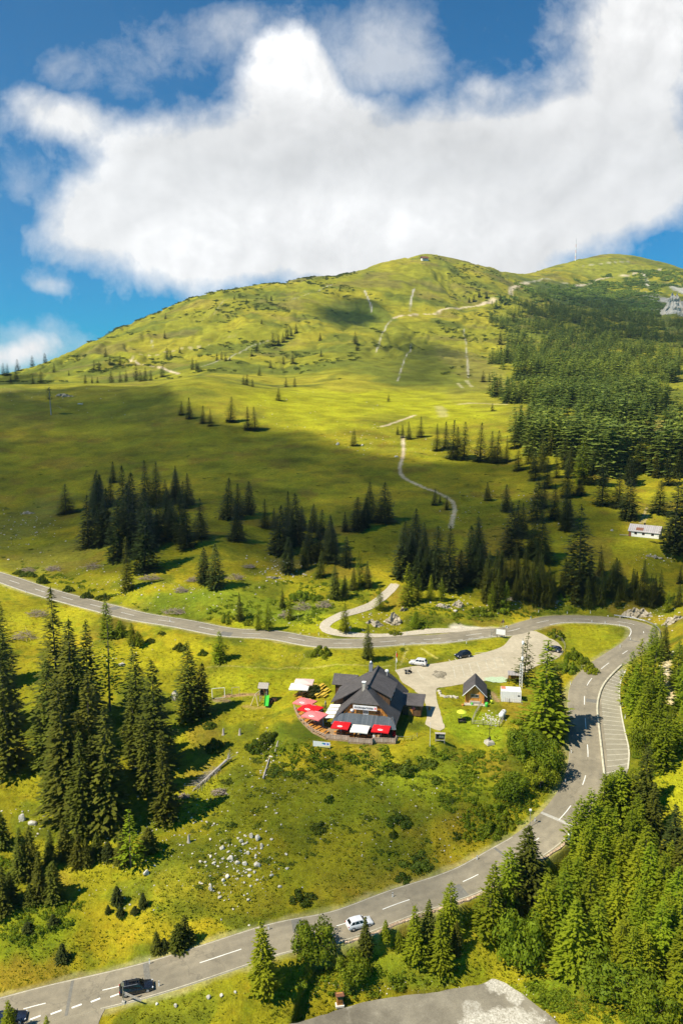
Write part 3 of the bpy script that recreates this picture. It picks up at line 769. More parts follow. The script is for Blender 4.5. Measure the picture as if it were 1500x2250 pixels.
# clouds: billows in the directions where they stand
dirv = w.n('ShaderNodeTexCoord').outputs['Generated']
sx = w.n('ShaderNodeSeparateXYZ'); w.l(dirv, sx.inputs[0])
yy = w.math('MAXIMUM', sx.outputs[1], .02)
ss, ee = w.math('DIVIDE', sx.outputs[0], yy), w.math('DIVIDE', sx.outputs[2], yy)
cv = w.n('ShaderNodeCombineXYZ'); w.l(ss, cv.inputs[0]); w.l(ee, cv.inputs[1]); cvo = cv.outputs[0]
def blob(u, v, ru, rv, ang=0.0, k=1.0):
    s0, e0 = se(u, v); s1, _ = se(u + ru, v); _, e1 = se(u, v - rv)
    a, b = abs(float(s1 - s0)), abs(float(e1 - e0)); ca, sa = math.cos(R(ang)), math.sin(R(ang))
    dx, dy = w.math('SUBTRACT', ss, float(s0)), w.math('SUBTRACT', ee, float(e0))
    px = w.math('DIVIDE', w.math('ADD', w.math('MULTIPLY', dx, ca), w.math('MULTIPLY', dy, sa)), a)
    py = w.math('DIVIDE', w.math('SUBTRACT', w.math('MULTIPLY', dy, ca), w.math('MULTIPLY', dx, sa)), b)
    q = w.math('ADD', w.math('MULTIPLY', px, px), w.math('MULTIPLY', py, py))
    return w.math('MULTIPLY', w.math('POWER', 2.718, w.math('MULTIPLY', q, -1.0)), k)
def total(bl):
    o = None
    for b in bl:
        f = blob(*b); o = f if o is None else w.math('ADD', o, f)
    return o
big = [(700,430,420,180,0,1.15),(380,400,230,130,18,.8),(620,140,105,130,0,1.0),(690,205,120,66,-20,.5),(140,255,130,62,-18,.85),(230,480,150,80,20,.5),(440,560,120,90,0,.6),(1080,360,300,135,0,.95),(1410,110,180,200,0,1.15),
       (1400,390,230,100,6,1.0),(1050,520,260,70,0,.8),(40,775,130,42,12,.75),(100,628,56,28,-10,.5),(880,560,400,60,0,.6),(1060,190,60,40,0,.35),(1150,610,80,30,0,.4),(1260,300,120,70,0,.5)]
fld = total(big)
def shifted(dx, dy):
    v = w.n('ShaderNodeVectorMath', operation='ADD'); w.l(cvo, v.inputs[0]); v.inputs[1].default_value = (dx, dy, 0)
    # the air's own swirl breaks the billows up
    n_ = w.n('ShaderNodeTexNoise'); n_.inputs['Scale'].default_value = 9; n_.inputs['Detail'].default_value = 4; w.l(v.outputs[0], n_.inputs['Vector'])
    sc = w.n('ShaderNodeVectorMath', operation='SCALE'); sc.inputs['Scale'].default_value = .05; w.l(n_.outputs[1], sc.inputs[0])
    q = w.n('ShaderNodeVectorMath', operation='ADD'); w.l(v.outputs[0], q.inputs[0]); w.l(sc.outputs[0], q.inputs[1]); return q.outputs[0]
def vor(vec, scale):
    v = w.n('ShaderNodeTexVoronoi', feature='F1'); v.inputs['Scale'].default_value = scale
    w.l(vec, v.inputs['Vector']); return w.math('SUBTRACT', .5, v.outputs['Distance'])
def billow(vec):
    o = w.math('MULTIPLY', w.math('SUBTRACT', w.noise(vec, 6, 10, .62), .5), 1.5)
    o = w.math('ADD', o, w.math('MULTIPLY', vor(vec, 11), .28)); o = w.math('ADD', o, w.math('MULTIPLY', vor(vec, 27), .17)); return w.math('ADD', o, w.math('MULTIPLY', vor(vec, 60), .08))
b0, b1 = billow(shifted(0, 0)), billow(shifted(-.011, .016))
fld2 = w.math('ADD', fld, w.math('MULTIPLY', b0, .85))
alpha = w.rng(w.math('ADD', fld2, w.math('MULTIPLY', w.math('SUBTRACT', w.noise(shifted(.7, .4), 22, 10, .7), .5), .5)), .30, .84)
wisp = w.math('MULTIPLY', w.rng(w.math('ADD', total([(300,150,260,90,10,.6),(800,80,190,110,0,.75),(900,170,170,70,0,.6),(60,390,110,90,0,.5),(100,626,70,44,-10,.55),(60,760,200,70,10,.8),(1180,220,120,90,0,.5),(470,50,120,60,0,.45),(300,600,120,60,0,.4),(1200,560,120,50,0,.5)]), w.math('MULTIPLY', w.math('SUBTRACT', w.noise(shifted(.3, .1), 10, 9, .66), .5), 1.6)), .35, 1.0), .62)
alpha = w.math('MAXIMUM', alpha, wisp)
gray = total([(640,330,330,85,0,1.0),(930,280,260,80,-8,.8),(1200,380,240,110,0,.55),(1420,300,150,90,0,.6),(1300,120,140,120,0,.25)])
lit = total([(600,110,110,110,0,1.0),(660,175,130,40,-14,.9),(780,490,300,70,0,.6),(200,320,120,60,0,.35),(430,560,140,80,0,.5),(1440,60,120,100,0,.6)])
emb = w.math('MULTIPLY', w.math('SUBTRACT', b0, b1), w.math('ADD', .30, w.math('MULTIPLY', lit, .40)))  # sunward shading of the billows, painted into the cloud brightness
br = w.math('ADD', w.math('SUBTRACT', .80, w.math('MULTIPLY', gray, .12)), w.math('MULTIPLY', lit, .16))
br = w.math('ADD', br, emb)
br = w.math('ADD', br, w.math('MULTIPLY', w.math('SUBTRACT', w.noise(cvo, 3.2, 7, .62), .5), .30))
br = w.math('MULTIPLY', w.math('MINIMUM', w.math('MAXIMUM', br, .40), 1.06), .90)
cc = w.n('ShaderNodeCombineColor'); w.l(w.math('MULTIPLY', br, 1.0), cc.inputs[0]); w.l(w.math('MULTIPLY', br, .985), cc.inputs[1]); w.l(w.math('MULTIPLY', br, .97), cc.inputs[2])
bgc = w.n('ShaderNodeBackground'); w.l(cc.outputs[0], bgc.inputs['Color']); bgc.inputs['Strength'].default_value = 1.0
front = w.rng(sx.outputs[1], .15, .35)
mx = w.n('ShaderNodeMixShader'); w.l(w.math('MULTIPLY', alpha, front), mx.inputs[0]); w.l(bg.outputs[0], mx.inputs[1]); w.l(bgc.outputs[0], mx.inputs[2])
w.l(mx.outputs[0], w.out.inputs['Surface'])
SC.view_settings.view_transform = 'Standard'; SC.view_settings.look = 'None'; SC.view_settings.exposure = 0.46; SC.view_settings.gamma = 1.0
SC.cycles.use_denoising = True
try: SC.cycles.denoiser = 'OPENIMAGEDENOISE'
except Exception: pass
SC.cycles.max_bounces = 6; SC.cycles.diffuse_bounces = 2; SC.cycles.glossy_bounces = 2; SC.cycles.transmission_bounces = 3; SC.cycles.volume_bounces = 0; SC.cycles.transparent_max_bounces = 12
SC.cycles.use_adaptive_sampling = True; SC.cycles.adaptive_threshold = .02
# ------------------------------------------------------------------ foliage
def foliage(name, col, tip, trans=.3, var=.22):
    t = NT(name)
    at = t.n('ShaderNodeAttribute', attribute_name='tint', attribute_type='GEOMETRY').outputs['Fac']
    oi = t.n('ShaderNodeObjectInfo').outputs['Random']
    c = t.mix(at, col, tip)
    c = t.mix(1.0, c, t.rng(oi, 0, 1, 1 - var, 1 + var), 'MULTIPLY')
    hs = t.n('ShaderNodeHueSaturation'); t.l(c, hs.inputs['Color'])
    t.l(t.rng(t.math('FRACT', t.math('MULTIPLY', oi, 7.31)), 0, 1, .485, .515), hs.inputs['Hue'])
    c = hs.outputs[0]
    d = t.n('ShaderNodeBsdfPrincipled'); d.inputs['Roughness'].default_value = .65; d.inputs['Specular IOR Level'].default_value = .18
    t.l(c, d.inputs['Base Color'])
    tr = t.n('ShaderNodeBsdfTranslucent'); t.l(c, tr.inputs['Color'])
    m = t.n('ShaderNodeMixShader'); m.inputs[0].default_value = trans
    t.l(d.outputs[0], m.inputs[1]); t.l(tr.outputs[0], m.inputs[2]); t.l(m.outputs[0], t.out.inputs['Surface'])
    return t.m
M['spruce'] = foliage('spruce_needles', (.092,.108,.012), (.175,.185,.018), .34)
M['spruce_shaded'] = foliage('shaded_spruce_needles', (.043,.062,.013), (.088,.112,.018), .25)  # darker copy of the spruce needles, the slope's shade put into the colour
M['larch'] = foliage('larch_needles', (.215,.275,.012), (.375,.42,.020), .5)
M['forest'] = foliage('forest_needles', (.15,.215,.042), (.34,.395,.055), .4, .3)
M['leaf'] = foliage('broad_leaves', (.145,.20,.010), (.285,.325,.013), .35)
M['dwarf'] = foliage('dwarf_pine_needles', (.070,.105,.010), (.150,.190,.014), .3)
M['herb'] = foliage('herb_leaves', (.130,.185,.010), (.255,.270,.014), .35)
M['bark'] = simple('bark', (.17,.13,.095), .95, 0, .1, .45, 6)
M['grey_wood'] = simple('weathered_wood', (.40,.36,.31), .9, 0, .1, .35, 5)

class Leafs:
    def __init__(s, seed): s.V, s.T, s.rg = [], [], np.random.default_rng(seed)
    def kite(s, c, d, w, l, tint):
        """leafy spray: c root, d unit direction, w unit side vector, l (length, width)"""
        c, d, w = map(np.asarray, (c, d, w))
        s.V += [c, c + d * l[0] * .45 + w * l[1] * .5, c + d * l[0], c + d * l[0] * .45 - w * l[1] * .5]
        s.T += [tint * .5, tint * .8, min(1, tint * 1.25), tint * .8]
    def obj(s, name, mat):
        n = len(s.V) // 4; Fq = np.arange(4 * n).reshape(-1, 4)
        o = np_mesh(name, np.array(s.V), Fq, mat, attrs={'tint': ('FLOAT', np.array(s.T))}); return o

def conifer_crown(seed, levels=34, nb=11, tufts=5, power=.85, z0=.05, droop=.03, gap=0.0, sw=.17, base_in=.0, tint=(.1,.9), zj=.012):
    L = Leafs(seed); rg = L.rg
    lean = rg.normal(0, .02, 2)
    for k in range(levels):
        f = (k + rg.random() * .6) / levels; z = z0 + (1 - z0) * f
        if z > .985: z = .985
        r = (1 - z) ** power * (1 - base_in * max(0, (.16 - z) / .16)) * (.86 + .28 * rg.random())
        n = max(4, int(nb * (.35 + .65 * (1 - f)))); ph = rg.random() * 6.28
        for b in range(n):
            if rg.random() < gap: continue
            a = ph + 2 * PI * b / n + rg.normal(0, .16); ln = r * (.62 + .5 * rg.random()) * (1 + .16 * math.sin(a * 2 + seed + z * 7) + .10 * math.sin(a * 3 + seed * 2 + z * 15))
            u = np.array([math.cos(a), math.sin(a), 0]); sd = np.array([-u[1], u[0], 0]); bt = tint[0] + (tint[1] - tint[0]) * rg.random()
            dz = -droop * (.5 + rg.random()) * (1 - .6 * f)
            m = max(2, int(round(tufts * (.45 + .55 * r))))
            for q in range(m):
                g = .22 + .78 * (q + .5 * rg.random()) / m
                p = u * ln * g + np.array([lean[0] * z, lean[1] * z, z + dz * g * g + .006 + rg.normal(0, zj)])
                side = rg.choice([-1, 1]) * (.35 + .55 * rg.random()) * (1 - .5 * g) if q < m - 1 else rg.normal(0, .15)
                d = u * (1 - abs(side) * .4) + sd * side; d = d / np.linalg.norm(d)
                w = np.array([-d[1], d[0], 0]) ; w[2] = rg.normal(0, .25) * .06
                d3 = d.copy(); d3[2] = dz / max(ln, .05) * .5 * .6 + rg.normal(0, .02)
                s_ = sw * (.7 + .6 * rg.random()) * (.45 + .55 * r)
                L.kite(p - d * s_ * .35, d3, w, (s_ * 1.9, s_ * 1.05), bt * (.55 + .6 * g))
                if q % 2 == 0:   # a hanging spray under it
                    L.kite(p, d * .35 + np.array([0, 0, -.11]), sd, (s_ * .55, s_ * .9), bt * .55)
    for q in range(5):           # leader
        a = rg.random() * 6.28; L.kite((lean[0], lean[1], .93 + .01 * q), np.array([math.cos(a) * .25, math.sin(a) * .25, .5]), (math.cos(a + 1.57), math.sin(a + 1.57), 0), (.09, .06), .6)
    return L

def trunk_mesh(r0=.055, h=.96, n=7):
    b = MB(); pr = [(r0 * 1.35, -.03), (r0, .03), (r0 * .6, .45), (r0 * .12, h)]
    b.lathe(pr, n=n); return b

def clump_crown(seed, lobes=26, per=46, leaf=.15, flat=1.0, vz=1.0, low=False):
    L = Leafs(seed); rg = L.rg
    for k in range(lobes):
        a = rg.random() * 6.28; rr = (.72 if not low else .92) * math.sqrt(rg.random()); zz = (.25 + .62 * rg.random() * math.sqrt(max(0.05, 1 - rr * rr * 1.2))) * (1 if not low else .8 - .5 * rr)
        c = np.array([rr * math.cos(a), rr * math.sin(a), zz * flat]); sz = (.20 + .17 * rg.random()) * (1 if not low else .8); bt = .15 + .75 * rg.random()
        for q in range(per):
            d = rg.normal(0, 1, 3); d /= np.linalg.norm(d); d[2] = abs(d[2]) * .9 - .25
            p = c + d * sz * (.75 + .35 * rg.random()) * np.array([1, 1, .85 * flat])
            if p[2] < .02: p[2] = .02 + .05 * rg.random()
            t = np.cross(d, rg.normal(0, 1, 3)); t /= np.linalg.norm(t) + 1e-9; w = np.cross(d, t)
            t = t + d * .35; t[2] *= vz; w = w * np.array([1, 1, vz])
            s_ = leaf * (.6 + .8 * rg.random()); L.kite(p - t * s_ * .5, t, w, (s_, s_ * .8), bt * (.6 + .7 * rg.random()))
    return L

def hide(o): return o
PROTO = {}
def proto(kind, seed):
    key = (kind, seed)
    if key in PROTO: return PROTO[key]
    sd = seed * 31 + len(kind) * 7
    if kind in ('spruce', 'cold'):
        L = conifer_crown(sd, 38, 14, 6, .58 + .07 * (seed % 4), .035, .03 + .012 * (seed % 3), .04 + .05 * (seed % 2), .155, .25); mat = M['spruce' if kind == 'spruce' else 'spruce_shaded']; b = trunk_mesh()
    elif kind == 'larch':
        L = conifer_crown(sd, 32, 13, 6, .50 + .06 * (seed % 4), .05, .012, .08 + .04 * (seed % 3), .155, .35, zj=.026); mat = M['larch']; b = trunk_mesh(.05)
    elif kind == 'sparse':
        L = conifer_crown(sd, 19, 10, 5, .95, .14, .03, .18, .15, .4); mat = M['spruce']; b = trunk_mesh(.05)
    elif kind == 'thin_larch':
        L = conifer_crown(sd, 20, 9, 4, .6, .22, .02, .22, .14, .3); mat = M['larch']; b = trunk_mesh(.05)
    elif kind == 'far':
        L = conifer_crown(sd, 24, 12, 4, .52, .02, .03, .0, .26, .15); mat = M['spruce_shaded']; b = trunk_mesh(.05, n=5)
    elif kind == 'broad':
        L = clump_crown(sd, 44, 90, .095, 1.0, .6); mat = M['leaf']; b = MB(); b.tube((0,0,-.05),(0,0,.6),.05,.02); [b.tube((0,0,.2),(.4*math.cos(a),.4*math.sin(a),.55),.025,.008,5) for a in (0,1.3,2.5,3.8,5.1)]
    elif kind == 'bush':
        L = clump_crown(sd, 26, 64, .11, .95, 1.0, True); mat = M['leaf']; b = None
    elif kind == 'dwarf':
        L = clump_crown(sd, 34, 60, .11, .9, 1.0, True); mat = M['dwarf']; b = None
    elif kind == 'herb':
        L = clump_crown(sd, 14, 36, .16, .8); mat = M['herb']; b = None
    cr = L.obj('crown', mat).data; tr = b.mesh('trunk', M['bark']) if b else None
    for o in [o for o in COL.objects if o.data == cr]: bpy.data.objects.remove(o)
    PROTO[key] = (cr, tr); return PROTO[key]

KINDS = {  # name, what it is called, category, radius / height, prototypes
 'spruce': ('spruce_tree', 'dark green spruce', 'spruce tree', .19, 7), 'cold': ('spruce_tree', 'blackish green spruce', 'spruce tree', .26, 7),
 'larch': ('larch_tree', 'bright green larch', 'larch tree', .21, 7), 'sparse': ('spruce_tree', 'thin open spruce', 'spruce tree', .17, 2),
 'thin_larch': ('larch_tree', 'thin wispy larch', 'larch tree', .19, 2), 'far': ('spruce_tree', 'small dark spruce', 'spruce tree', .27, 4),
 'broad': ('broadleaf_tree', 'round leafy tree', 'tree', .55, 3), 'bush': ('bush', 'leafy green bush', 'bush', .7, 6), 'dwarf': ('mountain_pine', 'low dark mountain pine', 'mountain pine', .9, 6),
 'herb': ('herb_clump', 'pale green herb clump', 'plant', .9, 3)}
ORD = ['', 'first', 'second', 'third', 'fourth', 'fifth', 'sixth', 'seventh', 'eighth', 'ninth', 'tenth', 'eleventh', 'twelfth', 'thirteenth', 'fourteenth', 'fifteenth', 'sixteenth', 'seventeenth', 'eighteenth', 'nineteenth', 'twentieth']
SPRUCES = []
def put_tree(kind, p, h, r, label, group, cat=None):
    nm, _, c, _, ns = KINDS[kind]; rn = random.Random(int(p.x * 131 + p.y * 977) & 0xffff)
    cr, tr = proto(kind, rn.randrange(ns))
    e = thing(nm, label, cat or c, p - Vector((0, 0, .03 * h if tr else .05 * h)), rn.random() * 6.28, group, (r * rn.uniform(.92, 1.08), r * rn.uniform(.92, 1.08), h))
    if tr: e.rotation_euler = (rn.gauss(0, .025), rn.gauss(0, .025), rn.random() * 6.28)
    o = bpy.data.objects.new('crown', cr); COL.objects.link(o); o.parent = e
    if tr:
        o = bpy.data.objects.new('trunk', tr); COL.objects.link(o); o.parent = e
    if nm == 'spruce_tree': SPRUCES.append((h / depth(p), e))
    return e
def tree_size(p, vb, vt):
    """height whose top shows at row vt"""
    lo, hi = .2, 70
    for _ in range(30):
        m = (lo + hi) / 2
        if pix((p.x, p.y, p.z + m))[1] > vt: lo = m
        else: hi = m
    return lo
def stand(where, group, kind, items):
    """trees of one clump; each label counts them from the left by their tops"""
    it = []
    for q in items:
        u, vb, vt = q[:3]; k = q[3] if len(q) > 3 and q[3] else kind; wr = q[4] if len(q) > 4 else None
        it.append([u, vb, vt, k, wr])
    it.sort(key=lambda q: q[0]); n = len(it)
    for i, (u, vb, vt, k, wr) in enumerate(it):
        p = raycast(u, vb); h = tree_size(p, vb, vt)
        nm, word, c, rh, ns = KINDS[k]
        if n == 1: lab = f'{word} {where}'
        elif n == 2: lab = f'{word}, {"left" if i == 0 else "right"} one of the two {where}'
        elif n == 3: lab = f'{word}, {("leftmost", "middle", "rightmost")[i]} one of the three {where}'
        elif i == 0: lab = f'{word}, leftmost {where}'
        elif i == n - 1: lab = f'{word}, rightmost {where}'
        else: lab = f'{word}, {ORD[i + 1]} from left {where}'
        put_tree(k, p, h, h * (wr or rh) * (1.5 if k == 'cold' else 1.18) if wr else h * rh * 1.05, lab, group if n > 1 else None)

g1 = 'spruces on the shaded meadow above the upper road'
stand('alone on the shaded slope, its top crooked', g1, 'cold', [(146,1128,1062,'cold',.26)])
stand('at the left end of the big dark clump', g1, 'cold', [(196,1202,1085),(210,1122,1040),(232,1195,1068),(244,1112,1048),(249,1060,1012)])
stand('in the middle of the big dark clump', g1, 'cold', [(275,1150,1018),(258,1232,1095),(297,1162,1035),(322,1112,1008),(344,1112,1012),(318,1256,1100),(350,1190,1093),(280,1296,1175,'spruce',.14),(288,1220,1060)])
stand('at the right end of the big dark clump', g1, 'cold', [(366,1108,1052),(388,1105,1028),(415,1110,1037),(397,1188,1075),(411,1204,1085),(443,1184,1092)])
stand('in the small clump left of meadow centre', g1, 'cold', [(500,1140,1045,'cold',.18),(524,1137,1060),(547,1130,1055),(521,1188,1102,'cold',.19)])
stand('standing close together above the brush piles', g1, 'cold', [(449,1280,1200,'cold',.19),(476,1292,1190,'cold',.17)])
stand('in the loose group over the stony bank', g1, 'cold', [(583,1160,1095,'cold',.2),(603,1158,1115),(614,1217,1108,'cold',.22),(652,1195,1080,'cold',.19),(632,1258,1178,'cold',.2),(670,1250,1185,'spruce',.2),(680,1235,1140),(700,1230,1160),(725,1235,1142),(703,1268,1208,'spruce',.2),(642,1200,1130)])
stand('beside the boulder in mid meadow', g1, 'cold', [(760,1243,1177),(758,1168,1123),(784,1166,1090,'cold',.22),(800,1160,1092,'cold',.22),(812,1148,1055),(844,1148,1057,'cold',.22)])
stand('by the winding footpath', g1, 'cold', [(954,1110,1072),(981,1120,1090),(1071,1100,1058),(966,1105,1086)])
stand('alone among rocks at the shadow edge', g1, 'cold', [(776,980,941,'cold',.22)])
g2 = 'spruces at the upper edge of the meadow'
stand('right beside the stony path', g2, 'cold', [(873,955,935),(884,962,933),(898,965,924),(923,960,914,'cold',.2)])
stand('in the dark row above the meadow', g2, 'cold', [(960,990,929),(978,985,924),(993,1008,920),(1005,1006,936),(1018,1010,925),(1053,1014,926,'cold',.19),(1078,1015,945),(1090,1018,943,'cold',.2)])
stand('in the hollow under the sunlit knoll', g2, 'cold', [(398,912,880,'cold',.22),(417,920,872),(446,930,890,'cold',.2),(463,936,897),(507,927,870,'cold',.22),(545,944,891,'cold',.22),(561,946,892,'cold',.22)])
g3 = 'tall spruces behind the gravel track'
stand('in the tall dark stand behind the track', g3, 'cold', [(884,1270,1155),(902,1262,1160),(934,1256,1145),(956,1275,1152),(985,1296,1152,'cold',.17),(1031,1272,1150,'cold',.19),(1008,1290,1205),(918,1290,1205),(1052,1285,1190)])
g4 = 'young conifers along the gravel track'
stand('beside the gravel track bend', g4, 'larch', [(834,1340,1282,'larch',.22),(897,1328,1235,'larch',.22),(918,1322,1260),(945,1318,1262),(970,1320,1268),(757,1388,1322,'larch',.2),(912,1378,1340,'larch',.34)])
stand('in the green thicket left of the track', g4, 'larch', [(737,1315,1240,'spruce',.22),(758,1312,1262,'spruce',.22),(790,1288,1207,'larch',.2),(808,1292,1230,'spruce',.2),(775,1296,1245,'spruce',.2),(590,1385,1318),(567,1384,1325),(527,1362,1300,'spruce'),(620,1335,1290,'spruce'),(637,1362,1310)])
g5 = 'spruces on the shaded slope right of centre'
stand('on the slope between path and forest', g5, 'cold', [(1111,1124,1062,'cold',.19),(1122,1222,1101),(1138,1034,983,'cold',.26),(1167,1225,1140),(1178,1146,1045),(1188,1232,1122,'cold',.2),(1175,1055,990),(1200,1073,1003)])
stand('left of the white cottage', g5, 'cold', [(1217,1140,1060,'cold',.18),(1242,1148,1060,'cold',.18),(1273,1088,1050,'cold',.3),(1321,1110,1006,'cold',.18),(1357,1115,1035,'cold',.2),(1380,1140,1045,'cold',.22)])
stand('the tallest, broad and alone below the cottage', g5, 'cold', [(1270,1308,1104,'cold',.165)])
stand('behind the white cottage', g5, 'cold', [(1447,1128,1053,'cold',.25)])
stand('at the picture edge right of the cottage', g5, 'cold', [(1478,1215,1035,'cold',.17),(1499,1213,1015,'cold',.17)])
g6 = 'mixed conifers along the bank above the hairpin'
stand('in the left part of the bank wood', g6, 'spruce', [(1085,1320,1225),(1068,1322,1240),(1091,1302,1205),(1108,1300,1222),(1133,1292,1210),(1145,1318,1240),(1156,1290,1197),(1110,1335,1275,'larch'),(1080,1340,1278,'larch')])
stand('in the middle part of the bank wood', g6, 'spruce', [(1185,1302,1210),(1177,1318,1243,'larch',.17),(1203,1306,1250),(1192,1318,1262),(1215,1316,1268),(1230,1312,1255),(1247,1314,1262),(1277,1310,1232)])
stand('in the right part of the bank wood', g6, 'spruce', [(1319,1264,1196),(1300,1322,1256),(1318,1328,1250),(1338,1310,1238,'spruce',.24),(1354,1308,1228,'spruce',.24),(1388,1306,1247),(1405,1330,1258),(1425,1322,1278,'larch'),(1438,1294,1262),(1370,1318,1262)])
stand('on the bank at the right picture edge', g6, 'spruce', [(1492,1282,1240),(1490,1332,1280),(1465,1345,1295,'larch'),(1478,1330,1300,'larch')])

g7 = 'tall spruces in the left foreground'
stand('at the left picture edge, lower part hidden', g7, 'spruce', [(4,1500,1285,'spruce',.165),(14,1590,1350,'spruce',.155),(22,1690,1420,'spruce',.155)])
stand('in the tall left clump', g7, 'spruce', [(132,1590,1280,'spruce',.165),(165,1650,1345,'spruce',.165),(108,1690,1440,'spruce',.165),(158,1790,1480,'spruce',.165),(195,1740,1470,'spruce',.155),(128,1760,1545,'spruce',.165),(180,1830,1600,'spruce',.165)])
stand('in the tall right clump', g7, 'spruce', [(312,1625,1402,'spruce',.175),(345,1690,1445,'spruce',.175),(365,1800,1600,'spruce',.17),(300,1668,1500,'spruce',.175),(330,1740,1560,'spruce',.17)])
stand('between the two tall left clumps', g7, 'spruce', [(236,1815,1540,'spruce',.165),(258,1800,1600,'spruce',.17),(208,1812,1610,'spruce',.165)])
stand('with bare trunk, between the tall clumps', g7, 'thin_larch', [(242,1562,1318,'thin_larch',.17)])
stand('left of the playground', g7, 'spruce', [(420,1578,1405,'spruce',.19),(443,1570,1455,'spruce',.2)])
g8 = 'young conifers below the tall spruces'
stand('in the young thicket by the left edge', g8, 'spruce', [(4,2010,1900,'spruce',.2),(22,1985,1915,'spruce',.24),(45,1930,1815,'spruce',.18),(66,1925,1812,'spruce',.18),(86,1976,1868,'spruce',.2),(120,1978,1890,'spruce',.24),(68,1985,1940,'spruce',.4),(5,1860,1780,'spruce',.25),(110,1900,1822,'spruce',.2)])
stand('in the young row under the spruces', g8, 'spruce', [(148,1882,1792,'spruce',.2),(174,1900,1830,'spruce',.24),(193,1898,1838,'spruce',.25),(214,1882,1828,'spruce',.28),(238,1886,1846,'spruce',.35),(288,1905,1775,'thin_larch',.22),(270,1896,1820,'spruce',.25),(325,1870,1815,'spruce',.4)])
stand('small, scattered on the lower left meadow', g8, 'spruce', [(258,1985,1945,'spruce',.34),(315,1992,1960,'spruce',.3),(265,2012,1992,'spruce',.5),(118,2032,2008,'spruce',.5),(62,2045,2025,'spruce',.6),(138,2110,2070,'spruce',.34),(238,2006,1988,'spruce',.35),(297,2006,1990,'spruce',.5)])
stand('on the verge left of the black estate car', g8, 'larch', [(345,2092,2045,'spruce',.28),(362,2088,2060,'spruce',.4),(392,2086,2028,'spruce',.33),(408,2072,2008,'spruce',.3)])
g9 = 'trees between the two roads at the left'
stand('standing just below the upper road', g9, 'larch', [(237,1400,1315,'larch',.24),(265,1398,1362,'larch',.4),(292,1416,1366,'larch',.25),(306,1418,1385,'larch',.4),(482,1452,1386,'larch',.28),(808,1448,1372,'spruce',.19)])

g10 = 'conifers by the cabin and the lattice mast'
stand('with open branches behind the lattice mast', None, 'sparse', [(1149,1500,1385,'sparse',.27)])
stand('the tall sunlit one right of the white container', g10, 'larch', [(1196,1610,1400,'larch',.235)])
stand('dark, behind the tall sunlit larch', g10, 'spruce', [(1218,1600,1455,'spruce',.22)])
g11 = 'trees along the lower road'
stand('below the lower road at bottom left', g11, 'larch', [(22,2275,2198,'larch',.22),(104,2275,2232,'larch',.2)])
stand('in front of the white hatchback', g11, 'spruce', [(803,2096,2012,'spruce',.2)])
stand('at the roadside left of the white hatchback', g11, 'larch', [(583,2178,2022,'larch',.22)])
stand('below the road right of the hatchback', g11, 'larch', [(846,2068,2020,'larch',.25),(876,2085,2045,'larch',.35),(914,2112,1992,'larch',.22),(936,2085,1972,'spruce',.2),(968,2132,2008,'larch',.22),(985,2052,1934,'larch',.2),(1000,2095,2020,'spruce',.2)])
stand('between the road and the round tree', g11, 'larch', [(1069,2058,1894,'larch',.2),(1116,1985,1855,'larch',.24),(1160,1965,1810,'spruce',.24),(1135,2000,1900,'spruce',.22),(1095,2010,1935,'spruce',.24)])
g12 = 'larches of the sunlit wood at lower right'
stand('nearest the round tree at lower right', g12, 'larch', [(1195,2080,1918,'larch',.22),(1233,2085,1910,'larch',.22),(1262,2142,1968,'larch',.22),(1306,2125,1972,'larch',.22),(1296,2060,1902,'larch',.22),(1266,2000,1878,'larch',.24),(1215,2040,1925,'larch',.24),(1240,2140,2020,'larch',.28)])
stand('along the road below the cross strip', g12, 'larch', [(1275,1960,1826,'larch',.22),(1314,1960,1828,'larch',.22),(1265,1880,1750,'larch',.22),(1300,1870,1731,'larch',.22),(1290,1920,1790,'larch',.22),(1240,1960,1880,'larch',.3),(1200,1985,1905,'larch',.3),(1330,1900,1770,'larch',.22),(1325,1820,1700,'larch',.24)])
stand('in the inner part of the lower right wood', g12, 'larch', [(1389,1985,1843,'larch',.22),(1422,1990,1852,'larch',.22),(1407,1945,1807,'larch',.22),(1400,2075,1936,'larch',.22),(1443,2130,1972,'larch',.22),(1368,2140,2005,'larch',.24),(1350,2050,1920,'larch',.24),(1360,1960,1835,'larch',.22),(1340,2000,1890,'larch',.22),(1420,2170,2050,'larch',.25),(1380,1900,1775,'larch',.22)])
stand('at the right edge of the lower wood', g12, 'larch', [(1476,2040,1897,'larch',.22),(1497,2170,2017,'larch',.22),(1452,2010,1873,'larch',.22),(1480,1900,1765,'cold',.17),(1497,1960,1830,'spruce',.2),(1470,2110,1990,'larch',.22),(1495,2090,1950,'larch',.22),(1480,2240,2110,'larch',.25)])
stand('dark and narrow in the bright larches', g12, 'cold', [(1412,1810,1632,'spruce',.17),(1425,1850,1715,'spruce',.2)])
g13 = 'larches beside the lay-by'
stand('along the upper lay-by', g13, 'larch', [(1382,1545,1428,'larch',.22),(1406,1510,1400,'larch',.22),(1415,1600,1486,'larch',.24),(1394,1565,1455,'larch',.24),(1430,1530,1395,'larch',.22),(1447,1580,1458,'larch',.22),(1432,1455,1372,'larch',.24),(1405,1620,1525,'larch',.24),(1440,1640,1530,'larch',.24)])
stand('between the lay-by and the stony path', g13, 'spruce', [(1458,1450,1366,'spruce',.2),(1470,1640,1550,'larch',.24),(1453,1690,1565,'larch',.24)])
stand('right of the stony path', g13, 'larch', [(1486,1510,1403,'larch',.24),(1499,1490,1420,'larch',.24),(1492,1650,1540,'larch',.24),(1500,1560,1450,'larch',.24),(1480,1640,1580,'larch',.24)])
stand('at the lower end of the lay-by', g13, 'larch', [(1340,1800,1702,'larch',.26),(1362,1800,1680,'larch',.28),(1385,1790,1685,'larch',.26),(1395,1860,1740,'larch',.24),(1310,1850,1760,'larch',.28)])

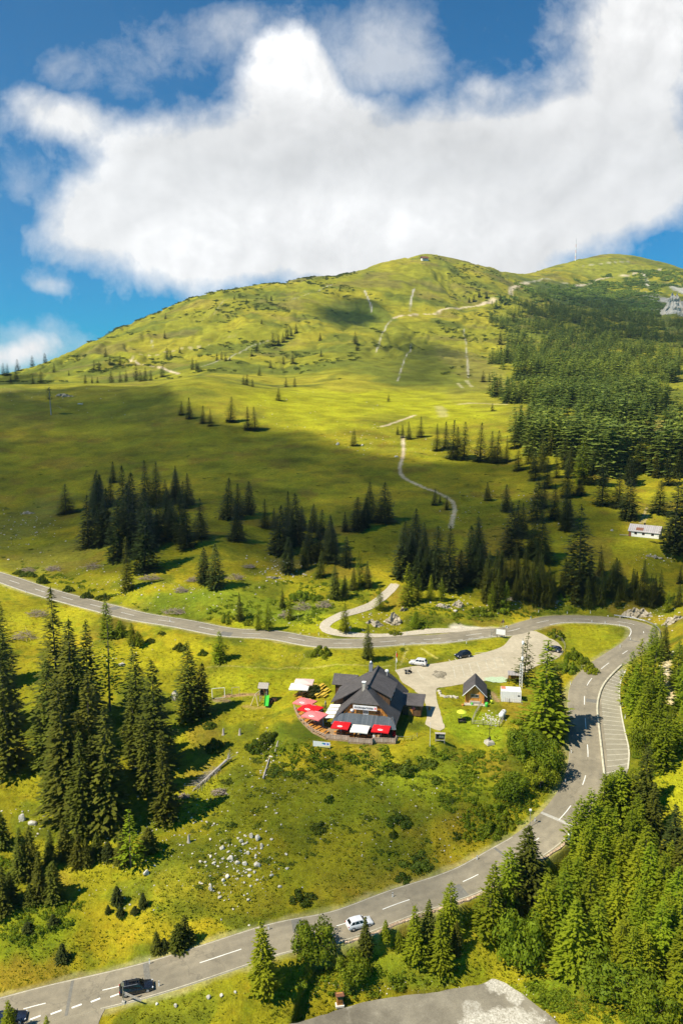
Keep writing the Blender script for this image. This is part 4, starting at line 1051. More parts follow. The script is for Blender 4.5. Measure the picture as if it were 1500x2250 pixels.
# round broadleaf trees and bushes: u, base, top, half width in photo pixels
def bushes(kind, items):
    for (u, vb, vt, hw, lab, *g) in items:
        p = raycast(u, vb); h = tree_size(p, vb, vt); r = hw / F * depth(p)
        # seen from above, the far side of a round crown lifts the outline
        dep = math.atan2(CZ - p.z, p.y); h = max(.5, h - r * math.sin(dep) * .55)
        put_tree(kind, p + Vector((0, r * .45, 0)), h, r, lab, g[0] if g else None)
bushes('broad', [(688,2135,2012,55,'big round leafy tree left of the white hatchback'),(775,2178,2092,44,'round leafy tree above the wooden roadside box'),
 (1150,2145,1985,62,'dark round leafy tree at the edge of the lower right wood'),(1365,2225,2085,88,'broad leafy thicket tree at the bottom right corner'),(1450,2270,2150,60,'leafy tree at the very bottom right'),
 (1162,1690,1590,52,'dark leafy tree below the white gas tank'),(1205,1725,1610,44,'dark leafy tree beside the road bend'),(1128,1770,1690,46,'leafy tree on the slope below the stone pedestal'),(1190,1745,1660,44,'leafy tree above the road verge'),
 (1425,1690,1575,42,'round bright leafy tree beside the lay-by'),(1356,1770,1690,36,'round bright leafy tree at the foot of the lay-by')])
bg_ = 'bushes around the hut and the hairpin'
bushes('bush', [(705,1446,1398,24,'round green bush just below the upper road',bg_),(1222,1402,1368,20,'round bush in the grass inside the hairpin',bg_),(1262,1450,1400,24,'bush left of the hairpin grass, upper one of the row',bg_),(1250,1478,1430,24,'bush left of the hairpin grass, lower one of the row',bg_),
 (1285,1468,1425,22,'bush of the hairpin row that stands nearest the road',bg_),(1300,1480,1446,18,'small bush at the road end of the hairpin row',bg_),(1130,1500,1478,18,'flowering bush under the wooden shelter',bg_),(1090,1795,1738,30,'bush right of the slope centre',bg_),(1062,1790,1752,24,'small bush on the slope left of the leafy trees',bg_),
 (1110,1820,1775,28,'bush above the verge near the roadside pole',bg_),(1085,1835,1790,30,'dark bush above the verge, lowest of its group',bg_),(1030,1845,1812,16,'little bush on the slope near the lower road',bg_),(885,1430,1418,9,'tiny bush on the bank above the parking lot',bg_),
 (1140,1600,1570,26,'bright bush right of the gas tank',bg_),(1182,1640,1580,30,'bush at the foot of the tall sunlit larch',bg_),(1000,1355,1338,14,'low bush on the grass bank above the road',bg_),(1015,1692,1668,24,'bright bush below the garden',bg_),(962,1668,1645,18,'leafy bush below the info board',bg_),
 (868,1395,1376,16,'bush by the gravel turnout',bg_),(932,1382,1364,12,'small bush beside the gravel turnout',bg_),(500,1368,1332,18,'bush above the upper road at left',bg_),(545,1372,1345,16,'bush between brush piles above the road',bg_),(660,1320,1275,26,'leafy bush on the bank left of the track',bg_),(690,1318,1290,20,'bush next to the track on the bank',bg_),
 (1100,1345,1300,22,'leafy bush in front of the bank wood',bg_),(1062,1350,1318,24,'leafy bush at the left foot of the bank wood',bg_),(1240,1318,1290,20,'bush in front of the middle bank wood',bg_),(1040,1350,1325,16,'bush on the rocky bank above the turnout',bg_)])
dg_ = 'dark low bushes on the slope below the hut'
bushes('dwarf', [(908,1692,1640,46,'large dark bush on the slope right below the terrace',dg_),(940,1685,1655,26,'dark bush to the right of the large one below the terrace',dg_),(870,1688,1662,26,'dark bush to the left of the large one below the terrace',dg_),
 (664,1982,1938,33,'dark bush above the lower road, left of the white hatchback',dg_),(918,1905,1852,48,'wide dark bush above the lower road',dg_),(885,1938,1908,20,'dark bush just below the wide one above the road',dg_),(724,1762,1738,13,'small dark bush in mid slope',dg_),(511,1816,1800,11,'small dark bush left on the slope',dg_),
 (700,1826,1796,22,'dark bush in the very centre of the slope',dg_),(720,1712,1690,20,'flat dark bush under the banner',dg_),(615,1702,1682,30,'flat dark bush on the upper left slope',dg_),(660,1706,1684,22,'flat dark bush in the upper slope, right of the stones',dg_),(880,1815,1775,30,'dark bush amid the right part of the slope',dg_),(865,1840,1815,12,'tiny dark bush on the right slope',dg_),
 (590,1640,1580,30,'dark bush below the playground, nearest the terrace',dg_),(470,1650,1600,22,'dark bush at the shadow edge by the fallen tree',dg_),(730,1672,1652,14,'dark bush just beneath the hut banner',dg_),(460,1600,1572,14,'bush right of the playground spruces',dg_),(560,1650,1610,26,'dark bush on the brow left of the terrace',dg_),(770,1668,1645,16,'dark bush below the terrace wall',dg_),
 (985,1760,1740,20,'dark bush low on the right slope',dg_),(960,1720,1700,18,'dark bush to the right of mid slope',dg_),(1000,1840,1815,14,'dark bush near the foot of the slope',dg_),
 (60,1268,1246,18,'bush above the upper road at the far left',dg_),(92,1282,1238,12,'bush second from left above the upper road',dg_),(150,1300,1272,14,'bush above the upper road behind the tall spruces',dg_),(190,1315,1282,14,'bush above the upper road left of the larch',dg_),(225,1318,1295,18,'bush above the upper road right of the tall spruces',dg_),(40,1262,1245,14,'low bush at the road bank, far left',dg_),
 (355,1395,1380,10,'little bush below the upper road at left',dg_),(395,1430,1400,16,'bush below the upper road, third of a loose row',dg_),(330,1412,1395,12,'bush below the upper road beside the larches',dg_),(445,1440,1415,12,'bush left of the lone larch under the road',dg_),
 (830,1700,1682,18,'dark bush in the upper middle slope',dg_),(500,1720,1705,18,'low dark bush beside the fallen tree',dg_)])

# ------------------------------------------------------------------ far slope: single small spruces, and the forest as a mass
FARG = 'small spruces scattered over the far hillside'
def far_stand(where, items):
    stand(where, FARG, 'far', [(u, vb, vt) for (u, vt, vb) in items])
far_stand('on the far left skyline', [(8,797,812),(17,798,811),(40,788,801),(72,780,789),(100,774,784)])
far_stand('on the far hillside behind the left knoll', [(25,820,842),(37,807,833),(73,825,843),(91,812,842),(119,797,818),(152,812,825),(207,790,814),(219,792,814)])
far_stand('on the far hill above the white track bend', [(233,762,783),(242,782,800),(264,778,803),(395,760,775),(362,725,743),(364,687,701)])
far_stand('below the far white track', [(188,822,842),(203,826,842),(215,826,842),(245,810,841),(265,816,840),(278,812,838),(300,797,836),(310,812,838),(320,805,836),(332,812,836),(357,797,828)])
far_stand('in the dark clumps right of the far track', [(367,760,788),(376,768,786),(423,785,812),(432,790,811),(436,795,812),(477,775,792),(487,770,790),(496,775,793),(505,782,793)])
far_stand('on the far slope under the skyline ridge', [(542,655,665),(515,648,658),(565,750,771),(553,765,783),(596,648,660),(575,700,712)])
far_stand('in the dark diagonal clump of the far hill', [(600,730,760),(612,735,760),(622,730,752),(630,715,745),(640,722,738),(650,710,732)])
far_stand('scattered on the far hill centre', [(703,730,748),(705,768,783),(623,780,800),(643,770,798),(594,790,808),(570,805,825),(628,828,850),(647,828,850),(612,850,880),(780,727,755),(785,742,770)])
far_stand('at the lower edge of the far hill', [(535,823,845),(542,820,845),(555,830,850),(853,865,882),(1128,685,708)])
far_stand('near the summit track', [(1040,647,663),(1052,637,653),(1030,652,665),(1068,640,655),(1098,645,660)])

EDGE = [(1112,1015,955),(1128,985,900),(1140,960,873),(1160,975,890),(1185,985,905),(1210,1000,920),(1222,1050,985),(1248,1050,980),(1276,1062,958,'larch',.2),(1300,1058,985),(1290,1020,945),(1325,1000,930),(1352,1020,955),(1372,1030,960),(1395,1040,975),(1415,1030,965),(1440,1050,985),(1462,1040,968),(1486,1050,985)]
stand('at the near edge of the big forest', 'conifers at the near edge of the big forest', 'spruce', EDGE)
# the wood on the right flank: one mass
def in_poly(P, u, v):
    c = np.zeros(u.shape, bool); P = np.array(P, float)
    for a, b in zip(P, np.roll(P, -1, 0)):
        c ^= ((a[1] > v) != (b[1] > v)) & (u < (b[0] - a[0]) * (v - a[1]) / (b[1] - a[1] + 1e-12) + a[0])
    return c
FOREST = [(1078,668),(1110,655),(1150,650),(1220,655),(1300,668),(1420,690),(1520,705),(1520,925),(1440,918),(1395,925),(1385,985),(1340,1000),(1300,1035),(1235,1045),(1180,1000),(1120,1012),(1108,960),(1118,915),(1140,878),(1150,850),(1118,800),(1105,740),(1082,700)]
FOREST2 = [(1385,985),(1410,962),(1520,968),(1520,1050),(1380,1045),(1300,1035)]
SCRUB = [(1085,660),(1125,648),(1180,630),(1260,634),(1320,618),(1400,607),(1460,596),(1520,600),(1520,705),(1420,695),(1300,675),(1220,660),(1150,655)]
def mass(name, polys, n, hfun, seed, mat, protos, keep=None):
    rg = np.random.default_rng(seed); V, T, Q = [], [], []; base = 0
    src = []
    for (cr, tr) in protos:
        co = np.zeros(len(cr.vertices) * 3, np.float32); cr.vertices.foreach_get('co', co)
        tn = np.zeros(len(cr.vertices), np.float32); cr.attributes['tint'].data.foreach_get('value', tn)
        src.append((co.reshape(-1, 3), tn))
    got = []
    for P, lim in zip(polys, (int(n * .965), n) if len(polys) > 1 else (n,)):
        us, vs = [p[0] for p in P], [p[1] for p in P]; k = 0
        while k < 60 and len(got) < lim:
            k += 1
            y = np.exp(rg.uniform(math.log(380), math.log(2700), 9000) * 1.0); y = np.sqrt(rg.uniform(380 ** 2, 2600 ** 2, 9000)) if k % 2 else y
            s = rg.uniform(.18, .52, 9000); x = s * y; z = height(x, y); u, v = pix((x, y, z))
            cliff = (np.abs(u - 1482) < 36) & (np.abs(v - 668) < 36)
            ok = ~cliff & in_poly(P, u + (fbm(x / 50, y / 90, seed, 4) - .5) * 300, v + (fbm(x / 60, y / 60, seed + 3, 3) - .5) * 46) & (fbm(x / 38, y / 38, seed + 5, 3) > .36)
            for a, b, c_ in zip(x[ok], y[ok], z[ok]): got.append((a, b, c_))
        got = got[:lim]
    got = got[:n]
    for (x, y, z) in got:
        co, tn = src[rg.integers(len(src))]; h, r = hfun(y, rg); sz_ = .7 + .6 * float(fbm(np.array([x / 50]), np.array([y / 50]), 403, 2)[0]); h *= sz_; r *= sz_
        a = rg.random() * 6.28; ca, sa = math.cos(a), math.sin(a)
        q = np.stack([(co[:, 0] * ca - co[:, 1] * sa) * r + x, (co[:, 0] * sa + co[:, 1] * ca) * r + y, co[:, 2] * h + z - .4], 1)
        V.append(q); fz = float(fbm(np.array([x / 70]), np.array([y / 110]), 401, 3)[0]); T.append(np.clip(tn * (.2 + 1.0 * rg.random()) * (.2 + 1.7 * fz) + rg.normal(0, .15) + (fz - .5) * .6, 0, 1.6)); 
    V = np.concatenate(V); T = np.concatenate(T); o = np_mesh(name, V, np.arange(len(V)).reshape(-1, 4), mat, attrs={'tint': ('FLOAT', T)}); return o
LOWS = []
for sd in (1, 2, 3):
    L = conifer_crown(900 + sd, 9, 6, 2, .75, .03, .03, 0, .55, .2); o = L.obj('crown', M['forest']); me = o.data; bpy.data.objects.remove(o); LOWS.append((me, None))
fo = mass('forest', [FOREST, FOREST2], 5200, lambda y, rg: ((lambda h: (h, h * rg.uniform(.19, .28)))(rg.uniform(12, 23) if y < 900 else rg.uniform(9, 19))), 5, M['forest'], LOWS)
tag(fo, 'dense conifer forest covering the right flank of the mountain', 'forest', kind='stuff')
LOWD = []
for sd in (1, 2):
    L = clump_crown(950 + sd, 7, 12, .34, .8); o = L.obj('crown', M['forest']); me = o.data; bpy.data.objects.remove(o); LOWD.append((me, None))
sc_ = mass('mountain_pine_scrub', [SCRUB], 2400, lambda y, rg: ((lambda h: (h, h * 1.9))(rg.uniform(2.5, 6.5))), 6, M['forest'], LOWD)
tag(sc_, 'dark green mountain pine scrub along the right summit ridge', 'scrub', kind='stuff')

# dwarf pine on the open hill: patches beyond counting
def patches(seed, n):
    rg = np.random.default_rng(seed); V, T = [], []; src = []
    for (cr, tr) in LOWD:
        co = np.zeros(len(cr.vertices) * 3, np.float32); cr.vertices.foreach_get('co', co); tn = np.zeros(len(cr.vertices), np.float32); cr.attributes['tint'].data.foreach_get('value', tn); src.append((co.reshape(-1, 3), tn))
    s = rg.uniform(-.46, .30, 90000); y = rg.uniform(820, 2000, 90000); x = s * y; z = height(x, y); u, v = pix((x, y, z))
    ridge = np.array([np.interp(uu, [0, 190, 300, 450, 600, 720, 850, 950, 1050, 1130], [810, 745, 697, 638, 616, 604, 580, 567, 590, 611]) for uu in u])
    d = fbm(x / 60, y / 60, 201, 4); fine = fbm(x / 18, y / 18, 205, 3)
    band = np.exp(-((v - ridge) / 9) ** 2) * ((u > 190) & (u < 780)); top = sstep(300, 20, v - ridge)
    prob = sstep(.60, .72, d + (fine - .5) * .35) * .26 * (.3 + .7 * top) + band * .9 * sstep(.35, .55, fine) + ((u > 985) & (u < 1110) & (v < 665)) * .3 * sstep(.45, .6, fine)
    ok = (rg.random(90000) < prob * .5) & (v < 860) & (v > 540)
    for (a, b, c_) in list(zip(x[ok], y[ok], z[ok]))[:n]:
        co, tn = src[rg.integers(len(src))]; h = rg.uniform(1.2, 3.4); r = h * rg.uniform(1.3, 2.3); V.append(np.c_[co[:, 0] * r + a, co[:, 1] * r + b, co[:, 2] * h + c_ - .3]); T.append(np.clip(tn * (.3 + .6 * rg.random()), 0, 1))
    V = np.concatenate(V); o = np_mesh('mountain_pine_scrub', V, np.arange(len(V)).reshape(-1, 4), M['dwarf'], attrs={'tint': ('FLOAT', np.concatenate(T))}); return o
tag(patches(8, 2600), 'dark mountain pine patches dotted over the open hill', 'scrub', kind='stuff')
fill = random.Random(4)
def filler(where, group, kind, us, vs, n, hpx):
    it = []
    for _ in range(n):
        v = fill.uniform(*vs); it.append((fill.uniform(*us), v, v - fill.uniform(*hpx)))
    stand(where, group, kind, it)
filler('among the shorter ones of the big dark clump', g1, 'cold', (205, 360), (1090, 1215), 12, (62, 105))
filler('close behind the right end of the dark clump', g1, 'cold', (330, 420), (1085, 1190), 7, (60, 90))
filler('crowded inside the group over the stony bank', g1, 'cold', (600, 740), (1150, 1240), 7, (55, 85))
filler('crowded inside the stand behind the gravel track', g3, 'cold', (880, 1060), (1215, 1290), 11, (70, 115))
filler('crowded inside the left part of the bank wood', g6, 'spruce', (1070, 1190), (1265, 1330), 9, (60, 90))
filler('crowded inside the right part of the bank wood', g6, 'spruce', (1190, 1440), (1275, 1335), 12, (45, 75))
filler('on the slope just below the forest edge', g5, 'cold', (1120, 1260), (1040, 1200), 7, (55, 90))
filler('half hidden inside the tall left clump', g7, 'spruce', (95, 215), (1600, 1780), 6, (190, 260))
filler('crowded inside the upper half of the lower right wood', g12, 'larch', (1290, 1470), (1880, 2010), 9, (100, 135))
filler('crowded inside the lower half of the lower right wood', g12, 'larch', (1290, 1490), (2050, 2190), 9, (110, 145))
filler('in the second row of the big forest edge', 'conifers at the near edge of the big forest', 'spruce', (1125, 1500), (985, 1040), 16, (58, 84))
filler('in the front row of the big forest edge', 'conifers at the near edge of the big forest', 'cold', (1200, 1500), (1040, 1068), 9, (58, 80))

def undergrowth(name, polys, lab, mat, seed, s0, s1, hk):
    rg = np.random.default_rng(seed); V, T = [], []; src = []
    for (cr, tr) in LOWU:
        co = np.zeros(len(cr.vertices) * 3, np.float32); cr.vertices.foreach_get('co', co); tn = np.zeros(len(cr.vertices), np.float32); cr.attributes['tint'].data.foreach_get('value', tn); src.append((co.reshape(-1, 3), tn))
    for P, n in polys:
        us, vs = [q[0] for q in P], [q[1] for q in P]; k = 0; tries = 0
        while k < n and tries < n * 12:
            tries += 1; u, v = rg.uniform(min(us), max(us)), rg.uniform(min(vs), max(vs))
            if not in_poly(P, np.array([u]), np.array([v]))[0]: continue
            p = raycast(u, v)
            if fbm(np.array([p.x / 7]), np.array([p.y / 7]), 301, 3)[0] < rg.uniform(.3, .6): continue
            if np.min(np.hypot(ROAD[:, 0] - p.x, ROAD[:, 1] - p.y)) < 5.2 or np.min(np.hypot(TRK[:, 0] - p.x, TRK[:, 1] - p.y)) < 2.6: continue
            if min(dist_poly(Q, np.array([p.x]), np.array([p.y]))[0] for Q in (LOT, PAD, YARD, STRIP)) < .8: continue
            k += 1; co, tn = src[rg.integers(len(src))]; r = rg.uniform(s0, s1); h = r * hk * rg.uniform(.6, 1.2); a = rg.random() * 6.28; ca, sa = math.cos(a), math.sin(a)
            V.append(np.c_[(co[:, 0] * ca - co[:, 1] * sa) * r + p.x, (co[:, 0] * sa + co[:, 1] * ca) * r + p.y, co[:, 2] * h + p.z - .1 * h]); T.append(np.clip(tn * (.4 + 1.0 * rg.random()), 0, 1.3))
    V = np.concatenate(V); o = np_mesh(name, V, np.arange(len(V)).reshape(-1, 4), mat, attrs={'tint': ('FLOAT', np.concatenate(T))}); return tag(o, lab, 'undergrowth', kind='stuff')
LOWU = []
for sd in (1, 2, 3):
    L = clump_crown(970 + sd, 10, 26, .19, .9, 1.0, True); o = L.obj('crown', M['leaf']); me = o.data; bpy.data.objects.remove(o); LOWU.append((me, None))
undergrowth('undergrowth', [([(985,1650),(1120,1620),(1240,1640),(1240,1740),(1150,1830),(1040,1850),(960,1760)],230),([(460,1310),(700,1262),(860,1300),(850,1330),(700,1370),(460,1380)],190),([(0,1880),(120,1930),(220,2000),(60,2070),(0,2060)],90),([(880,1320),(1100,1325),(1360,1335),(1350,1350),(1100,1362),(900,1374)],150),
  ([(1150,2150),(1400,2230),(1500,2250),(1200,2250)],60),([(540,1610),(700,1640),(980,1640),(960,1710),(600,1700)],110),([(20,1245),(200,1300),(380,1375),(380,1360),(200,1282),(40,1232)],70),([(560,2150),(900,2120),(1040,2130),(1000,2160),(800,2190),(580,2200)],50),([(1380,1640),(1440,1650),(1480,1760),(1380,1720)],40)],
  'lush green undergrowth on the banks and slopes', M['leaf'], 41, .5, 1.5, .95)
undergrowth('juniper_mats', [([(0,1000),(560,905),(1100,1000),(1100,1240),(0,1240)],260),([(560,1640),(960,1660),(940,1900),(420,1950),(400,1760)],120),([(1000,1060),(1200,1080),(1150,1200),(1020,1180)],70),([(700,860),(1100,860),(1100,930),(760,980)],70)], 'dark flat juniper mats in the meadows', M['dwarf'], 43, .5, 1.6, .4)
filler('in the green belt just behind the road bend', g6, 'spruce', (1060, 1260), (1300, 1338), 12, (62, 100))
filler('in the green belt right of the road bend top', g6, 'spruce', (1260, 1450), (1290, 1332), 9, (50, 85))
filler('straying from the left edge of the big forest', FARG, 'far', (1058, 1122), (740, 905), 12, (18, 32))

# the smallest of the spruces, past the three hundred largest, stay together as one distant scatter
bpy.context.view_layer.update()
SPRUCES.sort(key=lambda q: -q[0])
far_v, far_t = [], []
for _, e in SPRUCES[298:]:
    for ch in list(e.children):
        if ch.name.startswith('crown'):
            me = ch.data; co = np.zeros(len(me.vertices) * 3, np.float32); me.vertices.foreach_get('co', co); co = co.reshape(-1, 3)
            mw = np.array(e.matrix_world); far_v.append(co @ mw[:3, :3].T + mw[:3, 3]); tn = np.zeros(len(co), np.float32); me.attributes['tint'].data.foreach_get('value', tn); far_t.append(tn)
        bpy.data.objects.remove(ch)
    bpy.data.objects.remove(e)
V = np.concatenate(far_v)
tag(np_mesh('distant_spruces', V, np.arange(len(V)).reshape(-1, 4), M['spruce_shaded'], attrs={'tint': ('FLOAT', np.concatenate(far_t))}), 'tiny distant spruces scattered over the far hillside', 'spruce scatter', kind='stuff')
# ------------------------------------------------------------------ clouds overhead, above and behind the view: they throw the shade on the slopes
def cloud(px, z_c, thick, dens, ramp, seed, rag=.5):
    P = []
    for u, v in px:
        p = raycast(u, v); k = (z_c - p.z) / SUN_DIR.z; P.append((p.x + SUN_DIR.x * k, p.y + SUN_DIR.y * k, z_c))
    P = np.array(P); st = max(6.0, ramp / 3)
    xs = np.arange(P[:, 0].min() - ramp * 2, P[:, 0].max() + ramp * 2, st); ys = np.arange(P[:, 1].min() - ramp * 2, P[:, 1].max() + ramp * 2, st)
    X, Y = np.meshgrid(xs, ys); D = dist_poly(P, X, Y, 1e5)
    D = D + (fbm(X / (ramp * 2.2), Y / (ramp * 2.2), seed, 4) - .5) * ramp * 2.2 * rag
    T = thick * sstep(ramp * .1, -ramp * 1.2, D) * (.30 + 1.25 * fbm(X / (ramp * 2.6), Y / (ramp * 2.6), seed + 9, 4))
    n, m = X.shape; idx = np.arange(n * m).reshape(n, m)
    keep = (T[:-1, :-1] > 0) | (T[1:, :-1] > 0) | (T[:-1, 1:] > 0) | (T[1:, 1:] > 0)
    q = np.stack([idx[:-1, :-1], idx[:-1, 1:], idx[1:, 1:], idx[1:, :-1]], -1)[keep]
    # rim points (no thickness) are shared by the upper and the lower face
    low = np.where(T.ravel() > 0, np.arange(n * m) + n * m, np.arange(n * m))
    V = np.concatenate([np.stack([X, Y, z_c + .7 * T], -1).reshape(-1, 3), np.stack([X, Y, z_c - .3 * T], -1).reshape(-1, 3)])
    Q = np.concatenate([q, low[q[:, ::-1]]])
    used = np.unique(Q); mp = np.zeros(len(V), np.int64); mp[used] = np.arange(len(used))
    t = NT('cloud_vapour'); vs = t.n('ShaderNodeVolumePrincipled'); vs.inputs['Density'].default_value = dens; vs.inputs['Color'].default_value = (.95, .95, .95, 1)
    t.l(vs.outputs[0], t.out.inputs['Volume'])
    o = np_mesh('cloud', V[used], mp[Q], t.m, smooth=True); tag(o, kind='structure'); return o
ZC1 = 600
cloud([(-260,880),(0,858),(130,850),(260,848),(335,852),(372,866),(390,888),(440,913),(500,930),(582,936),(650,938),(720,955),(750,985),(800,1004),(866,1015),(992,1019),(1100,1026),(1200,1050),(1270,1068),
       (1320,1085),(1345,1120),(1340,1165),(1350,1205),(1420,1225),(1560,1215),(1700,1210),(1700,1320),(1450,1345),(1400,1384),(1290,1404),(1200,1378),(1080,1345),(930,1300),(820,1275),(700,1268),(520,1285),(300,1275),(100,1236),(-260,1200)], ZC1, 62, .0195, 16, 1, .8)
cloud([(470,1690),(600,1640),(880,1655),(1050,1690),(1180,1740),(1290,1705),(1300,1740),(1180,1870),(980,2000),(820,2075),(700,2110),(600,2060),(520,1900)], ZC1, 30, .022, 14, 2, .7)
cloud([(690,690),(740,650),(800,645),(835,670),(815,715),(740,730)], 1500, 60, .03, 45, 3, .8)
cloud([(800,760),(880,735),(960,740),(1030,760),(1010,830),(940,850),(850,830)], 1500, 40, .02, 45, 4, .9)
cloud([(1120,665),(1200,632),(1380,640),(1600,660),(1600,830),(1400,760),(1250,740),(1130,730)], 1700, 60, .011, 60, 5, .8)
cloud([(-200,850),(-200,815),(0,815),(100,822),(100,845)], 1500, 40, .03, 25, 6, .8)
# ------------------------------------------------------------------ materials for what people made
def planks(name, c0, c1, axis=0, w=6.0, rough=.75):
    t = NT(name); oc = t.objco(); s = t.n('ShaderNodeSeparateXYZ'); t.l(oc, s.inputs[0])
    q = t.math('MULTIPLY', s.outputs[axis], w); b = t.math('FLOOR', q)
    wn = t.n('ShaderNodeTexWhiteNoise', noise_dimensions='1D'); t.l(b, wn.inputs['W'])
    gp = t.math('ABSOLUTE', t.math('SUBTRACT', t.math('FRACT', q), .5))
    n = t.noise(oc, 5, 5, .6)
    c = t.mix(wn.outputs[0], c0, c1); c = t.mix(1.0, c, t.rng(n, .3, .7, .75, 1.25), 'MULTIPLY')
    c = t.mix(t.rng(gp, .44, .48), c, tuple(x * .35 for x in c0)); t.bsdf(c, rough, 0, .2); return t.m
M['warm_planks'] = planks('warm_planks', (.36,.145,.03), (.60,.29,.075))
M['brown_planks'] = planks('brown_planks', (.10,.055,.028), (.17,.095,.05))
M['deck'] = planks('deck_boards', (.30,.20,.11), (.42,.30,.18), 1, 5)
M['fence_wood'] = planks('pale_fence', (.42,.30,.22), (.60,.46,.36), 0, 5)
M['orange_wood'] = simple('orange_wood', (.52,.235,.04), .55, 0, .35, .3, 2)
M['yellow_wood'] = simple('yellow_wood', (.66,.44,.05), .55, 0, .35, .25, 2)
t = NT('roof_shingles'); oc = t.objco(); br = t.n('ShaderNodeTexBrick'); br.inputs['Scale'].default_value = 2.6
br.inputs['Color1'].default_value = (.088,.080,.078,1); br.inputs['Color2'].default_value = (.125,.112,.108,1); br.inputs['Mortar'].default_value = (.05,.045,.045,1); br.inputs['Mortar Size'].default_value = .03
t.l(oc, br.inputs['Vector']); n = t.noise(oc, .5, 6, .65); c = t.mix(1.0, br.outputs[0], t.rng(n, .3, .7, .75, 1.3), 'MULTIPLY'); t.bsdf(c, .7, 0, .3, n, .2, .02); M['roof'] = t.m
M['slate'] = planks('slate_strips', (.062,.080,.098), (.105,.122,.14), 0, 2.2, .5)
M['grey_shingle'] = planks('weathered_shingles', (.35,.325,.32), (.40,.37,.365), 0, 1.4, .9)
M['rust'] = simple('rusty_sheet', (.20,.085,.05), .8)
M['plaster'] = simple('white_plaster', (.78,.76,.70), .85, 0, .2, .10, 1.2)
M['white'] = simple('white_enamel', (.84,.84,.82), .4, 0, .45, .05, 1)
M['dark'] = simple('inside_shade', (.02,.018,.016), .9)
M['glass'] = simple('window_glass', (.03,.04,.05), .08, 0, .7, .2, 1)
M['metal'] = simple('galvanised_steel', (.45,.46,.46), .45, .7, .5, .15, 3)
M['red'] = simple('red_canvas', (.72,.012,.018), .75, 0, .2, .12, 1.4)
M['faded_red'] = simple('faded_red_canvas', (.80,.20,.20), .75, 0, .2, .15, 1.4)
M['pale_pink'] = simple('pale_pink_canvas', (.80,.55,.50), .75, 0, .2, .12, 1.4)
M['canvas'] = simple('white_canvas', (.86,.84,.78), .75, 0, .2, .06, 1.4)
M['lime'] = simple('lime_canvas', (.62,.72,.05), .75)
M['green_plastic'] = simple('green_plastic', (.06,.50,.05), .35, 0, .5, .05)
M['black'] = simple('black_paint', (.015,.015,.017), .45)
M['concrete'] = simple('concrete', (.52,.48,.40), .9, 0, .15, .25, 1.5)
t = NT('limestone'); oc = t.pos(); n = t.noise(oc, 1.1, 7, .65); m = t.noise(oc, 5, 4, .6)
c = t.mix(t.rng(n, .38, .62), (.27,.225,.15), (.50,.44,.335)); c = t.mix(1.0, c, t.rng(m, .3, .7, .75, 1.2), 'MULTIPLY'); t.bsdf(c, .95, 0, .1, n, .6, .2); M['rock'] = t.m
t = NT('white_limestone'); oc = t.pos(); n = t.noise(oc, 1.6, 6, .6); t.bsdf(t.mix(t.rng(n, .35, .65), (.40,.365,.285), (.70,.66,.57)), .95, 0, .1, n, .5, .1); M['white_rock'] = t.m
t = NT('wall_stones'); oc = t.pos(); v = t.n('ShaderNodeTexVoronoi'); v.inputs['Scale'].default_value = 2.4; t.l(oc, v.inputs['Vector'])
ve = t.n('ShaderNodeTexVoronoi', feature='DISTANCE_TO_EDGE'); ve.inputs['Scale'].default_value = 2.4; t.l(oc, ve.inputs['Vector'])
sp = t.n('ShaderNodeSeparateColor'); t.l(v.outputs['Color'], sp.inputs[0])
c = t.mix(sp.outputs[0], (.46,.31,.20), (.68,.52,.36)); c = t.mix(t.rng(ve.outputs['Distance'], .02, .08, 1, 0), c, (.22,.17,.11)); t.bsdf(c, .95, 0, .1, ve.outputs['Distance'], .8, .2); M['wall_stone'] = t.m

def window(parent, c, w, h, axis, mat_frame=None, out=1):
    """frame with its pane set in it; axis 'y' looks along y, 'x' along x"""
    f = MB(); g = MB(); d = .10; th = .09
    def bx(m, cx, cz, sx, sz, dep, off=0.0):
        if axis == 'y': m.box((c[0] + cx, c[1] + off * out, c[2] + cz), (sx, dep, sz))
        else: m.box((c[0] + off * out, c[1] + cx, c[2] + cz), (dep, sx, sz))
    bx(f, 0, h / 2, w + .16, th, d); bx(f, 0, -h / 2, w + .16, th, d); bx(f, -w / 2 - .04, 0, .08, h - th, d); bx(f, w / 2 + .04, 0, .08, h - th, d); bx(f, 0, 0, .05, h - th, d * .9)
    bx(g, 0, 0, w - .0, h - th - .01, .04)
    fo = f.build('window', mat_frame or M['white'], parent); g.build('pane', M['glass'], fo); return fo

# ------------------------------------------------------------------ the mountain inn
inn = thing('mountain_inn', 'large mountain inn with dark grey hipped roof and wooden front gable', 'inn', INN_O, -INN_A)
K = 6.4 / 6.6
def zr(a): return 9.0 - abs(6.5 - a) * K
b = MB(); b.box((6.5, 10.6, 1.4), (11.4, 17.8, 2.8)); b.build('wall', M['brown_planks'], inn)
b = MB(); b.prism([(0, 0)], 0, 0) if False else None
gw = MB(); P = [(1.75, 3.2), (11.25, 3.2), (11.0, zr(11.0) - .32), (9.45, zr(9.45) - .32), (3.55, zr(3.55) - .32), (2.0, zr(2.0) - .32)]
vs = [(x, 2.15, z) for x, z in P] + [(x, 2.4, z) for x, z in P]; n = len(P)
gw.add(vs, [tuple(range(n)), tuple(range(n, 2 * n))[::-1]] + [(i, n + i, n + (i + 1) % n, (i + 1) % n) for i in range(n)])
gab = gw.build('gable_wall', M['warm_planks'], inn)
bk = MB(); P = [(1.0, 2.8), (12.0, 2.8), (9.4, zr(9.4) - .3), (3.6, zr(3.6) - .3)]
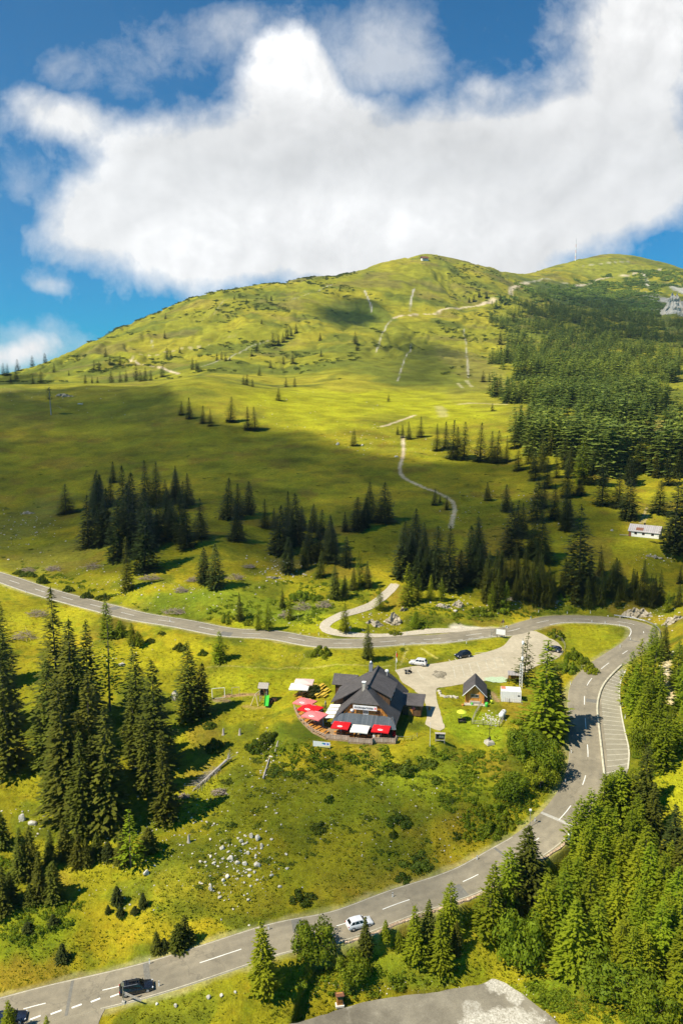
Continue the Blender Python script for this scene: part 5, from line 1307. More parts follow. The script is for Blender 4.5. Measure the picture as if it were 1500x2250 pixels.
vs = [(x, 18.9, z) for x, z in P] + [(x, 19.15, z) for x, z in P]; bk.add(vs, [(0,1,2,3),(7,6,5,4)] + [(i, 4 + i, 4 + (i + 1) % 4, (i + 1) % 4) for i in range(4)]); bk.build('gable_wall', M['brown_planks'], inn)
rf = MB()
for sg in (0, 1):
    m = (lambda a: a) if sg == 0 else (lambda a: 13 - a)
    poly = [(6.5, 3.0, 9.0), (6.5, 17.2, 9.0), (3.55, 19.4, zr(3.55)), (-.15, 19.8, zr(-.15)), (-.15, .25, zr(-.15)), (1.1, 1.75, zr(1.1)), (3.55, 1.72, zr(3.55))]
    rf.slab([(m(a), b_, z) for a, b_, z in poly], .2)
rf.slab([(6.5, 3.0, 9.0), (3.5, 1.7, zr(3.5) - .0), (9.5, 1.7, zr(9.5))], .2)
rf.slab([(6.5, 17.2, 9.0), (9.5, 19.42, zr(9.5)), (3.5, 19.42, zr(3.5))], .2)
rf.box((6.5, 10.1, 9.03), (.34, 14.0, .1))
roof = rf.build('roof', M['roof'], inn)
sk = MB(); sk.slab([(.75, 2.12, 3.72), (12.25, 2.12, 3.72), (13.35, -.35, 2.22), (-.35, -.35, 2.22)], .14); sk.build('front_eave', M['slate'], inn)
MB().box((6.5, -.40, 2.14), (13.6, .10, .12)).build('gutter', M['metal'], inn)
vb = MB()
for (p, q) in (((1.95, 2.02, 3.6), (3.5, 1.95, 5.95)), ((3.5, 1.95, 5.95), (9.5, 1.95, 5.95)), ((9.5, 1.95, 5.95), (11.05, 2.02, 3.6))): vb.tube(p, q, .09, n=5)
vb.build('bargeboard', M['orange_wood'], gab)
d = MB()       # broad shed dormer to the right
d.add([(8.4, 5.6, 6.9), (11.0, 5.6, 4.5), (11.0, 5.6, 6.55), (8.2, 5.6, 7.3), (8.4, 13.8, 6.9), (11.0, 13.8, 4.5), (11.0, 13.8, 6.55), (8.2, 13.8, 7.3)], [(0,1,2,3),(7,6,5,4),(1,5,6,2),(3,2,6,7)])
dm = d.build('dormer', M['brown_planks'], inn)
MB().slab([(7.0, 5.2, 8.62), (7.0, 14.2, 8.62), (11.45, 14.2, 6.5), (11.45, 5.2, 6.5)], .16).build('dormer_roof', M['roof'], dm)
for yy_ in (7.2, 9.7, 12.2): window(dm, (11.03, yy_, 5.75), 1.1, .9, 'x')
wg = MB(); wz = lambda a: 3.0 + (a + 2.4) * .625     # wing to the left under a shallower roof
wg.add([(-1.9, 9, 0), (2.2, 9, 0), (2.2, 9, wz(2.2) - .2), (-1.9, 9, wz(-1.9) - .2), (-1.9, 17.3, 0), (2.2, 17.3, 0), (2.2, 17.3, wz(2.2) - .2), (-1.9, 17.3, wz(-1.9) - .2)], [(0,1,2,3),(7,6,5,4),(0,3,7,4),(3,2,6,7)])
wing = wg.build('side_wing', M['brown_planks'], inn)
MB().slab([(5.3, 7.8, wz(5.3)), (5.3, 17.8, wz(5.3)), (-2.5, 17.8, wz(-2.5)), (-2.5, 8.6, wz(-2.5)), (.3, 7.8, wz(.3))], .18).build('wing_roof', M['roof'], wing)
MB().add([(.4, 8.3, zr(.4) + .02), (4.9, 8.3, zr(4.9) - .3), (.4, 8.3, wz(.4) - .2)], [(0, 1, 2)]).build('cheek', M['dark'], wing)  # dark sheet standing in for the shade inside the open cheek
window(wing, (-.9, 8.97, 1.6), 1.0, 1.1, 'y', out=-1); MB().box((.8, 8.97, 1.05), (1.0, .1, 2.1)).build('door', M['orange_wood'], wing)
an = MB(); an.add([(-4.2,20.4,0),(0.5,20.4,0),(.5,24.4,0),(-4.2,24.4,0),(-4.2,20.4,2.6),(.5,20.4,2.6),(.5,24.4,2.6),(-4.2,24.4,2.6),(-4.2,22.4,4.1),(.5,22.4,4.1)],[(0,1,5,4),(1,2,6,9,5),(2,3,7,6)])
for q in ((-4.1,20.5),(-4.1,24.3)): an.box((q[0], q[1], 1.3), (.2,.2,2.6))
ann = an.build('back_annex', M['brown_planks'], inn)
rr = MB(); rr.slab([(-4.9,22.4,4.35),(.9,22.4,4.35),(.9,19.9,2.5),(-4.9,19.9,2.5)],.15); rr.slab([(-4.9,22.4,4.35),(.9,22.4,4.35),(.9,24.9,2.5),(-4.9,24.9,2.5)],.15); rr.build('annex_roof', M['roof'], ann)
sh_ = MB(); sh_.box((14.9, 14.1, 1.3), (3.9, 4.0, 2.6)); shd = sh_.build('side_shed', M['brown_planks'], inn)
MB().slab([(12.2, 16.6, 3.35), (17.4, 16.6, 3.35), (17.4, 11.5, 2.62), (12.2, 11.5, 2.62)], .18).build('shed_roof', M['roof'], shd)
MB().box((14.6, 12.06, 1.0), (1.0, .08, 2.0)).build('door', M['warm_planks'], shd)
MB().lathe([(.02,0),(.42,.04),(.42,.1),(.02,.14)], (0,0,0), 14, 'Y').build('shed_emblem', M['faded_red'], shd, loc=(15.2, 11.95, 1.75))
ch = MB(); ch.box((5.75, 4.1, 9.0), (.62, .62, 1.9)); c_ = ch.build('chimney', M['concrete'], roof); MB().box((5.75, 4.1, 10.0), (.85, .85, .14)).build('cap', M['white'], c_)
ch = MB(); ch.box((5.0, 16.4, 8.7), (.8, .8, 1.8)); c_ = ch.build('chimney', M['metal'], roof); MB().lathe([(.1,9.6),(.45,9.65),(.35,10.0),(.05,10.3)], (5.0,16.4,0), 12).build('cowl', M['metal'], c_)
ds = MB(); ds.tube((8.6,16.6,6.9),(8.6,16.6,7.9),.05); ds.lathe([(.03,0),(.28,.05),(.48,.16),(.5,.17),(.27,.03),(.02,-.02)],(8.6,16.5,8.0),14,'Y'); ds.build('satellite_dish', M['white'], roof)
ac = MB(); ac.box((13.4, 17.2, 1.0), (1.0, 1.4, 2.0)); ac.lathe([(.35,0),(.35,.06),(.1,.08)], (13.4,16.46,1.2), 14, 'Y'); ac.build('air_unit', M['metal'], inn)
for aa in (2.2, 4.6, 8.2, 10.7): window(inn, (aa, 1.66, 1.6), 1.2, 1.2, 'y', out=-1)
MB().box((6.4, 1.66, 1.05), (1.2, .1, 2.1)).build('door', M['warm_planks'], inn)
w_ = window(gab, (6.55, 2.10, 4.35), .9, 1.1, 'y', out=-1)
MB().lathe([(.05,0),(.36,.0),(.40,-.06),(.05,-.1)], (3.65,2.1,4.35), 14, 'Y').build('round_plaque', M['white'], gab)
wh = MB()
for i in range(18):
    a0_, a1_ = 2 * PI * i / 18, 2 * PI * (i + 1) / 18
    wh.tube((9.3 + .5 * math.cos(a0_), 2.02, 4.2 + .5 * math.sin(a0_)), (9.3 + .5 * math.cos(a1_), 2.02, 4.2 + .5 * math.sin(a1_)), .06, n=5)
    if i % 3 == 0: wh.tube((9.3, 2.02, 4.2), (9.3 + .5 * math.cos(a0_), 2.02, 4.2 + .5 * math.sin(a0_)), .035, n=4)
wh.build('wagon_wheel', M['brown_planks'], gab)
sb = MB(); sb.box((6.45, 1.62, 5.35), (5.0, .08, .92)); sgn = sb.build('sign_board', M['white'], inn)
for x in (4.4, 8.5): MB().box((x, 1.86, 5.6), (.08, .4, .08)).build('bracket', M['black'], sgn)
def text_mesh(body, size, mat, parent, loc, rot, ex=.008, off=.012):
    fc = bpy.data.curves.new('lettering', 'FONT'); fc.body = body; fc.size = size; fc.align_x = 'CENTER'; fc.align_y = 'CENTER'; fc.extrude = ex; fc.offset = off
    q = bpy.data.objects.new('lettering', fc); COL.objects.link(q); bpy.context.view_layer.update()
    me = bpy.data.meshes.new_from_object(q.evaluated_get(bpy.context.evaluated_depsgraph_get())); bpy.data.objects.remove(q)
    o = bpy.data.objects.new('lettering', me); COL.objects.link(o); o.parent = parent; o.location = loc; o.rotation_euler = rot
    me.materials.clear(); me.materials.append(mat); return o
text_mesh('Aichingerhütte', .66, M['black'], sgn, (6.2, 1.565, 5.35), (R(90), 0, 0))
MB().box((8.62, 1.57, 5.38), (.34, .03, .44)).build('emblem', M['faded_red'], sgn)

# white awning panels over the side passage
aw = thing('awning', 'row of four white awning panels along the left side of the inn', 'awning', INN_O, -INN_A)
for i in range(4):
    b0_ = 1.6 + i * 1.95
    MB().slab([(-2.55, b0_, 2.35), (-.25, b0_, 2.55), (-.25, b0_ + 1.45, 2.6), (-2.55, b0_ + 1.45, 2.4)], .06).build('panel', M['canvas'], aw)
ap = MB()
for b0_ in (1.7, 4.6, 8.6): ap.tube((-2.45, b0_, 0), (-2.45, b0_, 2.33), .05, n=6)
ap.tube((-2.45, 1.6, 2.32), (-2.45, 8.9, 2.32), .045, n=6); ap.build('frame', M['white'], aw)

# terrace: boarded deck with its fence
dk = [(-11.3,10.1),(-9.2,5.6),(-6.9,2.2),(-4.1,-1.2),(-.6,-3.6),(4.2,-3.5),(4.2,-4.2),(9.0,-3.9),(9.0,-3.1),(13.5,-2.6),(13.5,1.15),(-.2,1.15),(-2.9,2.4),(-3.6,7.5),(-7.5,11.4)]
tr_ = thing('terrace', 'boarded wooden terrace wrapping round the front of the inn', 'terrace', INN_O, -INN_A)
MB().prism(dk, -.8, .28).build('deck', M['deck'], tr_)
fn = thing('terrace_fence', 'pale wooden fence along the outer edge of the inn terrace', 'fence', INN_O, -INN_A)
line = dk[:10] + [(13.5,-1.2)]
rail = MB()
for p, q in zip(line[:-1], line[1:]):
    ln = math.hypot(q[0] - p[0], q[1] - p[1]); n = max(1, int(ln / 1.9)); an_ = math.atan2(q[1] - p[1], q[0] - p[0])
    front = p[0] >= -.7
    for k in range(n):
        c0 = (p[0] + (q[0] - p[0]) * (k + .5) / n, p[1] + (q[1] - p[1]) * (k + .5) / n)
        if front: MB().box((0, 0, 0), (ln / n - .1, .05, .85)).build('panel', M['fence_wood'], fn, loc=(c0[0], c0[1], .78), rotz=an_)
        else:
            for z in (.55, .85): rail.box((c0[0], c0[1], z + .2), (ln / n, .05, .12), rz=an_)
        rail.box((p[0] + (q[0] - p[0]) * k / n, p[1] + (q[1] - p[1]) * k / n, .75), (.1, .1, 1.15))
    if front: rail.box(((p[0] + q[0]) / 2, (p[1] + q[1]) / 2, 1.26), (ln + .05, .12, .06), rz=an_)
rail.build('rail', M['fence_wood'], fn)

# tables and parasols
def picnic_table(mat):
    t_ = thing('picnic_table', 'x', 'picnic table')
    MB().box((0, 0, .74), (2.0, .75, .06)).build('tabletop', mat, t_, bevel=.01)
    for s in (-1, 1): MB().box((0, s * .68, .45), (2.0, .28, .05)).build('bench', mat, t_, bevel=.01)
    for s in (-1, 1):
        l = MB(); l.tube((s * .75, -.6, 0), (s * .75, -.2, .72), .045, n=5); l.tube((s * .75, .6, 0), (s * .75, .2, .72), .045, n=5); l.box((s * .75, 0, .38), (.06, 1.5, .09)); l.build('leg', mat, t_)
    return t_
first = {}
def place_table(p, rz, key, label, group):
    if key not in first: o = first[key] = picnic_table(M[key])
    else: o = copy_tree(first[key])
    o.location = p; o.rotation_euler = (0, 0, rz); o['label'] = label; o['group'] = group; return o
gT = 'orange wooden tables on the terrace'
for i, (a, b_, r) in enumerate([(-9.3,8.2,-.5),(-8.3,6.1,-.55),(-7.2,4.2,-.6),(-6.0,2.6,-.7),(-4.7,1.0,-.75),(-3.2,-.4,-.8),(-1.6,-1.7,-.6)]):
    place_table(innp(a, b_, .28), -INN_A + r + 1.9, 'orange_wood', f'orange wooden terrace table, {ORD[i + 1]} from the left along the curved fence', gT)
for i, (a, b_) in enumerate([(1.6,-1.5),(4.0,-1.6),(6.4,-2.4),(8.6,-1.8),(11.2,-1.2)]):
    place_table(innp(a, b_, .28), -INN_A, 'orange_wood', f'orange wooden terrace table, {ORD[i + 1]} from the left before the inn front', gT)
gY = 'yellow tables on the grass by the inn'
for i, (u, v) in enumerate([(690,1512),(706,1511),(688,1522),(702,1521),(716,1521),(684,1531),(697,1531),(710,1531)]):
    row = ('back', 'middle', 'front')[0 if i < 2 else 1 if i < 5 else 2]; k = i if i < 2 else i - 2 if i < 5 else i - 5
    place_table(raycast(u, v), -INN_A + 1.2 + .1 * (i % 3), 'yellow_wood', f'yellow picnic table on the grass, {ORD[k + 1]} from left in the {row} row', gY)
for i, (u, v) in enumerate([(655,1530),(668,1528),(660,1537)]):
    place_table(raycast(u, v), -INN_A + 1.2, 'orange_wood', f'orange picnic table under the white parasols, {("left", "right", "front")[i]} one of three', gT)
place_table(raycast(674, 1544), .4, 'yellow_wood', 'yellow picnic table on the grass just above the faded red parasol', gY)

def parasol(p, w, d, h, mat, rz, label, group, logo=False, drop=.45):
    t_ = thing('parasol', label, 'parasol', p, rz, group)
    n = 8; V = [(0, 0, h + .55)]; 
    ring = [(-w/2,-d/2),(0,-d/2*1.0),(w/2,-d/2),(w/2,0),(w/2,d/2),(0,d/2),(-w/2,d/2),(-w/2,0)]
    c = MB(); top = (0, 0, h + drop + .1)
    R1 = [(x, y, h + (.0 if i % 2 == 0 else .07)) for i, (x, y) in enumerate(ring)]
    R0 = [(x, y, z - .24) for x, y, z in R1]
    c.add([top] + R1 + R0, [(0, 1 + i, 1 + (i + 1) % n) for i in range(n)] + [(1 + i, 1 + n + i, 1 + n + (i + 1) % n, 1 + (i + 1) % n) for i in range(n)])
    can = c.build('canopy', mat, t_)
    MB().tube((0, 0, 0), (0, 0, h + drop), .04, n=8).build('pole', M['white'], t_)
    MB().box((0, 0, .06), (.8, .8, .12)).build('base', M['concrete'], t_)
    if logo:
        for sgn, q in ((-1, 'y'), (1, 'y')):
            lg = MB(); pts = []; bars = MB()
            sl = (drop + .03) / (d / 2)
            for k in range(18):
                an_ = 2 * PI * k / 18; x = w * .15 * math.cos(an_); y = sgn * d * .34 + d * .075 * math.sin(an_); pts.append((x, y, h + .08 + (d / 2 - abs(y)) * sl + .012))
            lg.add(pts, [tuple(range(18))]); lo = lg.build('logo', M['white'], can)
            for k in range(5):
                x = w * (-.09 + .045 * k); y0 = sgn * d * .34; zz = h + .08 + (d / 2 - abs(y0)) * sl + .03
                bars.box((x, y0, zz), (w * .028, d * (.05 + .02 * (k % 2)), .02), rx=-sgn * math.atan(sl))
            bars.build('lettering', mat, lo)
    return t_
gP = 'large parasols on the inn terrace'
parasol(innp(2.1, -1.6, .28), 3.55, 3.3, 2.3, M['red'], -INN_A, 'bright red parasol left of the white one at the inn front', gP, True)
parasol(innp(6.2, -2.2, .28), 3.6, 3.4, 2.2, M['canvas'], -INN_A, 'white parasol between the two red ones at the inn front', gP)
parasol(innp(10.4, -1.5, .28), 3.55, 3.3, 2.3, M['red'], -INN_A, 'bright red parasol right of the white one at the inn front', gP, True)
parasol(innp(-8.2, 8.2, .28), 4.2, 3.6, 2.4, M['faded_red'], -INN_A - .3, 'faded red parasol farthest back on the curved terrace', gP, True)
parasol(innp(-6.1, 5.1, .28), 4.4, 3.8, 2.4, M['red'], -INN_A - .3, 'deep red parasol between two faded ones on the curved terrace', gP, True)
parasol(innp(-4.4, 1.9, .28), 4.4, 3.8, 2.4, M['faded_red'], -INN_A - .3, 'faded red parasol nearest the inn on the curved terrace', gP, True)
parasol(raycast(658, 1531), 4.4, 3.8, 2.5, M['canvas'], -.1, 'white parasol over the tables on the lawn', 'lawn parasols')
parasol(raycast(668, 1521), 4.4, 3.4, 2.6, M['pale_pink'], -.1, 'pale pink parasol behind the white one on the lawn', 'lawn parasols')
lp = raycast(1013, 1583); q_ = thing('parasol', 'small lime green parasol on the lawn before the cabin', 'parasol', lp)
MB().lathe([(1.1, 1.95), (1.05, 2.0), (.6, 2.28), (.05, 2.5)], n=14).build('canopy', M['lime'], q_); MB().tube((0,0,0),(0,0,2.45),.03).build('pole', M['white'], q_); MB().lathe([(.3,0),(.3,.1),(.05,.14)],n=12).build('base', M['concrete'], q_)
bp = raycast(1014, 1588); q_ = thing('garden_bench', 'black garden bench in the shade of the lime parasol', 'bench', bp + Vector((0, -.2, 0)), .15)
MB().box((0,0,.44),(1.7,.5,.06)).build('seat', M['black'], q_); MB().box((0,.26,.75),(1.7,.05,.5)).build('backrest', M['black'], q_)
for s in (-1,1): MB().box((s*.75,0,.21),(.08,.45,.42)).build('leg', M['black'], q_)

# banner below the terrace
p0, p1 = raycast(688, 1641), raycast(725, 1647); mid = (p0 + p1) / 2; wd = (p1 - p0).length; an_ = math.atan2(p1.y - p0.y, p1.x - p0.x)
q_ = thing('banner', 'white advertising banner with blue and yellow pattern below the terrace', 'banner', mid, an_)
bz = -.0
t = NT('banner_print'); oc = t.objco(); s_ = t.n('ShaderNodeSeparateXYZ'); t.l(oc, s_.inputs[0])
X_, Z_ = s_.outputs[0], s_.outputs[2]; cl = t.mix(t.rng(t.math('ADD', Z_, t.math('MULTIPLY', X_, -.12)), .42, .46, 1, 0), (.82,.82,.76), (.80,.72,.25))
def disc(cx, cz, rx, rz_, col):
    global cl
    a_ = t.math('DIVIDE', t.math('SUBTRACT', X_, cx), rx); b_ = t.math('DIVIDE', t.math('SUBTRACT', Z_, cz), rz_)
    cl = t.mix(t.math('LESS_THAN', t.math('ADD', t.math('MULTIPLY', a_, a_), t.math('MULTIPLY', b_, b_)), 1.0), cl, col)
disc(.45, 1.05, .42, .16, (.08,.45,.30)); disc(.62, .98, .36, .16, (.02,.13,.55)); disc(1.25, 1.0, .26, .2, (.02,.16,.62)); disc(.95, .92, .16, .2, (.75,.6,.85)); t.bsdf(cl, .6); M['banner'] = t.m
b = MB(); b.box((0, 0, .82), (wd, .03, 1.15)); b.build('panel', M['banner'], q_)
for s in (-1, 1): MB().tube((s * wd / 2, .04, -.1), (s * wd / 2, .04, 1.45), .04, n=6).build('post', M['grey_wood'], q_)

# ------------------------------------------------------------------ small wooden cabin
cp = raycast(1042, 1545); cp.z = float(height(cp.x, cp.y)); M['cabin_planks'] = planks('cabin_planks', (.50,.21,.04), (.78,.38,.09))
cab = thing('wooden_cabin', 'small orange wooden cabin with steep dark grey gabled roof', 'cabin', cp, R(-10))
b = MB(); P = [(-2.15,0),(2.15,0),(2.15,2.25),(0,4.35),(-2.15,2.25)]
b.add([(x,0,z-(.3 if z==0 else 0)) for x,z in P]+[(x,6.2,z-(.3 if z==0 else 0)) for x,z in P],[(0,1,2,3,4),(9,8,7,6,5)]+[(i,5+i,5+(i+1)%5,(i+1)%5) for i in range(5)]); b.build('wall', M['cabin_planks'], cab)
b = MB(); b.slab([(0,-.75,4.72),(0,6.7,4.72),(-2.75,6.7,1.95),(-2.75,-.75,1.95)],.14); b.slab([(0,-.75,4.72),(0,6.7,4.72),(2.75,6.7,1.95),(2.75,-.75,1.95)],.14); rc = b.build('roof', M['roof'], cab)
b = MB(); b.tube((0,-.78,4.62),(-2.75,-.78,1.86),.08,n=5); b.tube((0,-.78,4.62),(2.75,-.78,1.86),.08,n=5); b.build('bargeboard', M['white'], rc)
window(cab, (0,-.04,1.75), 1.7, .7, 'y', M['grey_wood'], -1); MB().box((0,-.35,.35),(2.2,.5,.5)).build('flower_bench', M['grey_wood'], cab)
MB().box((0,-.65,-.06),(4.6,1.3,.18)).build('porch', M['concrete'], cab)
for s in (-1,1): MB().tube((s*2.1,-.55,0),(s*2.1,-.55,2.3),.08,n=6).build('post', M['warm_planks'], cab)
def barrel(u, v, mat, r, h, nm, lab, cat):
    p = raycast(u, v); o = MB().lathe([(r*.8,0),(r,h*.5),(r*.9,h),(r*.75,h*.98),(.02,h*.9)], n=12).build(nm, mat, loc=p); tag(o, lab, cat)
barrel(1068,1552,M['green_plastic'],.38,.9,'water_barrel','green plastic barrel right of the cabin porch','barrel'); barrel(1078,1546,M['lime'],.32,.8,'plant_tub','bright green tub beside the cabin corner','tub'); barrel(1036,1549,M['green_plastic'],.25,.5,'plant_pot','small dark green pot before the cabin window','pot')
barrel(1016,1551,M['orange_wood'],.3,.45,'plant_pot','orange flower pot left of the cabin porch','pot'); barrel(1067,1544,M['faded_red'],.3,.9,'gas_bottle','red gas bottle at the right cabin corner','gas bottle'); barrel(943,1560,M['orange_wood'],.3,.7,'plant_tub','orange wooden tub at the walkway edge','tub'); barrel(865,1620,M['red'],.35,1.3,'menu_stand','red stand at the right end of the terrace','stand')

# white container, lattice mast, gas tank
p = raycast(1124, 1543); q_ = thing('white_container', 'white box container behind the garden fence', 'container', p + Vector((0, 1.5, 0)), R(-8))
MB().box((0,0,1.3),(4.5,3.0,2.6)).build('body', M['white'], q_, bevel=.04); MB().box((-1.7,.6,2.63),(1.0,1.6,.05)).build('roof_patch', simple('terracotta', (.62,.22,.12), .8), q_)
rb = MB(); [rb.box((-2.2 + .4 * i, -1.52, 1.3), (.06, .05, 2.4)) for i in range(12)]; rb.build('ribs', M['white'], q_); MB().box((1.7,-1.53,1.6),(.5,.06,.25)).build('vent', M['black'], q_)
p = raycast(1144, 1512); q_ = thing('lattice_mast', 'slim white steel lattice mast with antennas', 'mast', p, .3)
b = MB(); H1, H2 = 6.2, 12.4
cs_ = [(.42*math.cos(a), .42*math.sin(a)) for a in (0.5, 2.6, 4.7)]
for x, y in cs_: b.tube((x,y,-.2),(x,y,H1),.06,n=5)
for k in range(8):
    z0, z1 = k*H1/8, (k+1)*H1/8
    for i in range(3):
        a_, c_ = cs_[i], cs_[(i+1)%3]; b.tube((*a_,z0),(*c_,z1),.032,n=4); b.tube((*a_,z1),(*c_,z1),.03,n=4)
b.build('lattice', M['white'], q_); b = MB(); b.tube((0,0,H1),(0,0,H2),.1,.06,n=7); b.tube((.25,0,H1),(.25,0,H1+3.6),.045,n=5); b.build('pole', M['metal'], q_)
for z in (H1+.9, H2-1.4): MB().lathe([(.26,0),(.28,.05),(.28,.75),(.22,.8)], (-.02,-.12,z), 10).build('antenna', M['white'], q_)
p = raycast(1103, 1577); q_ = thing('gas_tank', 'white capsule shaped gas tank in the cabin garden', 'gas tank', p, R(62))
MB().lathe([(.03,-1.5),(.3,-1.46),(.52,-1.3),(.6,-1.05),(.6,1.05),(.52,1.3),(.3,1.46),(.03,1.5)],(0,0,.95),18,'X').build('vessel', M['white'], q_)
for s in (-.8,.8): MB().box((s,0,.2),(.2,.9,.45)).build('foot', M['concrete'], q_)
MB().lathe([(.16,1.5),(.18,1.55),(.16,1.72),(.02,1.74)], n=10).build('valve_cover', M['metal'], q_)

# garden: fence, stones, board, pedestal
def rail_fence(name, px, label, cat, mat, h, step, rails, parent=None, wire=False):
    W_ = [raycast(u, v) for u, v in px]; o = thing(name, label, cat, W_[0]); ps, rl = MB(), MB(); off = W_[0]
    for a_, b_ in zip(W_[:-1], W_[1:]):
        n = max(1, int((b_ - a_).length / step))
        for k in range(n + 1):
            q = a_ + (b_ - a_) * (k / n); q.z = float(height(q.x, q.y)); MB().box((0,0,0), (.09,.09,h+.2)).build('post', mat, o, loc=q - off + Vector((0,0,h/2-.1)))
            if k:
                for z in rails: rl.tube(pq - off + Vector((0,0,z)), q - off + Vector((0,0,z)), .035 if not wire else .02, n=5)
            pq = q
    rl.build('rails', mat, o); return o
rail_fence('garden_fence', [(1056,1548),(1046,1568),(1035,1592),(1060,1594),(1096,1598),(1108,1580)], 'grey rail fence round the rock garden below the cabin', 'fence', M['grey_wood'], 1.1, 1.4, (.35,.7,1.0))
rail_fence('wire_fence', [(1076,1538),(1102,1541),(1118,1545),(1146,1548)], 'low wire fence in front of the white container', 'fence', M['grey_wood'], 1.1, 1.5, (.3,.6,1.0), wire=True)
rail_fence('wooden_railing', [(1218,1400),(1232,1408),(1240,1420),(1240,1432),(1228,1446)], 'wooden railing round the far end of the parking lot', 'railing', M['grey_wood'], 1.0, 2.0, (.45,.9))
rail_fence('walkway_railing', [(872,1628),(888,1629),(904,1628),(916,1620)], 'thin metal railing along the walkway right of the terrace', 'railing', M['metal'], 1.0, 1.6, (.5,1.0), wire=True)
p = raycast(966, 1632); q_ = thing('info_board', 'dark roofed notice board standing on the lawn', 'notice board', p, -.1)
MB().box((0,0,1.35),(1.7,.08,1.1)).build('panel', M['black'], q_); MB().box((.25,-.06,1.4),(.9,.03,.5)).build('poster', M['metal'], q_); MB().box((0,-.05,2.05),(2.1,.5,.08),rx=.25).build('roof', M['grey_wood'], q_)
for s in (-1,1): MB().box((s*.9,0,.85),(.1,.1,1.9)).build('post', M['grey_wood'], q_)
MB().box((0,-.05,.55),(1.9,.1,.1)).build('rail', M['grey_wood'], q_)
p = raycast(1074, 1634); q_ = thing('stone_pedestal', 'dark metal figure on a pole rising from a pale stone pedestal', 'monument', p, .35)
b = MB(); b.box((0,0,.25),(1.7,1.7,.6),taper=.9); b.box((0,0,.62),(1.3,1.3,.16)); b.build('plinth', M['concrete'], q_, bevel=.03)
b = MB(); b.tube((0,0,.7),(0,0,4.2),.06,n=6); b.tube((-.5,0,3.3),(.5,0,3.3),.05,n=6); b.tube((-.35,.1,1.0),(.3,0,1.5),.14,.06,6); b.tube((.3,0,.7),(.1,0,1.6),.16,.05,6); b.build('figure', M['black'], q_)
p = raycast(1130, 1500); q_ = thing('wooden_shelter', 'small open wooden shelter with flat grey roof by the lot', 'shelter', p, R(-8))
MB().slab([(-1.7,-1.2,2.35),(1.7,-1.2,2.35),(1.7,1.2,2.6),(-1.7,1.2,2.6)],.15).build('roof', M['grey_shingle'], q_)
for sx_ in (-1,1):
    for sy_ in (-1,1): MB().box((sx_*1.5,sy_*1.0,1.15),(.12,.12,2.3)).build('post', M['brown_planks'], q_)
MB().box((0,.95,1.2),(2.9,.08,1.3)).build('back_panel', M['warm_planks'], q_)
# low stone border in the flower bed
p = raycast(985, 1530)
bd = MB()
for i, (u, v) in enumerate([(964,1520),(966,1525),(970,1530),(976,1532),(983,1532),(990,1532),(997,1532),(1003,1534)]):
    q = raycast(u, v) - p; rn = random.Random(i); bd.box(q + Vector((0,0,.16)), (.75+.3*rn.random(),.5,.45), rz=rn.random()*3, taper=.8)
o = bd.build('stone_border', M['concrete'], loc=p, bevel=.05); tag(o, 'low pale stone border curving round the flower bed', 'stone border')

# playground
p = raycast(566, 1548); q_ = thing('play_tower', 'wooden play tower with swing beam and bright green slide', 'playground tower', p, R(-8))
b = MB()
for sx_ in (-1,1):
    for sy_ in (-1,1): MB().box((0,0,0),(.16,.16,3.4)).build('post', M['grey_wood'], q_, loc=(.9+sx_*.8,2.6+sy_*.8,1.7))
MB().box((.9,2.6,1.5),(1.8,1.8,.12)).build('platform', M['brown_planks'], q_)
b = MB(); b.box((.9,3.35,2.1),(1.6,.06,.9)); b.box((.15,2.6,2.1),(.06,1.5,.9)); b.build('guard', M['brown_planks'], q_)
b = MB(); b.slab([(-.3,2.6,4.3),(2.1,2.6,4.3),(2.1,1.4,3.3),(-.3,1.4,3.3)],.08); b.slab([(-.3,2.6,4.3),(2.1,2.6,4.3),(2.1,3.8,3.3),(-.3,3.8,3.3)],.08); b.build('roof', M['grey_wood'], q_)
b = MB(); b.slab([(1.25,1.9,1.62),(2.25,1.9,1.62),(2.7,-1.1,.25),(1.7,-1.1,.25)],.08)
for x0, x1 in ((1.25,1.7),(2.25,2.7)): b.slab([(x0,1.9,1.62),(x0+.05,1.9,1.95),(x1+.05,-1.1,.58),(x1,-1.1,.25)],.06)
b.build('slide', M['green_plastic'], q_)
b = MB(); b.tube((-1.4,-.9,0),(-.35,-.2,2.7),.1,n=7); b.tube((.35,-.9,0),(-.35,-.2,2.7),.1,n=7); b.tube((-.35,-.35,2.62),(.3,2.0,2.75),.11,n=7); b.build('swing_frame', simple('peeled_log', (.62,.50,.30), .7), q_)
s_ = MB(); s_.box((-.1,.7,.55),(.5,.22,.05)); s_.tube((-.3,.7,.55),(-.15,.7,2.65),.015,n=4); s_.tube((.1,.7,.55),(.05,.7,2.65),.015,n=4); s_.build('swing', M['black'], q_)
rw = MB()
for k in range(9):
    rn = random.Random(k); rw.box((2.6+rn.random()*1.1, .6+rn.random()*2.2, .3), (.5,.5,.7), rz=rn.random()*3, taper=.8)
rw.build('climbing_stones', M['brown_planks'], q_)
def frame_goal(u, v, w, h, d, mat, nm, lab, cat, r=.06):
    p = raycast(u, v); q = thing(nm, lab, cat, p, .25)
    b = MB(); b.tube((-w/2,0,0),(-w/2,0,h),r,n=6); b.tube((w/2,0,0),(w/2,0,h),r,n=6); b.tube((-w/2,0,h),(w/2,0,h),r,n=6)
    b.build('frame', mat, q)
    if d:
        b = MB(); [b.tube((s*w/2,0,h),(s*w/2,d,0),r*.6,n=5) for s in (-1,1)]; b.tube((-w/2,d,0),(w/2,d,0),r*.6,n=5); b.build('stays', mat, q)
frame_goal(480, 1530, 2.9, 2.0, -1.0, M['white'], 'football_goal', 'white football goal on the bare patch by the trees', 'goal')
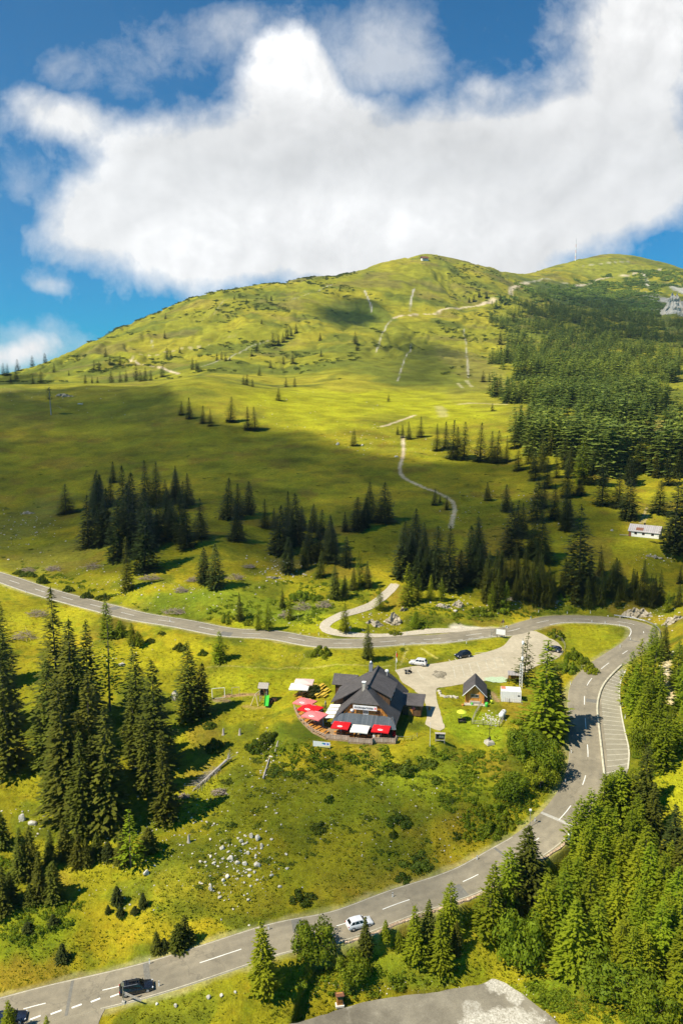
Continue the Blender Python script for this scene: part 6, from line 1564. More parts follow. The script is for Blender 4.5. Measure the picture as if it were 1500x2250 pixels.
frame_goal(518, 1529, 1.7, 2.1, 0, M['grey_wood'], 'climbing_bar', 'thin wooden climbing bar standing between goal and play tower', 'climbing bar', .05)

# ------------------------------------------------------------------ white cottage on the right
p = raycast(1413, 1181); cot = thing('white_cottage', 'white cottage with grey shingle roof below the forest', 'cottage', p, R(-33))
L_, W_, HW, HR = 10.4, 5.4, 2.3, 4.3
b = MB(); b.box((0, W_/2, HW/2-.5), (L_, W_, HW+1.0)); wl = b.build('wall', M['plaster'], cot)
b = MB()
for s in (-1,1): b.add([(s*(L_/2-.03),0,HW),(s*(L_/2-.03),W_,HW),(s*(L_/2-.03),W_/2,HR-.1)],[(0,1,2) if s > 0 else (2,1,0)])
b.build('gable', M['brown_planks'], cot)
b = MB(); b.slab([(-L_/2-.5,W_/2,HR),(L_/2+.5,W_/2,HR),(L_/2+.5,-.4,HW-.35),(-L_/2-.5,-.4,HW-.35)],.15); b.slab([(-L_/2-.5,W_/2,HR),(L_/2+.5,W_/2,HR),(L_/2+.5,W_+.4,HW-.35),(-L_/2-.5,W_+.4,HW-.35)],.15); rc = b.build('roof', M['grey_shingle'], cot)
kk_ = (HR-HW+.35)/(W_/2+.4)
MB().slab([(-3.0,1.35,HR-(W_/2-1.35)*kk_+.06),(-.4,1.35,HR-(W_/2-1.35)*kk_+.06),(-.4,.2,HR-(W_/2-.2)*kk_+.06),(-3.0,.2,HR-(W_/2-.2)*kk_+.06)],.05).build('roof_patch', M['rust'], rc)
MB().box((-.5,W_/2+.2,HR+.2),(.5,.5,.9)).build('chimney', M['black'], rc)
for x in (-2.9,-.2,3.0): window(cot, (x,-.03,1.35), .75, .75, 'y', M['brown_planks'], -1)
window(cot, (L_/2+.03,2.4,1.3), .75, .75, 'x', M['brown_planks']); MB().box((-L_/2+.25,-.06,.9),(.9,.1,1.9)).build('door', M['rust'], cot)
o = MB().box((0,0,.3),(3.2,.5,.1)).box((-1.3,0,.1),(.1,.4,.5)).box((1.3,0,.1),(.1,.4,.5)).build('wooden_bench', M['grey_wood'], loc=raycast(1370,1177), rotz=-.3); tag(o, 'long grey wooden bench left of the white cottage', 'bench')

# ------------------------------------------------------------------ on the summits
p = raycast(932, 572); q_ = thing('summit_hut', 'dark roofed hut on the left summit', 'hut', p + Vector((0,0,-2)), .3)
MB().box((0,0,3.2),(15,10,6.4)).build('wall', M['plaster'], q_)
b = MB(); b.slab([(-9,0,11),(9,0,11),(9,-7,6),(-9,-7,6)],.6); b.slab([(-9,0,11),(9,0,11),(9,7,6),(-9,7,6)],.6); b.build('roof', M['rust'], q_)
for x in (-4,0,4): window(q_, (x,-5.05,4), 2, 2, 'y', out=-1)
p = raycast(1263, 573); q_ = thing('transmission_mast', 'tall thin red and white transmission mast on the right summit', 'transmission mast', p + Vector((0,0,-3)))
hh = tree_size(p, 573, 530) + 3
for k in range(7):
    z0, z1 = hh*k/7, hh*(k+1)/7; r0, r1 = 2.0-1.2*k/7, 2.0-1.2*(k+1)/7
    MB().tube((0,0,z0),(0,0,z1),r0,r1,n=10).build('mast_section', M['pale_pink'] if k % 2 else M['white'], q_)
MB().tube((0,0,hh),(0,0,hh+9),.5,.2,n=6).build('antenna', M['metal'], q_)
# ------------------------------------------------------------------ cars
def paintm(name, col, metal=.0, rough=.25):
    t = NT(name); p = t.bsdf(col, rough, metal, .5); p.inputs['Coat Weight'].default_value = .6; p.inputs['Coat Roughness'].default_value = .08; return t.m
M['car_white'] = paintm('white_car_paint', (.80,.80,.80)); M['car_black'] = paintm('black_car_paint', (.012,.014,.02)); M['car_silver'] = paintm('silver_car_paint', (.72,.72,.71), .1); M['car_blue'] = paintm('dark_blue_car_paint', (.015,.022,.045))
M['car_glass'] = simple('tinted_car_glass', (.012,.014,.016), .06, 0, .8, .05); M['tyre'] = simple('tyre_rubber', (.02,.02,.02), .8); M['rim'] = simple('alloy_rim', (.55,.55,.56), .35, .6)
M['lamp'] = simple('headlamp_glass', (.75,.77,.78), .1, 0, .7, .03); M['tail'] = simple('tail_lamp', (.55,.02,.02), .2, 0, .6, .05)
def car(label, cat_group, p, heading, paint, L=4.4, W=1.82, H=1.5, style='hatch', extras=()):
    t_ = thing('parked_car' if 'parked' in label else 'car', label, 'car', p, heading, cat_group)
    g = .22; belt = H * .60; hx = L / 2
    cow = hx - L * .27; rf0 = cow - L * .15
    if style == 'estate': rf1, tail = -hx + L * .11, -hx + .10
    elif style == 'suv': rf1, tail = -hx + L * .10, -hx + .08
    else: rf1, tail = -hx + L * .15, -hx + .10
    # lower body: cross sections from nose to tail
    st = [(hx, .86, .40, .56), (hx - .10, .94, .26, .68), (hx - .45, 1.0, g, belt * .86), (cow, 1.0, g, belt), (0, 1.0, g, belt + .02), (-hx + .55, 1.0, g, belt + .04), (-hx + .10, .96, .26, belt + .03), (-hx, .90, .38, belt - .12)]
    b = MB(); rings = []
    for x, wk, z0, z1 in st:
        w2 = W / 2 * wk; rings.append([(x, -w2 * .92, z0), (x, -w2, z0 + (z1 - z0) * .35), (x, -w2 * .985, z0 + (z1 - z0) * .75), (x, -w2 * .90, z1), (x, 0, z1 + .03), (x, w2 * .90, z1), (x, w2 * .985, z0 + (z1 - z0) * .75), (x, w2, z0 + (z1 - z0) * .35), (x, w2 * .92, z0)])
    V = [q for r in rings for q in r]; n = 9; Fs = []
    for k in range(len(rings) - 1):
        for i in range(n): Fs.append((k * n + i, k * n + (i + 1) % n, (k + 1) * n + (i + 1) % n, (k + 1) * n + i))
    b.add(V, Fs, True); b.add(rings[0], [tuple(range(n))], True); b.add(rings[-1], [tuple(range(n))[::-1]], True)
    # cabin
    wb, wt = W / 2 * .90, W / 2 * .70; zb = belt + .01
    base = [(cow, zb), (tail, zb + .03)]; roofp = [(rf0, H - .04), ((rf0 + rf1) / 2, H), (rf1, H - .05)]
    P = [(cow, wb, zb), (rf0, wt, H - .05), ((rf0 + rf1) / 2, wt, H), (rf1, wt, H - .06), (tail, wb * .97, zb + .03)]
    V = [(x, -y, z) for x, y, z in P] + [(x, y, z) for x, y, z in P]
    b.add(V, [(0, 1, 6, 5), (1, 2, 7, 6), (2, 3, 8, 7), (3, 4, 9, 8), (0, 4, 3, 2, 1), (5, 6, 7, 8, 9)], False)
    body = b.build('body', paint, t_, bevel=.07)
    def mix(a, c, k): return tuple(a[i] + (c[i] - a[i]) * k for i in range(3))
    def pane(a0, a1, c0, c1, name, out):
        o_ = Vector(out) * .012; q = [Vector(v) + o_ for v in (a0, a1, c1, c0)]
        return MB().add(q, [(0, 1, 2, 3), (3, 2, 1, 0)][:1]).build(name, M['car_glass'], t_)
    A, B_, C_, D_, E_ = P
    m_ = lambda q: (q[0], -q[1], q[2])
    pane(mix(mix(m_(A), m_(B_), .08), mix(A, B_, .08), .06), mix(mix(m_(A), m_(B_), .08), mix(A, B_, .08), .94), mix(mix(m_(A), m_(B_), .9), mix(A, B_, .9), .07), mix(mix(m_(A), m_(B_), .9), mix(A, B_, .9), .93), 'windscreen', (.6, 0, .8))
    pane(mix(mix(m_(E_), m_(D_), .25), mix(E_, D_, .25), .08), mix(mix(m_(E_), m_(D_), .25), mix(E_, D_, .25), .92), mix(mix(m_(E_), m_(D_), .88), mix(E_, D_, .88), .1), mix(mix(m_(E_), m_(D_), .88), mix(E_, D_, .88), .9), 'rear_window', (-.8, 0, .5))
    for s in (-1, 1):
        def sd(k, h):   # point on the cabin side: k along the belt, h up
            lo = mix(A, E_, k); hi = mix(B_, D_, k); q = mix(lo, hi, h); return (q[0], s * q[1], q[2])
        for k0, k1 in ((.10, .36), (.39, .66), (.69, .90)):
            pane(sd(k0, .12), sd(k1, .12), sd(k0 + .02, .86), sd(k1 - .0, .86), 'side_window', (0, s, .25))
        for x in (hx - L * .185, -hx + L * .19):
            r = .33 if style != 'suv' else .37
            w_ = MB(); w_.lathe([(r * .60, -.09), (r * .62, -.11), (r * .95, -.11), (r, -.06), (r, .06), (r * .95, .11), (r * .62, .11), (r * .60, .09)], (0, 0, 0), 20, 'Y'); wo = w_.build('wheel', M['tyre'], t_, loc=(x, s * (W / 2 - .09), r))
            MB().lathe([(.03, -.115), (r * .30, -.125), (r * .66, -.118), (r * .66, .118), (r * .30, .125), (.03, .115)], (0, 0, 0), 12, 'Y').build('rim', M['rim'], wo)
        MB().box((hx - .20, s * W * .37, belt * .72), (.20, .34, .13), rz=-s * .5).build('headlight', M['lamp'], t_, bevel=.02)
        MB().box((-hx + .06, s * W * .385, belt * .88), (.12, .24, .22), rz=s * .25).build('tail_light', M['tail'], t_, bevel=.02)
        MB().box((cow - .18, s * (W / 2 + .06), belt + .06), (.12, .2, .13)).build('mirror', paint, t_, bevel=.02)
    MB().box((-hx - .005, 0, .62), (.02, .5, .12)).build('number_plate', M['white'], t_)
    MB().box((hx + .0, 0, .46), (.04, W * .55, .16)).build('grille', M['tyre'], t_)
    if 'rails' in extras:
        for s in (-1, 1): MB().tube((rf0 - .2, s * wt * .92, H + .02), (rf1 + .1, s * wt * .92, H + .02), .03, n=6).build('roof_rail', M['rim'], t_)
    if 'rack' in extras:
        rk = MB()
        for x in (rf0 - .35, rf0 - .95, rf1 + .45): rk.box((x, 0, H + .10), (.07, wt * 1.9, .04))
        rk.box((-.3, .0, H + .2), (1.5, .3, .14)); rk.tube((rf0 - .5, .38, H + .15), (rf1 + .3, .38, H + .15), .03, n=6)
        rk.build('roof_rack', M['tyre'], t_)
    return t_
def heading_px(u0, v0, u1, v1):
    a, b_ = raycast(u0, v0), raycast(u1, v1); return math.atan2(b_.y - a.y, b_.x - a.x)
def on_road(u, v, off):
    s_ = near_arc(u, v); p, d = road_at(s_, off); return p + Vector((0, 0, .0)), math.atan2(d.y, d.x)
p, h = on_road(300, 2150, 1.75); car('black estate car with roof rack driving on the lower road', None, p, h, M['car_black'], 4.8, 1.86, 1.5, 'estate', ('rails', 'rack'))
p, h = on_road(776, 2023, 1.55); car('white hatchback driving on the lower road behind a small spruce', None, p, h, M['car_white'], 4.2, 1.8, 1.5, 'hatch')
p, h = on_road(18, 2225, 1.75); car('dark blue car at the bottom left, half behind a small larch', None, p, h, M['car_blue'], 4.6, 1.84, 1.46, 'estate')
def lotp(u, v):
    p = raycast(u, v); p.z = pz('lot', p.x, p.y) - .012; return p
car('silver white off-road car parked at the near end of the lot', 'cars parked in the lot', lotp(918, 1461), heading_px(940, 1462, 899, 1457), M['car_silver'], 4.5, 1.9, 1.68, 'suv', ('rails',))
car('black off-road car parked at the grass edge of the lot', 'cars parked in the lot', lotp(1016, 1444), heading_px(1030, 1441, 1001, 1446), M['car_black'], 4.3, 1.9, 1.66, 'suv')
car('dark blue car parked at the far end of the lot', 'cars parked in the lot', lotp(1214, 1431), heading_px(1228, 1432, 1200, 1427), M['car_blue'], 4.5, 1.82, 1.46, 'hatch')
# motorcycle
p = lotp(897, 1481); t_ = thing('motorcycle', 'dark touring motorcycle with luggage cases parked in the lot', 'motorcycle', p, heading_px(885, 1484, 908, 1479))
for x in (-.75, .75):
    w_ = MB().lathe([(.2,-.06),(.30,-.06),(.32,0),(.30,.06),(.2,.06)], (0,0,0), 18, 'Y').build('wheel', M['tyre'], t_, loc=(x,0,.32)); MB().lathe([(.02,-.05),(.2,-.02),(.2,.02),(.02,.05)], (0,0,0), 10, 'Y').build('rim', M['rim'], w_)
b = MB(); b.box((.1,0,.55),(.7,.28,.4)); b.tube((.75,0,.32),(.45,0,1.0),.05,n=6); b.tube((-.75,0,.34),(-.1,0,.5),.05,n=6); b.build('frame', M['black'], t_)
MB().box((.15,0,.86),(.55,.34,.26),taper=.75).build('tank', M['black'], t_, bevel=.05); MB().box((-.4,0,.82),(.7,.3,.12)).build('seat', M['tyre'], t_, bevel=.03)
MB().tube((.42,-.38,1.08),(.42,.38,1.08),.025,n=6).build('handlebar', M['rim'], t_); MB().box((.58,0,1.2),(.04,.4,.42),ry=-.4).build('windshield', M['car_glass'], t_)
for s in (-1,1): MB().box((-.6,s*.32,.7),(.5,.2,.36)).build('side_case', M['metal'], t_, bevel=.03)
MB().box((-.85,0,1.0),(.36,.4,.3)).build('top_case', M['black'], t_, bevel=.03)

# ------------------------------------------------------------------ along the roads
gD = 'white roadside delineator posts'
def delineator(u, v, lab):
    p = raycast(u, v); o = thing('delineator_post', lab, 'post', p, 0, gD)
    MB().box((0,0,.42),(.14,.10,1.0)).build('post', M['white'], o); MB().box((0,0,.80),(.15,.11,.16)).build('reflector', M['black'], o)
for u, v, lab in ((329,2119,'above the black estate car on the far verge'),(350,2168,'on the near verge right of the black estate car'),(590,2044,'on the far verge left of the white hatchback'),(862,1972,'on the far verge right of the white hatchback'),(1047,1890,'on the far verge before the roadside pole'),
    (1174,1806,'right next to the roadside lamp pole'),(1241,1720,'at the inner verge under the road bend'),(1254,1655,'on the inner verge, lower part of the long bend'),(1250,1568,'on the inner verge beside the sunlit larch'),(1252,1505,'on the inner verge near the hairpin bushes'),(1277,1470,'where the inner verge meets the last hairpin bush'),
    (1361,1423,'at the inner edge of the hairpin, low on the right'),(1384,1406,'at the inner edge of the hairpin, near its turn'),(1360,1376,'inside the hairpin, right one along the grass'),(1328,1370,'inside the hairpin, middle one along the grass'),(1299,1367,'inside the hairpin, left one along the grass'),
    (1245,1349,'above the hairpin top, left one'),(1296,1348,'above the hairpin top, right one'),(1182,1346,'on the shaded bank above the hairpin, left one'),(1165,1360,'on the upper verge where the hairpin begins'),(1366,1551,'at the outer side of the lay-by, upper one'),(1372,1579,'at the outer side of the lay-by, middle one'),(1389,1620,'at the outer side of the lay-by, lower one'),
    (886,1418,'below the upper road above the flagpole'),(1024,1414,'below the upper road near the billboard'),(57,1302,'below the upper road at the far left'),(374,1366,'above the upper road in the left half'),(700,1396,'above the upper road at the gravel track'),(893,1394,'on the gravel island by the turnout')): delineator(u, v, 'white delineator post ' + lab)
# lamp pole by the road
p = raycast(1163, 1818); q_ = thing('lamp_pole', 'slim grey roadside pole with white lamp box on top', 'pole', p)
MB().tube((0,0,-.1),(0,0,3.3),.05,n=7).build('pole', M['metal'], q_); MB().box((0,0,3.4),(.42,.3,.34)).build('lamp_box', M['white'], q_, bevel=.03)
# signpost by the junction
p = raycast(272, 2205); q_ = thing('signpost', 'thin signpost on a white stone base beside the junction', 'signpost', p)
MB().box((0,0,.15),(.55,.5,.5),taper=.8).build('base', M['concrete'], q_, bevel=.03); MB().tube((0,0,.2),(0,0,3.6),.055,n=7).build('pole', M['metal'], q_)
MB().box((1.35,-.25,1.35),(2.9,.05,.36),rz=-.28,ry=.22).build('direction_board', M['grey_wood'], q_); MB().box((.0,-.06,3.1),(.42,.04,.6)).build('sign_plate', M['metal'], q_)
# wooden box beside the yard
p = raycast(746, 2209); q_ = thing('wooden_wayside_box', 'orange wooden wayside box on a white plinth by the yard', 'wayside box', p, .15)
MB().box((0,0,.12),(1.25,1.0,.35)).build('plinth', M['plaster'], q_, bevel=.03); MB().box((0,0,1.05),(.9,.7,1.55)).build('body', simple('honey_wood', (.55,.27,.08), .6), q_); MB().slab([(-.62,-.55,1.92),(.62,-.55,1.92),(.62,.5,1.78),(-.62,.5,1.78)],.08).build('roof', M['rust'], q_)
MB().box((0,-.37,1.15),(.6,.04,.8)).build('door', M['warm_planks'], q_)
# flagpole, white pole
p = raycast(869, 1476); q_ = thing('flagpole', 'white flagpole with a hanging red and white flag behind the inn', 'flagpole', p)
MB().tube((0,0,-.1),(0,0,5.3),.05,.035,n=7).build('pole', M['white'], q_)
b = MB(); fl = []
for k in range(7):
    z = 4.9 - k*.42
    fl += [(.05, .03*math.sin(k), z), (.30+.08*math.sin(k*1.7), .12*math.cos(k*2.1), z-.1)]
MB().add(fl, [(2*k,2*k+1,2*k+3,2*k+2) for k in range(3)]).build('flag', M['red'], q_); MB().add(fl, [(2*k,2*k+1,2*k+3,2*k+2) for k in range(3,6)]).build('flag', M['canvas'], q_)
p = raycast(944, 1640); q_ = tag(MB().tube((0,0,-.1),(0,0,5.0),.045,.03,n=7).tube((0,0,5.0),(0,0,5.06),.07,n=7).build('flagpole', M['white'], loc=p), 'bare thin white flagpole on the lawn beside the notice board', 'flagpole')
# billboard and road signs
p0, p1 = raycast(1091, 1401), raycast(1107, 1403); q_ = thing('billboard', 'white billboard on two dark posts at the lot entrance', 'billboard', (p0 + p1) / 2, math.atan2(p1.y - p0.y, p1.x - p0.x))
w_ = (p1 - p0).length; MB().box((0,0,1.75),(w_ + .5,.08,1.5)).build('panel', M['white'], q_)
for s in (-1,1): MB().box((s*w_/2,.1,1.2),(.1,.1,2.5)).build('post', M['black'], q_)
MB().box((0,.03,2.55),(w_+.6,.14,.08)).build('top_rail', M['grey_wood'], q_)
p = raycast(1083, 1401); q_ = thing('sign_frame', 'empty grey metal sign frame left of the billboard', 'sign frame', p, .5)
b = MB(); [b.tube((x,0,-.1),(x,0,2.3),.05,n=6) for x in (-.9,.9)]; [b.tube((-.9,0,z),(.9,0,z),.04,n=6) for z in (1.0,1.6,2.25)]; b.tube((-.9,0,1.0),(.9,0,2.25),.03,n=5); b.build('frame', M['metal'], q_)
p = raycast(1103, 1382); q_ = thing('road_sign', 'triangular road sign seen from behind on a slanted strut', 'road sign', p, .2)
MB().tube((0,0,-.1),(.25,0,3.0),.05,n=6).build('post', M['metal'], q_); MB().tube((-1.0,.5,0),(.2,0,2.6),.05,n=6).build('strut', M['fence_wood'], q_)
b = MB(); b.add([(-.45,0,1.9),(.75,0,1.9),(.15,0,2.95),(-.45,.04,1.9),(.75,.04,1.9),(.15,.04,2.95)],[(0,1,2),(5,4,3),(0,3,4,1),(1,4,5,2),(2,5,3,0)]); b.build('plate', M['rust'], q_)
p = raycast(1112, 1380); o = MB().box((0,0,.35),(.7,.5,.7),taper=.8).build('grit_bin', M['plaster'], loc=p, bevel=.04); tag(o, 'small pale grit bin beside the triangular road sign', 'grit bin')
for (u, v, lab) in ((769,1391,'small white sign on a post inside the gravel track loop'),(1244,1846,'')):
    if lab:
        p = raycast(u, v); q_ = thing('small_sign', lab, 'sign', p); MB().tube((0,0,-.1),(0,0,1.9),.04,n=6).build('post', M['metal'], q_); MB().box((0,-.05,1.6),(.6,.03,.6)).build('plate', M['white'], q_)
p = raycast(655, 1362); q_ = thing('waymark_sign', 'tiny yellow waymark sign on a post left of the track bend', 'sign', p); MB().tube((0,0,-.1),(0,0,2.0),.04,n=6).build('post', M['grey_wood'], q_); MB().box((0,-.05,1.8),(.6,.03,.3)).build('plate', M['lime'], q_)
p, h = on_road(1240, 1838, 4.3); q_ = thing('white_bollards', 'pair of stout white concrete bollards on the wall below the cross strip', 'bollards', p + Vector((0,0,-.5)), h)
for s in (-.45,.45): MB().box((s,0,.8),(.42,.42,1.9),taper=.9).build('bollard', M['white'], q_, bevel=.04)
# guard rail on the outer side of the hairpin
gr = []
s0_, s1_ = near_arc(1398,1413), near_arc(1340,1362)
q_ = thing('guard_rail', 'steel guard rail round the outside of the hairpin', 'guard rail', road_at(s0_, 4.4)[0]); o0_ = road_at(s0_, 4.4)[0]; b = MB(); pv = None; kx = 0
for s_ in np.arange(s0_, s1_, 2.0):
    a_ = road_at(s_, 4.4)[0]
    MB().box((0,0,.3),(.1,.1,.95)).build('post', M['metal'], q_, loc=a_ - o0_)
    if pv is not None:
        for z in (.50,.62,.74): b.tube(pv - o0_ + Vector((0,0,z)), a_ - o0_ + Vector((0,0,z)), .07, n=5)
    pv = a_
b.build('rail', M['metal'], q_)
# stone wall carrying the lower road
rn = np.random.default_rng(3)
Lw = catmull(WL, .8); N_ = nrm(Lw); n = len(Lw); V = []
zb = height(Lw[:, 0] + N_[:, 0] * 1.4, Lw[:, 1] + N_[:, 1] * 1.4) - .5
prof = [(-.30, 0), (-.30, 1), (.12, 1), (.26, .75), (.34, .45), (.5, .2), (.75, 0)]
for k, (o_, f_) in enumerate(prof):
    z = zb + (Lw[:, 2] + .16 - zb) * f_; j = rn.normal(0, .07, n) if 2 <= k else 0
    V.append(np.c_[Lw[:, 0] + N_[:, 0] * (o_ + j), Lw[:, 1] + N_[:, 1] * (o_ + j), z + (rn.normal(0, .05, n) if k in (1, 2, 3) else 0)])
V = np.stack(V, 1).reshape(-1, 3); m_ = len(prof); jj_, ii_ = np.meshgrid(np.arange(n - 1), np.arange(m_ - 1), indexing='ij'); a_ = (jj_ * m_ + ii_).ravel()
o = np_mesh('retaining_wall', V, np.stack([a_, a_ + m_, a_ + m_ + 1, a_ + 1], 1), M['wall_stone']); tag(o, 'rough pinkish stone retaining wall along the outer edge of the lower road', 'wall')

# ------------------------------------------------------------------ rocks and stones
def rock_bm(seed, sub=2, rough=.35):
    bm = bmesh.new(); bmesh.ops.create_icosphere(bm, subdivisions=sub, radius=1); rg = random.Random(seed)
    dirs = [(Vector((rg.gauss(0,1), rg.gauss(0,1), rg.gauss(0,1))).normalized(), .55 + .4 * rg.random()) for _ in range(11)]
    for v in bm.verts:
        for d_, k in dirs:
            q = v.co.dot(d_)
            if q > k: v.co -= d_ * (q - k)
        v.co *= 1 + (rg.random() - .5) * rough * .35
    me = bpy.data.meshes.new('boulder'); bm.to_mesh(me); bm.free(); me.materials.append(M['white_rock']); return me
RB = [rock_bm(i) for i in range(6)]
def boulder(u, v, w, h, lab, group=None, nm='boulder', cat='boulder'):
    p = raycast(u, v); r = w / F * depth(p) / 2; hh_ = h / F * depth(p) / 2; rn_ = random.Random(u * 7 + v)
    o = bpy.data.objects.new(nm, rn_.choice(RB)); COL.objects.link(o); o.location = p + Vector((0, r * .5, hh_ * .35)); o.scale = (r * .85, r * .7, hh_ * .95); o.rotation_euler = (0, 0, rn_.random() * .8 - .4)
    tag(o, lab, cat, group)
gB = 'pale boulders in the meadow'
for i, (u, v) in enumerate([(345,2209),(386,2214),(458,2196),(487,2191),(517,2183)]): boulder(u, v, (10,12,14,13,9)[i], (8,12,12,10,8)[i], f'pale boulder, {ORD[i + 1]} from left along the verge below the black estate car', gB)
for i, (u, v, w, h) in enumerate([(488,1868,16,14),(566,1848,16,20),(530,1852,12,12),(552,1842,14,18),(506,1892,22,14),(538,1902,16,12),(565,1906,20,14),(500,1930,16,12),(462,1958,12,20),(490,1938,12,10),(522,1900,14,12),(615,1952,12,9),(545,1878,12,12),(575,1862,10,14)]):
    boulder(u, v, w, h, f'white boulder in the stony patch on the slope, ' + ('nearest the lower road' if i == 8 else 'lone one far right of the patch' if i == 11 else f'number {i} in order of height' if False else ['upper left','largest tall one','small one beside the tall','middle upper','wide one','central','right lower','lower','','lower right','inner','','upper inner','topmost right'][i]), gB)
for u, v, w, h, lab in ((384,1540,20,34,'bright white boulder left of the playground spruces'),(48,1805,20,26,'bright white boulder by the young thicket'),(70,1815,26,14,'flat pale boulder right of the bright one by the thicket'),(296,1692,22,12,'pale boulder between the two tall spruce clumps'),(230,1702,14,8,'small pale boulder amid the tall spruces'),(320,1925,18,20,'pale boulder beneath the young row of spruces'),(265,1464,22,10,'flat pale boulder behind the tall spruces'),(790,1160,14,20,'pale boulder in front of the mid meadow spruces'),
   (1462,1488,0,0,''),(1344,1167,8,6,'small white boulder left of the cottage'),(742,978,12,10,'pale boulder left of the shadow edge spruce'),(796,980,8,8,'small pale boulder right of the shadow edge spruce'),(871,1005,12,6,'flat stone beside the bright footpath'),(176,889,18,5,'flat white boulder on the shaded knoll'),(1000,1345,12,8,'grey boulder on the bank above the turnout')):
    if w: boulder(u, v, w, h, lab)
def crag(u, v, w, h, lab, seed):
    p = raycast(u, v); k = depth(p) / F; W_, H_ = w * k, h * k * .62; ns_ = min(1.0, 9.0 / W_); rg = np.random.default_rng(seed); V, T = [], []
    nx, nz = 22, 9; b = MB(); vs = []
    for j in range(nz + 1):
        for i in range(nx + 1):
            fx, fz = i / nx * 2 - 1, j / nz; env = (1 - abs(fx) ** 2.2) * (.65 + .5 * vnoise(np.array([i * .37 + seed]), np.array([seed * 1.7]), 3)[0])
            x = fx * W_ / 2; z = fz * H_ * max(.02, env); y = z * .55 + abs(fx) ** 2 * 1.0
            d_ = (vnoise(np.array([x * .9 * ns_ + seed * 3.1]), np.array([z * 1.3 * ns_ + seed]), 7)[0] - .5) * 1.6 / ns_ + (vnoise(np.array([x * 2.7 * ns_]), np.array([z * 3.1 * ns_]), 9)[0] - .5) * .7 / ns_
            px_, py_ = p.x + x, p.y + y - d_ * min(1, fz * 3); g_ = float(height(px_, py_)); vs.append((px_ - p.x, py_ - p.y, max(z + float(height(p.x + x, p.y)) - .3, g_ - .3) - p.z))
    for i in range(nx + 1):
        x, y, z = vs[nz * (nx + 1) + i]; vs.append((x, y + H_ * .7 + .6, float(height(p.x + x, p.y + y + H_ * .7 + .6)) - p.z - .4))
    b.add(vs, [(j * (nx + 1) + i, j * (nx + 1) + i + 1, (j + 1) * (nx + 1) + i + 1, (j + 1) * (nx + 1) + i) for j in range(nz + 1) for i in range(nx)])
    o = b.build('rock_outcrop', M['white_rock' if 'cliff' in lab else 'rock'], loc=p); tag(o, lab, 'rock outcrop')
for i, (u, v, w, h, lab) in enumerate([(824,1378,50,28,'pale rock outcrop inside the gravel track loop, lower left'),(866,1375,44,48,'tall pale rock outcrop inside the track loop'),(888,1345,26,20,'rock outcrop under the bright larch by the track'),(975,1338,44,20,'pale rock outcrop above the turnout'),(1008,1336,34,28,'rock outcrop right of the turnout rocks'),(1128,1326,60,22,'low rock outcrop at the foot of the bank wood'),(1212,1326,60,18,'low rock outcrop above the hairpin top'),(1398,1358,80,34,'large pale rock face above the right of the hairpin'),(1478,1370,50,26,'rock outcrop at the right edge above the hairpin'),
   (1484,690,52,90,'pale grey cliff at the right edge below the summit ridge'),(600,1274,50,14,'broken pale rock bank in mid slope'),(140,872,44,16,'white rock outcrop on the shaded left knoll'),(1440,1228,60,16,'scattered rock bank below the white cottage'),(60,1130,40,12,'stony bank at the left edge of the shaded meadow')]): crag(u, v, w, h, lab, i + 1)
# small stones: nobody could count them
rg = np.random.default_rng(21); ico = bmesh.new(); bmesh.ops.create_icosphere(ico, subdivisions=1, radius=1); IV = np.array([v.co[:] for v in ico.verts]); IF = np.array([[v.index for v in f.verts] for f in ico.faces]); ico.free()
SV, SF, nb_s = [], [], 0; SCL = .72
def sprinkle(u, v, ru, rv, n, s0, s1):
    global nb_s
    for _ in range(n):
        a, b_ = rg.normal(0, .5, 2); uu, vv = u + a * ru, v + b_ * rv
        if not (0 < vv < 2250): continue
        p = raycast(uu, vv)
        if float(np.min(np.hypot(ROAD[:, 0] - p.x, ROAD[:, 1] - p.y))) < 4.6: continue
        if dist_poly(LOT, np.array([p.x]), np.array([p.y]))[0] < 1 or dist_poly(PAD, np.array([p.x]), np.array([p.y]))[0] < .5: continue
        s_ = (s0 + (s1 - s0) * rg.random() ** 3) * SCL
        q = IV * (s_ * np.array([1, .8, .6]) * (.8 + .4 * rg.random(3))) * (1 + rg.normal(0, .12, (len(IV), 1))); an_ = rg.random() * 6.28
        q = np.c_[q[:, 0] * math.cos(an_) - q[:, 1] * math.sin(an_), q[:, 0] * math.sin(an_) + q[:, 1] * math.cos(an_), q[:, 2]] + np.array([p.x, p.y, p.z + s_ * .15])
        SV.append(q); SF.append(IF + nb_s); nb_s += len(IV)
